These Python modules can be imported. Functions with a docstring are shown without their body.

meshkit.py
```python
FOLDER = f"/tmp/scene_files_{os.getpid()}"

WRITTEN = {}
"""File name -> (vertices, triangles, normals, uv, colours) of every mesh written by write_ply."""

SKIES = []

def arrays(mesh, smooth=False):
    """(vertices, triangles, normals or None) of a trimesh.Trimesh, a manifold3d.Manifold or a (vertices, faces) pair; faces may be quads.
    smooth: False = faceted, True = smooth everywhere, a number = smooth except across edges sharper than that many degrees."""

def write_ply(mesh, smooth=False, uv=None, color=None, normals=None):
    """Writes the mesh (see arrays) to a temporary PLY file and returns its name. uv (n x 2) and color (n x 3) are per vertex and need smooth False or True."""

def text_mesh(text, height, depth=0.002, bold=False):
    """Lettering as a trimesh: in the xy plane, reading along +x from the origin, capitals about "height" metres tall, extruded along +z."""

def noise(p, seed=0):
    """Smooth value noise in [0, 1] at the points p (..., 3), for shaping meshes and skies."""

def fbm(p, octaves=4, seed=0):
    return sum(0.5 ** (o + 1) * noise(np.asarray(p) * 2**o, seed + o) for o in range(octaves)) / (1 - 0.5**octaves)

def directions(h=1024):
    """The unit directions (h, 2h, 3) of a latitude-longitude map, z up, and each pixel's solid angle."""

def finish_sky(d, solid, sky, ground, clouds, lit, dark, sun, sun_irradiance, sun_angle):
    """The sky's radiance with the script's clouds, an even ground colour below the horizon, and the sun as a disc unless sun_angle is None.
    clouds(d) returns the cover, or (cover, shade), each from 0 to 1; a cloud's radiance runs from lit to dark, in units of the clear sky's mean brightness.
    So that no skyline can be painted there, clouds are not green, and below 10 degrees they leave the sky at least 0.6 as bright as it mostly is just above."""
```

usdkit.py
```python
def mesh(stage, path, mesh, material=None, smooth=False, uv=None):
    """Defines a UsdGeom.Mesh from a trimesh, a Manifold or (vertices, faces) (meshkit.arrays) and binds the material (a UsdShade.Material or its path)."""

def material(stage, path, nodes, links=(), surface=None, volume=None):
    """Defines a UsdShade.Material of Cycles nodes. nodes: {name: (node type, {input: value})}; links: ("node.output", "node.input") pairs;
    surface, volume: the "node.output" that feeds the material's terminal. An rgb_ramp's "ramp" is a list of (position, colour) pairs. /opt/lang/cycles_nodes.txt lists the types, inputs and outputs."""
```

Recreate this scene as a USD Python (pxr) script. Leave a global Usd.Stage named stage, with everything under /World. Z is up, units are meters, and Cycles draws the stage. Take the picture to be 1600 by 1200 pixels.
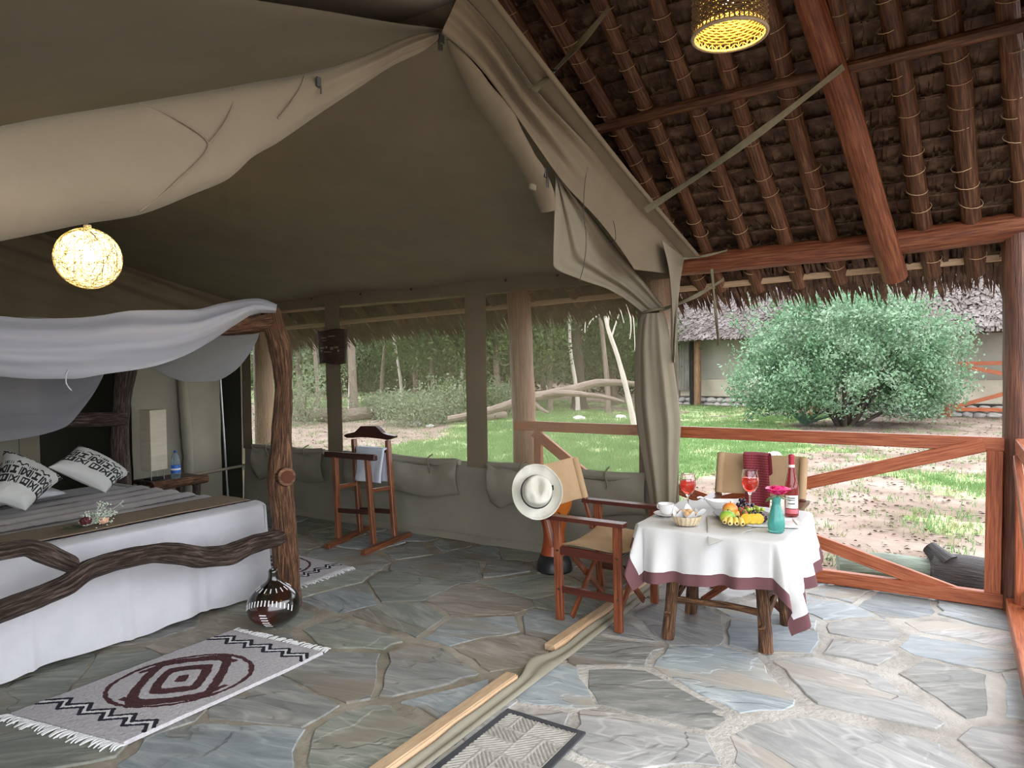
import math, random
import numpy as np
import trimesh, manifold3d, meshkit, usdkit
from pxr import Usd, UsdGeom, UsdLux, UsdShade, Gf, Sdf
from shapely.geometry import Polygon, Point, LineString, MultiPolygon, box as sbox
from shapely.ops import unary_union, voronoi_diagram
from shapely import MultiPoint, affinity
from scipy.interpolate import PchipInterpolator, CubicSpline
from scipy.spatial import Delaunay, Voronoi

stage = Usd.Stage.CreateInMemory()
UsdGeom.SetStageUpAxis(stage, UsdGeom.Tokens.z)
UsdGeom.SetStageMetersPerUnit(stage, 1.0)
UsdGeom.Xform.Define(stage, '/World')
UsdGeom.Scope.Define(stage, '/World/Looks')

# ---------------------------------------------------------------- camera, sky, exposure
# x runs along the tent towards its open front, y towards the far railing, z up.
FPX, EYE_H = 1080.0, 1.55
YAW, PITCH, ROLL = math.radians(32.6), math.radians(1.5), math.radians(0.8)
EXPOSURE = 0.68
FW = np.array([-math.sin(YAW) * math.cos(PITCH), math.cos(YAW) * math.cos(PITCH), -math.sin(PITCH)])
_rt = np.array([math.cos(YAW), math.sin(YAW), 0.0]); _up = np.cross(_rt, FW)
RT = math.cos(ROLL) * _rt - math.sin(ROLL) * _up
UP = math.sin(ROLL) * _rt + math.cos(ROLL) * _up
EYE = np.array([0.0, 0.0, EYE_H])
cam = UsdGeom.Camera.Define(stage, '/World/Camera')
cam.CreateHorizontalApertureAttr(36.0); cam.CreateVerticalApertureAttr(27.0)
cam.CreateFocalLengthAttr(36.0 * FPX / 1600.0)
cam.CreateClippingRangeAttr(Gf.Vec2f(0.02, 400.0))
cam.CreateExposureAttr(EXPOSURE)
cam.AddTransformOp().Set(Gf.Matrix4d(*RT, 0, *UP, 0, *(-FW), 0, *EYE, 1))
sky = UsdLux.DomeLight.Define(stage, '/World/sky')          # bright overcast sky
sky.CreateIntensityAttr(1.0); sky.CreateColorAttr(Gf.Vec3f(0.97, 1.0, 1.07))

# ---------------------------------------------------------------- measuring the photograph: a sight line meets a plane of the place
def ray(x, y): return FW + RT * (x - 800) / FPX - UP * (y - 600) / FPX
def on(x, y, axis, v):
    d = ray(x, y); return EYE + d * ((v - EYE[axis]) / d[axis])
def GZ(x, y, z=0.0): return on(x, y, 2, z)
def AX(x, y, v): return on(x, y, 0, v)
def AY(x, y, v): return on(x, y, 1, v)
def depth(p): return float((np.asarray(p, float) - EYE) @ FW)

# ---------------------------------------------------------------- meshes
class M:
    """Triangles with texture coordinates."""
    def __init__(s, v=(), f=(), uv=None, smooth=False):
        s.v = np.asarray(v, float).reshape(-1, 3)
        f = np.asarray(f, int)
        if f.size and f.shape[1] == 4: f = np.vstack([f[:, [0, 1, 2]], f[:, [0, 2, 3]]])
        s.f = f.reshape(-1, 3)
        s.uv = np.zeros((len(s.v), 2)) if uv is None else np.asarray(uv, float)
        s.smooth = smooth
    def tf(s, R=None, t=(0, 0, 0), k=1.0):
        v = s.v * k
        if R is not None: v = v @ np.asarray(R).T
        return M(v + np.asarray(t, float), s.f, s.uv, s.smooth)
def join(ms, smooth=None):
    ms = [m for m in ms if len(m.v)]
    n = np.cumsum([0] + [len(m.v) for m in ms])
    return M(np.vstack([m.v for m in ms]), np.vstack([m.f + k for m, k in zip(ms, n)]), np.vstack([m.uv for m in ms]), ms[0].smooth if smooth is None else smooth)
def from_tm(t, smooth=False):
    return M(t.vertices, t.faces, np.asarray(t.vertices)[:, :2], smooth)
def rz(a): c, s = math.cos(a), math.sin(a); return np.array([[c, -s, 0], [s, c, 0], [0, 0, 1.0]])
def rx(a): c, s = math.cos(a), math.sin(a); return np.array([[1.0, 0, 0], [0, c, -s], [0, s, c]])
def ry(a): c, s = math.cos(a), math.sin(a); return np.array([[c, 0, s], [0, 1.0, 0], [-s, 0, c]])
def unit(a): a = np.asarray(a, float); return a / (np.linalg.norm(a) + 1e-12)

_corner = np.array([[x, y, z] for x in (-1, 1) for y in (-1, 1) for z in (-1, 1)], float)
def box(c, s, ch=0.004, R=None):
    """chamfered box, grain along its longest side"""
    s = np.asarray(s, float); h = s / 2; ch = min(ch, h.min() * 0.8)
    pts = np.vstack([_corner * (h - np.array(d) * ch) for d in ((0, 1, 1), (1, 0, 1), (1, 1, 0))])
    t = trimesh.convex.convex_hull(pts)
    v = np.asarray(t.vertices); a = int(np.argmax(s)); o = [i for i in range(3) if i != a]
    uv = np.stack([v[:, a] + c[0] * 3.7 + c[1] * 5.1, v[:, o[0]] + v[:, o[1]] + c[2] * 1.7], 1)
    if R is not None: v = v @ np.asarray(R).T
    return M(v + np.asarray(c, float), t.faces, uv)
def beam(p, q, w, h, up=(0, 0, 1), ch=0.004):
    """board from p to q, h tall along up, w across"""
    p, q = np.asarray(p, float), np.asarray(q, float)
    x = unit(q - p); y = unit(np.cross(up, x)); z = np.cross(x, y)
    m = box((0, 0, 0), (np.linalg.norm(q - p), w, h), ch)
    m.uv = m.uv + np.array([p.sum() * 3.1, p[0] * 2.3])
    return m.tf(np.stack([x, y, z], 1), (p + q) / 2)
def spline(pts, n):
    pts = np.asarray(pts, float)
    if len(pts) == 2: return pts[0] + (pts[1] - pts[0]) * np.linspace(0, 1, n)[:, None]
    d = np.concatenate([[0], np.cumsum(np.linalg.norm(np.diff(pts[:, :3], axis=0), axis=1))])
    return PchipInterpolator(d, pts)(np.linspace(0, d[-1], n))
def tube(pts, r, n=None, sides=10, rough=0.0, seed=0, caps=True, flat=1.0, freq=6.0):
    """swept log, pole, wire: r a number or one radius for each point"""
    pts = np.asarray(pts, float); r = np.broadcast_to(np.asarray(r, float), (len(pts),))
    a = np.column_stack([pts, r])
    if n: a = spline(a, n)
    p, r = a[:, :3], a[:, 3]
    t = np.gradient(p, axis=0); t /= np.linalg.norm(t, axis=1, keepdims=True) + 1e-12
    u = np.cross(t[0], [0, 0, 1.0] if abs(t[0][2]) < 0.9 else [1.0, 0, 0]); u = unit(u)
    U = []
    for k in range(len(p)):
        u = unit(u - t[k] * (u @ t[k])); U.append(u)
    U = np.array(U); W = np.cross(t, U)
    th = np.arange(sides + 1) * 2 * np.pi / sides
    L = np.concatenate([[0], np.cumsum(np.linalg.norm(np.diff(p, axis=0), axis=1))])
    ring = np.cos(th)[None, :, None] * U[:, None] + flat * np.sin(th)[None, :, None] * W[:, None]
    rr = np.repeat(r[:, None], sides + 1, 1)
    if rough:
        q = (p[:, None] + ring * r[:, None, None]) * freq + seed * 3.3
        rr = rr * (1 + rough * (meshkit.noise(q, seed) - 0.5) * 2 + 0.5 * rough * (meshkit.noise(q * 2.7, seed + 1) - 0.5) * 2)
    v = p[:, None] + ring * rr[..., None]
    uv = np.stack(np.broadcast_arrays(L[:, None] + seed * 1.7, th[None] * r.mean()), -1)
    s1 = sides + 1
    i, j = np.meshgrid(np.arange(len(p) - 1), np.arange(sides), indexing='ij')
    q = np.stack([i * s1 + j, i * s1 + j + 1, (i + 1) * s1 + j + 1, (i + 1) * s1 + j], -1).reshape(-1, 4)
    m = M(v.reshape(-1, 3), q, uv.reshape(-1, 2), True)
    if caps:
        out = [m]
        for k, sg in ((0, -1), (len(p) - 1, 1)):
            rim = v[k]; c = p[k] + t[k] * sg * r[k] * 0.08
            f = [[s1, a, a + 1] if sg > 0 else [s1, a + 1, a] for a in range(sides)]
            out.append(M(np.vstack([rim, c]), f, np.vstack([np.stack([np.cos(th), np.sin(th)], 1) * 0.3 * r[k], [[0, 0]]]), True))
        m = join(out, True)
    return m
def lathe(prof, n=28, c=(0, 0, 0), ripple=None):
    """prof: (radius, height) pairs; closed where the radius is 0"""
    prof = np.asarray(prof, float); th = np.arange(n + 1) * 2 * np.pi / n
    R = np.repeat(prof[:, :1], n + 1, 1)
    if ripple is not None: R = R * ripple(th[None, :], prof[:, 1:2])
    v = np.stack([R * np.cos(th), R * np.sin(th), np.repeat(prof[:, 1:], n + 1, 1)], -1)
    L = np.concatenate([[0], np.cumsum(np.linalg.norm(np.diff(prof, axis=0), axis=1))])
    uv = np.stack(np.broadcast_arrays(th[None] * prof[:, 0].max(), L[:, None]), -1)
    s1 = n + 1
    i, j = np.meshgrid(np.arange(len(prof) - 1), np.arange(n), indexing='ij')
    q = np.stack([i * s1 + j, i * s1 + j + 1, (i + 1) * s1 + j + 1, (i + 1) * s1 + j], -1).reshape(-1, 4)
    return M(v.reshape(-1, 3) + np.asarray(c, float), q, uv.reshape(-1, 2), True)
def grid_uv(P):
    du = np.linalg.norm(np.diff(P, axis=0), axis=2).mean(1); dv = np.linalg.norm(np.diff(P, axis=1), axis=2).mean(0)
    return np.stack(np.meshgrid(np.concatenate([[0], np.cumsum(du)]), np.concatenate([[0], np.cumsum(dv)]), indexing='ij'), -1)
def sheet(P, th=0.004):
    """a grid of points as cloth of thickness th"""
    P = np.asarray(P, float); nu, nv = P.shape[:2]
    n = np.cross(np.gradient(P, axis=0), np.gradient(P, axis=1)); n /= np.linalg.norm(n, axis=2, keepdims=True) + 1e-12
    A, B = P + n * th / 2, P - n * th / 2
    i, j = np.meshgrid(np.arange(nu - 1), np.arange(nv - 1), indexing='ij')
    q = np.stack([i * nv + j, (i + 1) * nv + j, (i + 1) * nv + j + 1, i * nv + j + 1], -1).reshape(-1, 4)
    N = nu * nv
    rim = np.concatenate([np.arange(nv), np.arange(1, nu) * nv + nv - 1, (nu - 1) * nv + np.arange(nv - 2, -1, -1), np.arange(nu - 2, 0, -1) * nv])
    k = len(rim); nx = np.roll(rim, -1)
    e = np.stack([rim, nx, nx + N, rim + N], 1)
    uv = grid_uv(P).reshape(-1, 2)
    return M(np.vstack([A.reshape(-1, 3), B.reshape(-1, 3)]), np.vstack([q, q[:, ::-1] + N, e]), np.vstack([uv, uv]), True)
def blob(c, r, sub=3, rough=0.0, seed=0, freq=3.0, R=None):
    t = trimesh.creation.icosphere(sub); v = np.asarray(t.vertices)
    k = 1 + rough * (meshkit.noise(v * freq + seed * 7.7, seed) - 0.5) * 2 if rough else 1.0
    w = v * np.asarray(r, float) * (np.asarray(k)[:, None] if rough else 1.0)
    if R is not None: w = w @ np.asarray(R).T
    return M(w + np.asarray(c, float), t.faces, np.stack([np.arctan2(v[:, 1], v[:, 0]), v[:, 2]], 1), True)
def prism(poly, h, z0=0.0, R=None, t=(0, 0, 0), ch=0.0):
    """a shapely outline extruded along z"""
    out = []
    for g in getattr(poly, 'geoms', [poly]):
        if g.area < 1e-9: continue
        e = trimesh.creation.extrude_polygon(g, h, engine='earcut')
        out.append(from_tm(e))
    m = join(out)
    m.v[:, 2] += z0
    return m.tf(R, t)
def split_grid(P, dark, th=None):
    """a grid surface cut in two along its cells: (plain, marked), each M; dark(nu-1, nv-1) says which cells are marked"""
    nu, nv = P.shape[:2]
    i, j = np.meshgrid(np.arange(nu - 1), np.arange(nv - 1), indexing='ij')
    q = np.stack([i * nv + j, (i + 1) * nv + j, (i + 1) * nv + j + 1, i * nv + j + 1], -1)
    uv = grid_uv(P).reshape(-1, 2); v = P.reshape(-1, 3); out = []
    for k in (False, True):
        f = q[dark == k].reshape(-1, 4)
        used, inv = np.unique(f, return_inverse=True)
        out.append(M(v[used], inv.reshape(-1, 4), uv[used], True))
    return out

# ---------------------------------------------------------------- prims
_taken = {}
def numbered(parent, name):
    k = (parent, name); n = _taken.get(k, 0); _taken[k] = n + 1
    return name if n == 0 else f'{name}_{n:03d}'
class Thing:
    def __init__(s, prim, loc): s.prim, s.loc, s.path = prim, np.asarray(loc, float), str(prim.GetPath())
def tag(prim, label=None, cat=None, group=None, kind=None):
    for k, v in (('label', label), ('category', cat), ('group', group), ('kind', kind)):
        if v: prim.SetCustomDataByKey(k, v)
def thing(name, label=None, cat=None, loc=(0, 0, 0), group=None, kind=None, rot=0.0):
    """an Xform whose parts follow; parts are given in world coordinates less loc (rot: in local ones)"""
    x = UsdGeom.Xform.Define(stage, '/World/' + numbered('/World', name))
    x.AddTranslateOp().Set(Gf.Vec3d(*map(float, loc)))
    if rot: x.AddRotateZOp().Set(float(math.degrees(rot)))
    tag(x.GetPrim(), label, cat, group, kind)
    return Thing(x.GetPrim(), loc)
def part(t, name, m, mat, label=None, kind=None, local=False):
    """one Mesh under a thing or a part (world coordinates unless local); top level when t is None"""
    parent = t.path if t else '/World'
    path = parent + '/' + numbered(parent, name)
    loc = t.loc if t is not None else np.zeros(3)
    v = m.v if local else m.v - loc
    g = usdkit.mesh(stage, path, (v, m.f), L[mat], smooth=m.smooth, uv=m.uv)
    p = g.GetPrim()
    tag(p, label, None, None, kind)
    return Thing(p, loc)
def single(name, m, mat, label, cat, group=None, kind=None):
    """a thing that is one mesh: its origin at its base"""
    c = np.array([*(m.v.min(0) + m.v.max(0))[:2] / 2, m.v[:, 2].min()])
    path = '/World/' + numbered('/World', name)
    g = usdkit.mesh(stage, path, (m.v - c, m.f), L[mat], smooth=m.smooth, uv=m.uv)
    g.AddTranslateOp().Set(Gf.Vec3d(*map(float, c)))
    tag(g.GetPrim(), label, cat, group, kind)
    return Thing(g.GetPrim(), c)
def copy_of(t, name, loc, rot=0.0, label=None, group=None, cat=None, rx_=0.0):
    was = t.prim.GetCustomData()
    x = UsdGeom.Xform.Define(stage, '/World/' + numbered('/World', name))
    p = x.GetPrim()
    p.GetReferences().AddInternalReference(t.prim.GetPath())
    x.ClearXformOpOrder()
    x.AddTranslateOp(opSuffix='place').Set(Gf.Vec3d(*map(float, loc)))
    x.AddRotateXYZOp(opSuffix='place').Set(Gf.Vec3f(math.degrees(rx_), 0, math.degrees(rot)))
    p.SetInstanceable(True)
    tag(p, label or was.get('label'), cat or was.get('category'), group or was.get('group'))
    return Thing(p, loc)

# ---------------------------------------------------------------- materials
L = {}
def material(name, nodes, links, surface):
    L[name] = usdkit.material(stage, '/World/Looks/' + name, nodes, links, surface=surface)
def surf(name, stops, scale=6.0, stretch=(1, 1, 1), uv=False, rough=0.7, bump=0.3, bump_scale=None, bump_dist=0.01, detail=5.0, rand=0.0, island=0.0, spec=0.4, translucent=0.0, metallic=0.0, coat=0.0, sheen=0.0, distortion=0.0, hue=0.0, tcol=None):
    """stops: colours across a noise; rand: value varies by object; island: by loose piece; translucent: cloth and leaves let light through"""
    n = {'tc': ('texture_coordinate', {}), 'map': ('mapping', {'scale': stretch}),
         'n': ('noise_texture', {'scale': scale, 'detail': detail, 'roughness': 0.6, 'distortion': distortion}),
         'ramp': ('rgb_ramp', {'ramp': [(0.34 + 0.32 * k / max(1, len(stops) - 1), c) for k, c in enumerate(stops)]}),
         'p': ('principled_bsdf', {'roughness': rough, 'specular_ior_level': spec, 'metallic': metallic, 'coat_weight': coat, 'coat_roughness': 0.15, 'sheen_weight': sheen})}
    l = [('tc.uv' if False else ('tc.UV' if uv else 'tc.object'), 'map.vector'), ('map.vector', 'n.vector'), ('n.fac', 'ramp.fac')]
    col = 'ramp.color'
    if rand or island:
        if rand: n['src'] = ('object_info', {}); s = 'src.random'
        else: n['src'] = ('geometry', {}); s = 'src.random_per_island'
        a = rand or island
        n['mr'] = ('map_range', {'from_min': 0.0, 'from_max': 1.0, 'to_min': 1 - a, 'to_max': 1 + a})
        n['hsv'] = ('hsv', {'hue': 0.5, 'saturation': 1.0, 'value': 1.0, 'fac': 1.0})
        l += [(s, 'mr.value'), ('mr.result', 'hsv.value'), (col, 'hsv.color')]
        if hue:
            n['mh'] = ('map_range', {'from_min': 0.0, 'from_max': 1.0, 'to_min': 0.5 - hue, 'to_max': 0.5 + hue})
            n['wn'] = ('math', {'math_type': 'fraction'}); n['mu'] = ('math', {'math_type': 'multiply', 'value2': 7.31})
            l += [(s, 'mu.value1'), ('mu.value', 'wn.value1'), ('wn.value', 'mh.value'), ('mh.result', 'hsv.hue')]
        col = 'hsv.color'
    l.append((col, 'p.base_color'))
    if bump:
        n['bm'] = ('mapping', {'scale': stretch})
        n['bn'] = ('noise_texture', {'scale': bump_scale or scale * 4, 'detail': 4.0, 'roughness': 0.6})
        n['b'] = ('bump', {'strength': bump, 'distance': bump_dist})
        l += [('tc.UV' if uv else 'tc.object', 'bm.vector'), ('bm.vector', 'bn.vector'), ('bn.fac', 'b.height'), ('b.normal', 'p.normal')]
    out = 'p.BSDF'
    if translucent:
        n['t'] = ('translucent_bsdf', {} if tcol is None else {'color': tcol}); n['mix'] = ('mix_closure', {'fac': translucent})
        if tcol is None: l.append((col, 't.color'))
        l += [('p.BSDF', 'mix.closure1'), ('t.BSDF', 'mix.closure2')]
        out = 'mix.closure'
    material(name, n, l, out)
def plain(name, color, rough=0.5, **k):
    ins = {'base_color': color, 'roughness': rough}; ins.update(k)
    material(name, {'p': ('principled_bsdf', ins)}, [], 'p.BSDF')
def see_through(name, color, clear, translucent=0.5, scale=(1, 1, 1), vary=0.0, nscale=5.0):
    """gauze: plain transparency mixed with cloth"""
    n = {'d': ('diffuse_bsdf', {'color': color}), 't': ('translucent_bsdf', {'color': color}), 'c': ('transparent_bsdf', {'color': (1, 1, 1)}),
         'm1': ('mix_closure', {'fac': translucent}), 'm2': ('mix_closure', {'fac': 1 - clear})}
    l = [('d.BSDF', 'm1.closure1'), ('t.BSDF', 'm1.closure2'), ('c.BSDF', 'm2.closure1'), ('m1.closure', 'm2.closure2')]
    if vary:
        n['lw'] = ('layer_weight', {'blend': 0.5})
        n['mr'] = ('map_range', {'from_min': 0.0, 'from_max': 1.0, 'to_min': 1 - clear, 'to_max': min(1.0, 1 - clear + vary)})
        l += [('lw.facing', 'mr.value'), ('mr.result', 'm2.fac')]
    material(name, n, l, 'm2.closure')
# ---------------------------------------------------------------- palette
surf('canvas', [(.20, .162, .105), (.235, .19, .125)], scale=2.5, rough=.85, bump=.25, bump_scale=420, bump_dist=.002, spec=.2, translucent=.14, sheen=.1)
surf('canvas_pale', [(.275, .24, .172), (.32, .28, .205)], scale=2.0, rough=.85, bump=.25, bump_scale=420, bump_dist=.002, spec=.2, translucent=.18)
surf('canvas_green', [(.25, .235, .18), (.295, .275, .21)], scale=2.0, rough=.9, bump=.25, bump_scale=420, bump_dist=.002, spec=.2, translucent=.05)
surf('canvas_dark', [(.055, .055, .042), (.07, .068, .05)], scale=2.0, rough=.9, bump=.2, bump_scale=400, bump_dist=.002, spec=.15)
surf('webbing', [(.16, .145, .09), (.2, .18, .115)], scale=30, rough=.8, bump=.4, bump_scale=600, bump_dist=.002, spec=.2)
see_through('insect_mesh', (.42, .36, .25), .83, .35)
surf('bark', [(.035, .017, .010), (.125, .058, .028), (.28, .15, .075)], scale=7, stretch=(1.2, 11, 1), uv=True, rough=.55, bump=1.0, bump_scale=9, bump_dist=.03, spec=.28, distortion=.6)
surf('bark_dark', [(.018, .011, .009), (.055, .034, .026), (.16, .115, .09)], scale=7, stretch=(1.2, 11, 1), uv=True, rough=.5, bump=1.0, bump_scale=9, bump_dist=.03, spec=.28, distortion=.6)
surf('pole_wood', [(.042, .018, .010), (.095, .040, .019), (.19, .092, .045)], scale=5, stretch=(1.0, 14, 1), uv=True, rough=.42, bump=.5, bump_scale=8, bump_dist=.01, spec=.3, rand=.2)
surf('pole_red', [(.075, .023, .011), (.165, .052, .022), (.25, .097, .043)], scale=4, stretch=(1.0, 14, 1), uv=True, rough=.42, bump=.4, bump_scale=8, bump_dist=.01, spec=.3)
surf('post_wood', [(.11, .055, .03), (.23, .125, .065), (.33, .2, .11)], scale=4, stretch=(.8, 16, 1), uv=True, rough=.5, bump=.5, bump_scale=8, bump_dist=.01, spec=.4)
surf('post_dark', [(.045, .018, .012), (.11, .04, .022), (.2, .08, .04)], scale=4, stretch=(.8, 16, 1), uv=True, rough=.4, bump=.5, bump_scale=8, bump_dist=.01, spec=.5)
surf('rail_wood', [(.20, .048, .02), (.33, .092, .036), (.41, .14, .06)], scale=5, stretch=(1.0, 18, 1), uv=True, rough=.45, bump=.25, bump_scale=10, bump_dist=.006, spec=.3, rand=.1)
surf('raw_wood', [(.36, .24, .14), (.5, .36, .22)], scale=4, stretch=(1.5, 22, 1), uv=True, rough=.75, bump=.3, bump_scale=8, bump_dist=.005)
surf('raw_edge', [(.52, .33, .19), (.62, .42, .26)], scale=4, stretch=(1.5, 22, 1), uv=True, rough=.7, bump=.2, bump_scale=8, bump_dist=.004)
surf('thatch', [(.09, .052, .028), (.20, .12, .062), (.38, .255, .145)], scale=11, stretch=(1, 1, 1), rough=.6, bump=.5, bump_scale=60, bump_dist=.004, island=.6, hue=.012, spec=.35)
surf('thatch_cover', [(.12, .075, .04), (.22, .15, .085)], scale=30, rough=.9, bump=.6, bump_scale=60)
surf('binding', [(.34, .22, .12), (.46, .31, .18)], scale=20, rough=.7, bump=0)
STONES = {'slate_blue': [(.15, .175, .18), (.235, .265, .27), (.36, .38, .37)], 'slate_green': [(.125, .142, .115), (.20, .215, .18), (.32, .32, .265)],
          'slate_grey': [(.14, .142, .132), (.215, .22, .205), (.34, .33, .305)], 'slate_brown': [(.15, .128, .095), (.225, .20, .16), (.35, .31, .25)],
          'slate_lit': [(.215, .25, .265), (.29, .33, .345), (.40, .435, .44)], 'slate_lit_grey': [(.215, .215, .21), (.295, .295, .285), (.41, .40, .385)]}  # last two, for the deck: daylight painted in as paler, bluer stone
def slate(name, stops, rust):
    """split stone: streaks along the cleavage, rusty patches, thin pale veins, ledges in the relief"""
    n = {'tc': ('texture_coordinate', {}), 'm1': ('mapping', {'scale': (1.0, 4.5, 1)}), 'm2': ('mapping', {'scale': (.7, 1.6, 1)}),
         'n1': ('noise_texture', {'scale': 2.6, 'detail': 9.0, 'roughness': .66, 'distortion': 1.2}), 'n2': ('noise_texture', {'scale': 1.7, 'detail': 4.0, 'distortion': .6}),
         'nv': ('noise_texture', {'scale': .9, 'detail': 2.0, 'distortion': .5}), 'nf': ('noise_texture', {'scale': 60.0, 'detail': 4.0}),
         'ramp': ('rgb_ramp', {'ramp': [(.30, stops[0]), (.5, stops[1]), (.70, stops[2])]}), 'patch': ('rgb_ramp', {'ramp': [(.52, (0, 0, 0)), (.66, (.75, .75, .75))]}),
         'mx': ('mix', {'color2': rust}), 'vein': ('rgb_ramp', {'ramp': [(0, (0, 0, 0)), (.488, (0, 0, 0)), (.5, (.32, .32, .32)), (.512, (0, 0, 0)), (1, (0, 0, 0))]}),
         'mv': ('mix', {'color2': tuple(min(1, c * 1.5) for c in stops[2])}),
         'src': ('object_info', {}), 'mr': ('map_range', {'from_min': 0.0, 'from_max': 1.0, 'to_min': .84, 'to_max': 1.16}), 'hsv': ('hsv', {'hue': .5, 'saturation': 1.0, 'fac': 1.0}),
         'ledge': ('rgb_ramp', {'ramp': [(.30, (.1, .1, .1)), (.42, (.25, .25, .25)), (.44, (.5, .5, .5)), (.56, (.55, .55, .55)), (.575, (.85, .85, .85)), (.75, (.95, .95, .95))]}),
         'b1': ('bump', {'strength': .8, 'distance': .022}), 'b2': ('bump', {'strength': .45, 'distance': .006}), 'b3': ('bump', {'strength': .3, 'distance': .003}),
         'p': ('principled_bsdf', {'roughness': .55, 'specular_ior_level': .4})}
    l = [('tc.UV', 'm1.vector'), ('tc.UV', 'm2.vector'), ('m1.vector', 'n1.vector'), ('m2.vector', 'n2.vector'), ('m1.vector', 'nv.vector'), ('tc.UV', 'nf.vector'),
         ('n1.fac', 'ramp.fac'), ('n2.fac', 'patch.fac'), ('ramp.color', 'mx.color1'), ('patch.color', 'mx.fac'), ('nv.fac', 'vein.fac'), ('mx.color', 'mv.color1'), ('vein.color', 'mv.fac'),
         ('src.random', 'mr.value'), ('mr.result', 'hsv.value'), ('mv.color', 'hsv.color'), ('hsv.color', 'p.base_color'),
         ('n2.fac', 'ledge.fac'), ('ledge.color', 'b1.height'), ('n1.fac', 'b2.height'), ('b1.normal', 'b2.normal'), ('nf.fac', 'b3.height'), ('b2.normal', 'b3.normal'), ('b3.normal', 'p.normal')]
    material(name, n, l, 'p.BSDF')
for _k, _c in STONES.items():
    slate(_k, _c, (.36, .31, .24) if _k in ('slate_lit', 'slate_lit_grey') else (.20, .165, .115))
surf('mortar_lit', [(.29, .275, .245), (.41, .39, .35), (.51, .49, .45)], scale=3.5, rough=.9, bump=.8, bump_scale=35, bump_dist=.015, spec=.2)  # deck mortar lightened likewise, brighter light put into its colour
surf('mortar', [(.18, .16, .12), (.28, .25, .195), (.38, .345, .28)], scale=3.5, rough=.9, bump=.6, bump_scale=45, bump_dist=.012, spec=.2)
surf('concrete', [(.25, .235, .2), (.36, .34, .3)], scale=3, rough=.9, bump=.5, bump_scale=20)
plain('zip_metal', (.10, .10, .10), .4, metallic=1.0)
plain('pole_metal', (.42, .43, .42), .4, metallic=.9)
plain('cord_dark', (.05, .045, .035), .8)

# ---------------------------------------------------------------- floor of flagstones
rng = random.Random(11)
FX0, FX1, FY0, FY1 = -6.95, 0.36, -0.6, 5.32
fl = thing('floor', kind='structure')
nx, ny = 120, 100
gx, gy = np.meshgrid(np.linspace(FX0, FX1, nx), np.linspace(FY0, FY1, ny), indexing='ij')
gz = -.027 + .007 * (meshkit.fbm(np.stack([gx * 3, gy * 3, gx * 0], -1), 4, 5) - .5)
gz += .006
for a_, b_, mt in ((FX0, -1.80, 'mortar'), (-1.80, FX1, 'mortar_lit')):
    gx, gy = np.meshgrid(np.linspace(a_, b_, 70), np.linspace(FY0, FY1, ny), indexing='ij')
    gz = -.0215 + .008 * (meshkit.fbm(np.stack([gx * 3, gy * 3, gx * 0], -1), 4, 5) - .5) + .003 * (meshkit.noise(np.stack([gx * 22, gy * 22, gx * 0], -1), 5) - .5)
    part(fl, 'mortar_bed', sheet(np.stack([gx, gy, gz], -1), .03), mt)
part(fl, 'deck_base', box(((FX0 + FX1) / 2, (FY0 + FY1) / 2, -.14), (FX1 - FX0 + .06, FY1 - FY0 + .06, .2), .01), 'concrete')
seeds = []
tries = 0
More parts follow.
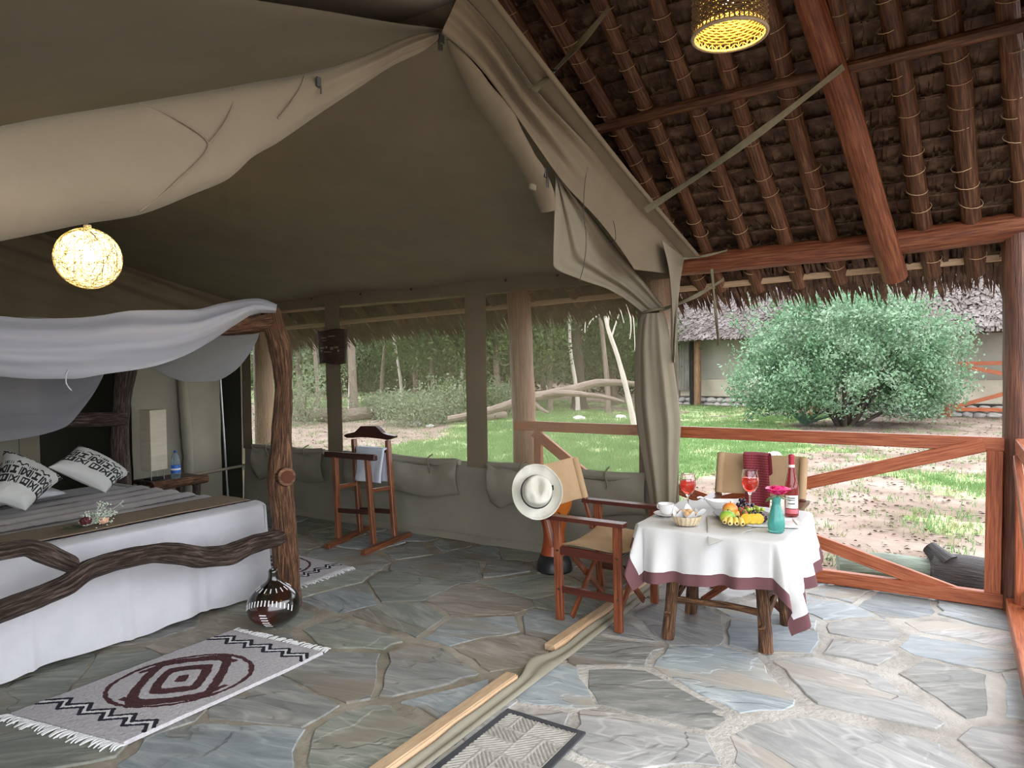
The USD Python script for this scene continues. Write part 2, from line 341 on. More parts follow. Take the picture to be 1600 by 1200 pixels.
while tries < 9000:
    tries += 1
    p = (rng.uniform(FX0 - .4, FX1 + .4), rng.uniform(FY0 - .4, FY1 + .4))
    rmin = rng.choice([.24, .36, .5, .66, .8])
    if all(((p[0] - q[0]) / 1.25) ** 2 + (p[1] - q[1]) ** 2 > (.5 * (rmin + q[2])) ** 2 for q in seeds): seeds.append((*p, rmin))
vor = Voronoi(np.array([(a / 1.15, b) for a, b, _ in seeds]))
field = sbox(FX0 + .02, FY0 + .02, FX1 - .02, FY1 - .02)
halves = [field.intersection(sbox(-9, -9, -1.84, 9)), field.intersection(sbox(-1.76, -9, 9, 9))]
def chaikin(c, k=1):
    for _ in range(k):
        n = np.roll(c, -1, 0); c = np.stack([.78 * c + .22 * n, .22 * c + .78 * n], 1).reshape(-1, 2)
    return c
nrs = np.random.RandomState(3)
for reg in vor.point_region:
    r = vor.regions[reg]
    if -1 in r or len(r) < 3: continue
    cell = Polygon(vor.vertices[r] * [1.15, 1])
    for hf in halves:
        g = cell.intersection(hf)
        if g.is_empty or g.geom_type != 'Polygon' or g.area < .025: continue
        g = g.buffer(-rng.choice([.008, .014, .022, .04, .055]), join_style=2)
        if g.is_empty or g.geom_type != 'Polygon' or g.area < .012: continue
        c = np.array(g.exterior.coords)[:-1]
        # break the long sides so that edges wander as split slate does
        pts = []
        for a, b in zip(c, np.roll(c, -1, 0)):
            k = max(1, int(np.linalg.norm(b - a) / .085))
            for q in range(k): pts.append(a + (b - a) * q / k + (nrs.normal(0, .0085, 2) if q else nrs.normal(0, .012, 2)))
        c = np.array(pts)
        g = Polygon(c).buffer(0)
        if g.geom_type != 'Polygon' or g.area < .01: continue
        inner = g.buffer(-.012, join_style=2)
        if inner.geom_type != 'Polygon' or inner.is_empty: continue
        O = np.array(trimesh.path.polygons.resample_boundaries(g, .11)['shell'] if False else g.exterior.coords)[:-1]
        cen = np.array(g.centroid.coords[0])
        I = O + (cen - O) / np.linalg.norm(cen - O, axis=1, keepdims=True) * .006
        zt = rng.uniform(-.004, .005)
        tilt = nrs.uniform(-.006, .006, 2)
        mid = cen + (I - cen) * .55
        def top_z(q): return zt + (q - cen) @ tilt + .006 * (meshkit.fbm(np.column_stack([q * [4, 7], np.zeros(len(q))]), 3, 9) - .5)
        n = len(O)
        V = np.vstack([np.column_stack([O, np.full(n, -.03)]), np.column_stack([O, top_z(O) - .004]), np.column_stack([I, top_z(I)]), np.column_stack([mid, top_z(mid)]), [[*cen, top_z(cen[None])[0]]]])
        i = np.arange(n); j = (i + 1) % n
        F = np.vstack([np.stack([i + k * n, j + k * n, j + (k + 1) * n], 1) for k in range(3)] + [np.stack([i + k * n, j + (k + 1) * n, i + (k + 1) * n], 1) for k in range(3)] + [np.stack([i + 3 * n, j + 3 * n, np.full(n, 4 * n)], 1)])
        a = rng.uniform(0, math.pi); a = rng.gauss(.25, .35)
        uv = V[:, :2] @ np.array([[math.cos(a), -math.sin(a)], [math.sin(a), math.cos(a)]]) + [rng.uniform(0, 40), rng.uniform(0, 40)]
        kind = rng.choices(list(STONES), [1.5, .6, .6, .3, 4, 4] if cen[0] > -1.8 else [2, 4, 3, 2.5, 0, 0])[0]  # lit tones on the deck, darker ones on the shaded tent floor
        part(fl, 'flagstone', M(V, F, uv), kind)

# ---------------------------------------------------------------- makuti roof: eave along x at y = 5.2, slope of 45 degrees
S2 = math.sqrt(.5)
def RF(x, s, off=0.0):
    """point of the roof plane: s down the slope from the eave beam, off outwards"""
    return np.array([x, 5.2 + s * S2 + off * S2, 2.40 - s * S2 + off * S2])
def on_roof(px, py, off=0.0):
    d = ray(px, py); z0 = 2.40 + 5.2 + off * math.sqrt(2)
    return EYE + d * ((z0 - EYE[2]) / (d[2] + d[1]))
roof = thing('roof', kind='structure')
RAFT = [((790, 0), (893, 193)), ((853, 0), (960, 193)), ((940, 0), (1101, 379)), ((1028, 0), (1165, 386)), ((1131, 82), (1229, 382)), ((1202, 22), (1292, 364)),
        ((1300, 0), (1378, 365)), ((1386, 0), (1446, 352)), ((1480, 0), (1519, 345)), ((1577, 0), (1596, 337))]
raf = []
for (a, b) in RAFT:
    A, B = on_roof(*a), on_roof(*b); raf.append((A[0] + (A[1] - 3.6) * (B[0] - A[0]) / (B[1] - A[1]) * -1 if False else A[0], A[1], B[0], B[1]))
def raf_x(r, y): return r[0] + (r[2] - r[0]) * (y - r[1]) / (r[3] - r[1])
extra = [(-2.9 - .43 * k, 4.0, -2.8 - .43 * k, 5.2) for k in range(10)] + []
_s = lambda y: (y - 5.2) / S2
for k, r in enumerate(raf + extra):
    ss = np.linspace(-3.4 if k < len(raf) else -3.0, .36 + .05 * rng.random(), 7)
    if k >= len(raf) and r[0] < 0: ss = np.linspace(-.5, .36 + max(0, -1.5 - r[0]) * .05, 5)
    pts = [RF(raf_x(r, 5.2 + s * S2) + .012 * math.sin(7 * s + k), s, -.015) for s in ss]
    rad = .048 + .012 * rng.random()
    t = part(roof, 'rafter', tube(pts, [rad * (1 + .08 * math.sin(k + 3 * q)) for q in range(len(pts))], n=22, sides=10, rough=.06, seed=k), 'pole_wood')
    ring = []
    for s in np.arange(-2.9, .3, .13):
        if k >= len(raf) and r[0] < 0 and s < -.4: continue
        if abs(s) < .1 or rng.random() < .12: continue
        c = RF(raf_x(r, 5.2 + s * S2) + .012 * math.sin(7 * s + k), s + rng.uniform(-.015, .015), -.015)
        th = np.linspace(0, 2 * np.pi, 13); ax = np.array([0, S2, -S2]); nn = np.array([0, S2, S2])
        tilt = rng.uniform(-.25, .25)
        loop = np.array([c + (rad + .003) * (math.cos(q) * np.array([1, 0, 0]) + math.sin(q) * nn) + ax * tilt * rad * math.cos(q) for q in th])
        ring.append(tube(loop, .0032, sides=4, caps=False))
    if k < len(raf) + 2 or r[0] > 0: part(t, 'binding', join(ring), 'binding')
# principal rafter, purlin, eave beam and batten
A, B = on_roof(1258, -20, -.13), on_roof(1380, 372, -.13)
d = unit(B - A)
part(roof, 'principal_rafter', tube([A - d * 1.3, A, (A + B) / 2 + [.012, 0, 0], B, B + d * .33], [.07, .072, .078, .08, .078], n=30, sides=14, rough=.05, seed=71, freq=3), 'pole_red')
A, B = on_roof(905, 210, -.085), on_roof(1600, 38, -.085)
d = (B - A)
part(roof, 'purlin', tube([A - d * .35, A, A + d * .3 + [0, 0, .012], A + d * .65, B, B + d * .3], [.03, .032, .036, .033, .036, .034], n=40, sides=10, rough=.12, seed=5), 'pole_wood')
eb = [AY(1075, 415, 5.2), AY(1337, 384, 5.2), AY(1600, 352, 5.2)]
part(roof, 'eave_beam', tube([[-7.2, 5.2, 2.27], [-4.5, 5.2, 2.28], eb[0] + [0, 0, .01], eb[1] - [0, 0, .012], eb[2], [.6, 5.2, 2.36]], [.085, .09, .085, .08, .088, .085], n=70, sides=14, rough=.07, seed=2, freq=3), 'pole_red')
a, b = AY(1100, 442, 5.40), AY(1570, 401, 5.40)
d = unit(b - a)
part(roof, 'eave_batten', beam(a - d * 6.0 + [0, 0, -.12], b + d * .2, .03, .045, ch=.006), 'raw_wood')
part(roof, 'eave_pole', tube([RF(-7.2, .05, -.06), RF(-3, .03, -.055), RF(.55, .06, -.055)], .04, n=30, sides=9, rough=.15, seed=41), 'pole_wood')
# courses of makuti: every tile is a stick with folded palm leaves hanging down the slope
def makuti(x0, x1, s, r):
    ms = [tube([RF(x0, s, .035), RF((x0 + x1) / 2, s + r.uniform(-.008, .008), .04), RF(x1, s + r.uniform(-.01, .01), .035)], .009, n=4, sides=5)]
    x = x0 - .01
    while x < x1:
        w = r.uniform(.018, .034); ln = r.uniform(.15, .2); sk = r.uniform(-.03, .03)
        o = r.uniform(-.006, .008)
        A, B = RF(x, s - .012, .03 + o), RF(x + w, s - .012, .034 + o)
        C, D = RF(x + w + sk + r.uniform(-.006, .006), s + ln, .105 + o), RF(x + sk, s + ln + r.uniform(-.03, .02), .1 + o)
        E_, F_ = (A + D) / 2 + RF(0, 0, -.012) - RF(0, 0, 0), (B + C) / 2 + RF(0, 0, -.012) - RF(0, 0, 0)
        ms.append(M([A, B, F_, E_, D, C], [[0, 1, 2], [0, 2, 3], [3, 2, 5], [3, 5, 4]]))
        x += w * r.uniform(.55, .8)
    return join(ms, False)
cols = [-2.62] + [raf_x(q, 5.0) for q in raf] + [.66, .97, 1.2]
nt = 0
for k, s in enumerate(np.arange(.3, -2.55, -.128)):
    y = 5.2 + s * S2
    xs = [-2.75] + [raf_x(q, y) for q in raf] + [.52]
    for a, b in zip(xs[:-1], xs[1:]):
        if b < -2.3 : continue
        if b - a < .06: continue
        if b < -1.9 and k < 6: continue
        part(roof, 'makuti_tile', makuti(a, b, s + rng.uniform(-.012, .012), rng), 'thatch'); nt += 1
POST_X = [AY(822, 700, 5.31)[0], AY(1029, 600, 5.31)[0], AY(412, 620, 5.31)[0]]
# shaggy eave: loose leaf ends
ms = []
for row, (sr, ln, of, n) in enumerate([(.30, .30, .02, 620), (.26, .32, .06, 560), (.18, .28, .0, 420), (.33, .26, .1, 560), (.1, .3, .05, 300)]):
    for k in range(n):
        x = rng.uniform(-7.3, .5); s0 = sr + max(0, -1.5 - x) * .06; w = rng.uniform(.012, .03); l = ln * rng.uniform(.75, 1.15); sk = rng.uniform(-.07, .07); o = of + rng.uniform(-.01, .02)
        droop = rng.uniform(.0, .06)
        A, B = RF(x, s0 - .05, o), RF(x + w, s0 - .05, o + .004)
        C, D = RF(x + w * .6 + sk, s0 + l * .75, o - droop * .4), RF(x + sk * .8, s0 + l * .75, o - droop * .4)
        T = RF(x + w * .3 + sk * 1.3, s0 + l, o - droop)
        ms.append(M([A, B, C, D, T], [[0, 1, 2], [0, 2, 3], [3, 2, 4]]))
part(roof, 'eave_fringe', join(ms, False), 'thatch', kind='stuff')
# underside of the overhang beyond the tent wall, and the thatch above everything
ms = []
for k in range(2600):
    x = rng.uniform(-7.3, -1.9); s = rng.uniform(-.35, .3 + max(0, -1.5 - x) * .06); w = rng.uniform(.015, .035)
    l = rng.uniform(.12, .22); sk = rng.uniform(-.06, .06)
    if any(abs(x + sk / 2 - q) < .16 for q in POST_X): continue
    ms.append(M([RF(x, s, .05), RF(x + w, s, .055), RF(x + w + sk, s + l, .09), RF(x + sk, s + l, .085)], [[0, 1, 2], [0, 2, 3]]))
part(roof, 'overhang_thatch', join(ms, False), 'thatch', kind='stuff')
RIDGE_S = -4.6
def cover(x0, x1):
    P = np.array([[RF(x, s, .13) for s in np.linspace(RIDGE_S, .46, 12)] for x in np.linspace(x0, x1, 24)])
    return sheet(P, .1)
part(roof, 'thatch_cover', cover(-7.6, .5), 'thatch_cover')
ridge = RF(0, RIDGE_S, .13)
part(roof, 'thatch_cover', sheet(np.array([[[x, ridge[1] - q, ridge[2] - q] for q in np.linspace(0, 3.0, 8)] for x in np.linspace(-7.6, .5, 12)]), .1), 'thatch_cover')

# unseen gable infill, added over the open front to cut sky light on flap
gq = [(5.2 - (2.95 - 2.40) - .1, 2.95), (ridge[1], ridge[2] + .02), (ridge[1] - (ridge[2] - 2.95), 2.95)]
part(roof, 'gable_thatch', M(np.column_stack([prism(Polygon(gq), .14).v[:, 2] + .36, prism(Polygon(gq), .14).v[:, :2]]), prism(Polygon(gq), .14).f), 'thatch_cover')

# posts that carry the roof
def roof_post(x, y, ztop, r, mat, label, seed, lean=(0, 0), ys=None):
    m = tube([[x + lean[0], y + lean[1], ztop], [x + lean[0] * .5 + .008, y, ztop * .55], [x, y, -.03]], [r, r * 1.02, r * 1.05], n=24, sides=18, rough=.05, seed=seed, freq=4)
    return single('roof_post', m, mat, label, 'post', 'posts carrying the thatched roof')
p1 = AY(822, 700, 5.31); p2 = AY(1029, 600, 5.31); p3 = AY(1589, 600, 5.25)
roof_post(p1[0] - .0, 5.31, 2.24, .105, 'post_wood', 'thick brown log post behind the mesh window, where the railing starts', 3, (-.06, 0))
roof_post(p2[0], 5.31, 2.24, .115, 'post_wood', 'brown log post just behind the tied tent curtain', 4, (-.02, 0))
roof_post(p3[0] + .01, 5.22, 2.33, .092, 'post_dark', 'dark red-brown corner post at the right end of the railing', 6, (.0, 0))
roof_post(AY(412, 620, 5.31)[0], 5.31, 2.24, .11, 'post_wood', 'pale brown log post behind the mesh, left of the bed post', 8, (0, 0))

# ---------------------------------------------------------------- railings
def bolt(c, n, r=.008):
    return tube([np.asarray(c) - np.asarray(n) * .002, np.asarray(c) + np.asarray(n) * .005], r, sides=8)
rl = thing('railing', 'reddish brown wooden railing with crossed braces along the garden side, behind the table', 'railing', (-1.5, 5.2, 0))
YR = 5.2
part(rl, 'top_rail', beam([-3.3, YR, 1.02], [.28, YR, 1.025], .05, .085), 'rail_wood')
part(rl, 'bottom_rail', beam([-1.66, YR, .055], [.26, YR, .055], .06, .09), 'rail_wood')
part(rl, 'bottom_rail', beam([-3.05, YR, .055], [-1.9, YR, .055], .06, .09), 'rail_wood')
part(rl, 'brace', beam(AY(1040, 756, YR + .012), AY(1542, 945, YR + .012), .04, .085, ch=.003), 'rail_wood')
part(rl, 'brace', beam(AY(1538, 695, YR - .03), AY(1040, 802, YR - .03), .04, .085, ch=.003), 'rail_wood')
part(rl, 'brace', beam([-3.1, YR, .97], [-1.9, YR, .14], .04, .085, ch=.003), 'rail_wood')
part(rl, 'rail_post', beam([.205, YR - .01, .10], [.215, YR - .01, .985], .085, .05, up=(0, 1, 0)), 'rail_wood')
part(rl, 'rail_post', beam([-3.06, YR + .0, .0], [-3.06, YR, .985], .07, .05, up=(0, 1, 0)), 'rail_wood')
rl2 = thing('railing', 'end railing running towards the viewer from the dark corner post, at the right edge', 'railing', (.34, 4.2, 0))
XR = .335
part(rl2, 'top_rail', beam([XR, 2.6, 1.02], [XR, 5.12, 1.03], .05, .085), 'rail_wood')
part(rl2, 'bottom_rail', beam([XR - .02, 2.6, .05], [XR - .02, 5.14, .05], .09, .09), 'rail_wood')
part(rl2, 'rail_post', beam([XR, 5.06, .09], [XR, 5.06, .985], .05, .1, up=(0, 1, 0)), 'rail_wood')
part(rl2, 'brace', beam([XR + .02, 3.0, .95], [XR + .02, 4.98, .13], .04, .085), 'rail_wood')
part(rl2, 'brace', beam([XR - .022, 4.98, .95], [XR - .022, 3.0, .13], .04, .085), 'rail_wood')

# ---------------------------------------------------------------- the tent
TX0, TX1, TYR, TYF, TYN = -6.85, -1.80, 2.35, 4.95, -0.25
ZR, ZE = 2.98, 2.31
def slope_sheet(x0, x1, zr, ze, yf, yn, sag, th, n=46, m=34, seed=0, amp=.012):
    out = []
    for ye in (yf, yn):
        u = np.linspace(0, 1, n)[:, None]; v = np.linspace(0, 1, m)[None]
        X = x0 + (x1 - x0) * u + 0 * v; Y = TYR + (ye - TYR) * v + 0 * u
        Z = zr + (ze - zr) * v - sag * np.sin(np.pi * v) + amp * (meshkit.fbm(np.stack([X * 1.2, Y * 1.2, X * 0], -1), 3, seed) - .5) * 2
        Z = Z - .03 * v ** 6 * np.sin((X - x0) / 1.75 * np.pi) ** 2
        out.append(sheet(np.stack([X, Y, Z], -1), th))
    return out
ceil_ = thing('ceiling', kind='structure')
a, b = slope_sheet(TX0, TX1 - .03, ZR, ZE, TYF, TYN, .05, .004, seed=1)
part(ceil_, 'roof_slope', a, 'canvas'); part(ceil_, 'roof_slope', b, 'canvas')
part(ceil_, 'ridge_pole', tube([[TX0, TYR, ZR + .015], [-1.92, TYR, ZR + .025]], .02, sides=10), 'pole_metal')
fly = thing('fly_sheet', kind='structure')
a = slope_sheet(-7.3, -1.60, 3.075, 2.345, 5.1, -.45, .03, .004, seed=3, amp=.008)[0]
b = slope_sheet(-7.3, -1.36, 3.075, 2.345, 5.1, -.45, .03, .004, seed=3, amp=.008)[1]
part(fly, 'fly_slope', a, 'canvas'); part(fly, 'fly_slope', b, 'canvas')
# hemmed front edge of the fly
e = [[-1.60, TYR + (5.1 - TYR) * v, 3.075 + (2.345 - 3.075) * v - .03 * math.sin(math.pi * v) - .004] for v in np.linspace(0, 1, 14)]
part(fly, 'edge_hem', tube(e, .014, n=30, sides=8), 'canvas')
e = [[-1.36, TYR + (-.45 - TYR) * v, 3.075 + (2.345 - 3.075) * v - .03 * math.sin(math.pi * v) - .004] for v in np.linspace(0, 1, 14)]
part(fly, 'edge_hem', tube(e, .014, n=30, sides=8), 'canvas')

def wall_sheet(x0, x1, z0, z1, y, amp, seed, n=40, m=16, th=.004, freq=2.0, lean=0.0):
    u = np.linspace(0, 1, n)[:, None]; v = np.linspace(0, 1, m)[None]
    X = x0 + (x1 - x0) * u + 0 * v; Z = z0 + (z1 - z0) * v + 0 * u
    Y = y + lean * v + amp * (meshkit.fbm(np.stack([X * freq, Z * freq, X * 0], -1), 3, seed) - .5) * 2
    return sheet(np.stack([X, Y, Z], -1), th)
wr = thing('wall_right', kind='structure')
part(wr, 'lower_canvas', wall_sheet(-6.8, -1.74, -.0, .71, TYF + .01, .03, 7, n=90, freq=1.6), 'canvas_green')
part(wr, 'skirt_flap', wall_sheet(-6.8, -1.85, .0, .05, TYF - .05, .012, 9, n=80, m=4, lean=.05), 'canvas_green')
part(wr, 'header_band', wall_sheet(-6.8, -1.72, 2.18, 2.33, TYF, .01, 11, n=60, m=5), 'canvas')
xs_l = [(-6.78, -6.62), (-5.41, -5.20), (-3.64, -3.42)]
for k, (a, b) in enumerate(xs_l):
    part(wr, 'upright_strip', wall_sheet(a, b, .66, 2.24, TYF - .012, .012, 20 + k, n=8, m=20), 'canvas')
bx = AY(1056, 500, TYF)[0]
part(wr, 'upright_strip', wall_sheet(bx - .035, bx + .015, .05, 2.2, TYF - .01, .01, 31, n=5, m=24), 'canvas_pale')
part(wr, 'upright_strip', wall_sheet(-2.02, -1.94, .66, 2.2, TYF - .006, .006, 33, n=5, m=24), 'canvas')
for k, (a, b) in enumerate([(-6.62, -5.41), (-5.20, -3.64), (-3.42, -2.02), (-1.94, bx - .03)]):
    w = thing('window_%d' % (k + 1), kind='structure')
    part(w, 'mesh_pane', wall_sheet(a - .01, b + .01, .64 if k < 3 else .05, 2.22, TYF + .004, .006, 40 + k, n=12, m=14, th=.004), 'insect_mesh')
# canvas blinds let down under each window, tied up in a swag
for k, (a, b) in enumerate([(-6.55, -5.45), (-5.12, -3.72), (-3.38, -1.95)]):
    u = np.linspace(0, 1, 44)[:, None]; v = np.linspace(0, 1, 20)[None]
    sag = .05 * np.sin(np.pi * u) + .03 * np.sin(3 * np.pi * u + k)
    X = a + (b - a) * u + 0 * v
    Z = .735 - .05 * np.exp(-((u - .07) / .05) ** 2) - (.34 + sag * .6) * v - .03 * np.sin(np.pi * u) * (1 - v)
    tie = np.exp(-((u - .24) / .05) ** 2) + np.exp(-((u - .78) / .05) ** 2)
    Y = TYF - .035 - .05 * np.sin(np.pi * v) ** .7 * (1 - .75 * tie * np.exp(-((v - .16) / .12) ** 2)) - .02 * (meshkit.fbm(np.stack([X * 5, Z * 5, X * 0], -1), 3, 60 + k) - .5) * 2 - .025 * np.exp(-(v / .13) ** 2)
    bl = part(wr, 'window_blind', sheet(np.stack([X + 0 * v, Y, Z + 0 * u], -1), .006), 'canvas_green')
    roll = tube([[a - .02, TYF - .045, .70], [a + .3 * (b - a), TYF - .06, .70], [a + .7 * (b - a), TYF - .055, .685], [b + .02, TYF - .045, .70]], [.028, .036, .036, .028], n=30, sides=10, rough=.2, seed=k, freq=9)
    part(bl, 'blind_roll', roll, 'canvas_green')
    for q in (.24, .78):
        xx = a + (b - a) * q
        part(bl, 'tie', tube([[xx, TYF - .02, .75], [xx, TYF - .1, .70], [xx + .01, TYF - .085, .63], [xx, TYF - .07, .585]], .007, n=8, sides=6), 'webbing')
for x in (-5.6, -4.9, -4.25, -3.2, -2.7):      # grommets along the header
    part(wr, 'eyelet', lathe([(.004, 0), (.012, 0), (.013, .003), (.012, .006), (.004, .006)], 12).tf(rx(math.pi / 2), (x, TYF - .018, 2.275)), 'zip_metal')
# near wall, outside the frame: windows left out to darken the inside
wl = thing('wall_left', kind='structure')
part(wl, 'canvas', wall_sheet(-6.8, -1.84, 0, 2.3, TYN, .03, 71, n=60), 'canvas_green')
part(wl, 'header_band', wall_sheet(-6.8, -1.84, 2.15, 2.31, TYN, .01, 72, n=40, m=5), 'canvas')
for a, b in [(-6.8, -6.6), (-4.3, -4.1), (-2.1, -1.84)]: part(wl, 'upright_strip', wall_sheet(a, b, .66, 2.2, TYN, .01, 73, n=8, m=16), 'canvas')
# back wall with its two dark doorways; a canvas back room behind
def gable_z(y): return ZE + (ZR - ZE) * (1 - abs(y - TYR) / (TYF - TYR)) - .045 * math.sin(math.pi * min(1, abs(y - TYR) / (TYF - TYR)))
wb = thing('wall_back', kind='structure')
XB = TX0 + .02
def back_panel(y0, y1, z0, z1, amp=.012, seed=0, x=XB, folds=0.0, n=24, m=24):
    u = np.linspace(0, 1, n)[:, None]; v = np.linspace(0, 1, m)[None]
    Y = y0 + (y1 - y0) * u + 0 * v
    zt = np.array([gable_z(q) for q in Y[:, 0]])[:, None] if z1 is None else z1
    Z = z0 + (zt - z0) * v + 0 * u
    Xp = x + amp * (meshkit.fbm(np.stack([Y * 2, Z * 2, Y * 0], -1), 3, seed) - .5) * 2
    if folds:
        q = (Z + abs(.26) * (Y - TYR)) * 9
        Xp = Xp + folds * np.abs(np.sin(q * 1.9)) ** 3 * np.clip(v * 1.6, 0, 1)
    return sheet(np.stack([Xp, Y, Z], -1), .004)
def yb(px, py=650): return AX(px, py, XB)[1]
y_a, y_b, y_c, y_d, y_e = yb(28), yb(60), yb(205), yb(222), yb(344)
part(wb, 'canvas_panel', back_panel(TYN, y_a, 0, 1.95, seed=1), 'canvas_green')
part(wb, 'pale_strip', back_panel(y_a, y_b, 0, 1.95, seed=2, x=XB + .01), 'canvas_pale')
part(wb, 'canvas_panel', back_panel(y_c, y_e, 0, 1.95, seed=3, amp=.03), 'canvas_green')
part(wb, 'canvas_panel', back_panel(yb(383), TYF, 0, 1.95, seed=4), 'canvas')
part(wb, 'gable_cloth', back_panel(TYN, TYF, 1.9, None, seed=5, folds=.05, n=50, m=60), 'canvas')
yd = yb(282)
part(wb, 'door_curtain', tube([[XB + .05, yd - .02, 1.92], [XB + .06, yd, 1.3], [XB + .07, yd + .03, .7], [XB + .05, yd + .04, .1]], [.03, .05, .055, .05], n=24, sides=12, rough=.3, seed=8, freq=5, flat=1.0), 'canvas_green')
pA, pB = AX(344, 588, XB + .08), AX(356, 772, XB + .08)
part(wb, 'frame_pole', tube([pA + (pA - pB) * .3, pA, pB, pB + (pB - pA) * .5], .012, n=8, sides=8), 'pole_metal')
pA, pB = AX(290, 745, XB + .1), AX(382, 727, XB + .1)
part(wb, 'frame_pole', tube([pA, pB], .016, sides=8), 'canvas_pale')
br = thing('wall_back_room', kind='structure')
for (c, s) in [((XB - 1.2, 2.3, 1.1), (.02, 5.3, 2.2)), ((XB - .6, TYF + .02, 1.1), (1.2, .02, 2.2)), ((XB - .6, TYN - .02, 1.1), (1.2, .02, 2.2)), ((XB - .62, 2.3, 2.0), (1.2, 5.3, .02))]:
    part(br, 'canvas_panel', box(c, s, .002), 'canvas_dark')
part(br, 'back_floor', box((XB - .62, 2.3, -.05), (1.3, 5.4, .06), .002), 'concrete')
# ---------------------------------------------------------------- tent door flaps, curtain, straps
def loft(rings, closed_ends=True):
    """rings (n, k, 3) of closed loops"""
    P = np.asarray(rings, float); n, k = P.shape[:2]
    P = np.concatenate([P, P[:, :1]], 1); k1 = k + 1
    i, j = np.meshgrid(np.arange(n - 1), np.arange(k), indexing='ij')
    q = np.stack([i * k1 + j, i * k1 + j + 1, (i + 1) * k1 + j + 1, (i + 1) * k1 + j], -1).reshape(-1, 4)
    m = M(P.reshape(-1, 3), q, grid_uv(P).reshape(-1, 2), True)
    if closed_ends:
        out = [m]
        for e, sg in ((0, 1), (n - 1, -1)):
            c = P[e, :-1].mean(0); f = [[k, a, (a + 1) % k] if sg < 0 else [k, (a + 1) % k, a] for a in range(k)]
            out.append(M(np.vstack([P[e, :-1], c]), f, None, True))
        m = join(out, True)
    return m
def px_curve(pts, n):
    return spline(np.array([(a, b, 0) for a, b in pts], float), n)[:, :2]
# left door flap: slack canvas caught up along the gable, bulging towards the viewer
T = [(689, 49), (655, 53), (620, 64), (570, 86), (510, 106), (450, 120), (395, 129), (340, 139), (280, 149), (215, 160), (140, 172), (60, 185), (0, 197), (-150, 227), (-380, 285), (-600, 380)]
B = [(691, 55), (668, 76), (613, 103), (567, 133), (500, 177), (430, 225), (390, 248), (350, 283), (303, 303), (213, 337), (133, 350), (60, 365), (0, 377), (-150, 407), (-380, 450), (-600, 470)]
n = 104
tt = np.linspace(0, 1, n)
Tc = PchipInterpolator(np.linspace(0, 1, len(T)), np.array(T, float))(tt); Bc = PchipInterpolator(np.linspace(0, 1, len(B)), np.array(B, float))(tt)
rings = []
for k in range(n):
    a, b = AX(*Tc[k], -1.86), AX(*Bc[k], -1.86)
    w = np.linalg.norm(a - b); ring = []
    fold = max(0, 1 - tt[k] / .364)
    for ph in np.linspace(0, 2 * np.pi, 40, endpoint=False):
        v = (1 - math.cos(ph)) / 2; p = a + (b - a) * v
        off = .30 * w * math.sin(ph) if math.sin(ph) > 0 else .12 * w * math.sin(ph)
        if math.sin(ph) > 0:
            off += w * .16 * fold * math.sin(ph) * math.cos(v * 15 + 3 * tt[k]) + .02 * math.sin(ph) * math.sin(6 * tt[k] + 4 * v)
            off += .03 * math.sin(ph) * (meshkit.noise([[tt[k] * 9, v * 3, .5]], 4)[0] - .5)
        ring.append(p + np.array([off, 0, 0]))
    rings.append(ring)
fA = thing('tent_flap', 'slack beige canvas door flap caught up along the left of the gable', 'tent flap', (-1.85, .9, 1.85))
part(fA, 'canvas', loft(rings), 'canvas')
def seam(pts, x=-1.86, v_off=.0):
    out = []
    return out
# stitched seams that lie on the flap
def flap_point(t, v):
    k = t * 13 / 15 * (n - 1); i = int(min(n - 2, k)); f = k - i
    ph = math.acos(1 - 2 * v); g = ph / (2 * np.pi) * 40; j = int(min(38, g)); h = g - j
    R_ = np.array(rings)
    return (R_[i, j] * (1 - f) + R_[i + 1, j] * f) * (1 - h) + (R_[i, j + 1] * (1 - f) + R_[i + 1, j + 1] * f) * h + [.004, 0, 0]
for pts in ([(.70, .02), (.655, .2), (.60, .55), (.66, .8), (.70, .97)], [(.52, .03), (.545, .3), (.60, .55)], [(.37, .08), (.39, .35), (.42, .6)]):
    part(fA, 'seam', tube([flap_point(t, v) for t, v in pts], .003, n=24, sides=6), 'canvas')
zc = flap_point(.345, .25)
part(fA, 'zip_slider', join([box(zc + [.004, 0, 0], (.01, .02, .035), .003), box(zc + [.008, .006, -.025], (.005, .008, .028), .002)]), 'zip_metal')
part(fA, 'zip_slider', join([box(AX(690, 62, -1.80), (.012, .03, .04), .003), box(AX(690, 70, -1.80), (.006, .012, .05), .002), box(AX(686, 70, -1.80), (.006, .012, .05), .002)]), 'zip_metal')

# right side: gable band, small rolled flap, tied curtain
rnd = np.random.RandomState(5)
inner = px_curve([(690, 50), (745, 100), (795, 165), (835, 222), (880, 285), (940, 350), (991, 421)], 60)
outer = px_curve([(718, -12), (770, 46), (835, 138), (905, 213), (960, 272), (1010, 330), (1046, 376), (1066, 402), (1056, 429)], 60)
P = np.zeros((60, 14, 3))
for k in range(60):
    for j in range(14):
        v = j / 13; q = inner[k] * (1 - v) + outer[k] * v
        P[k, j] = AX(*q, -1.70 + .10 * (v - 1) + .022 * math.sin(v * 13 + k * .05) * math.sin(math.pi * min(1, k / 50 + .12)) * (k < 44))
gb = thing('gable_panel', 'pale canvas gable strip running down under the right edge of the tent roof', 'tent canvas', (-1.75, 4.0, 2.2))
part(gb, 'canvas', sheet(P, .005), 'canvas')
cp = [(1040, 418), (1069, 403), (1061, 476), (1056, 560), (1051, 562), (1050, 470)]
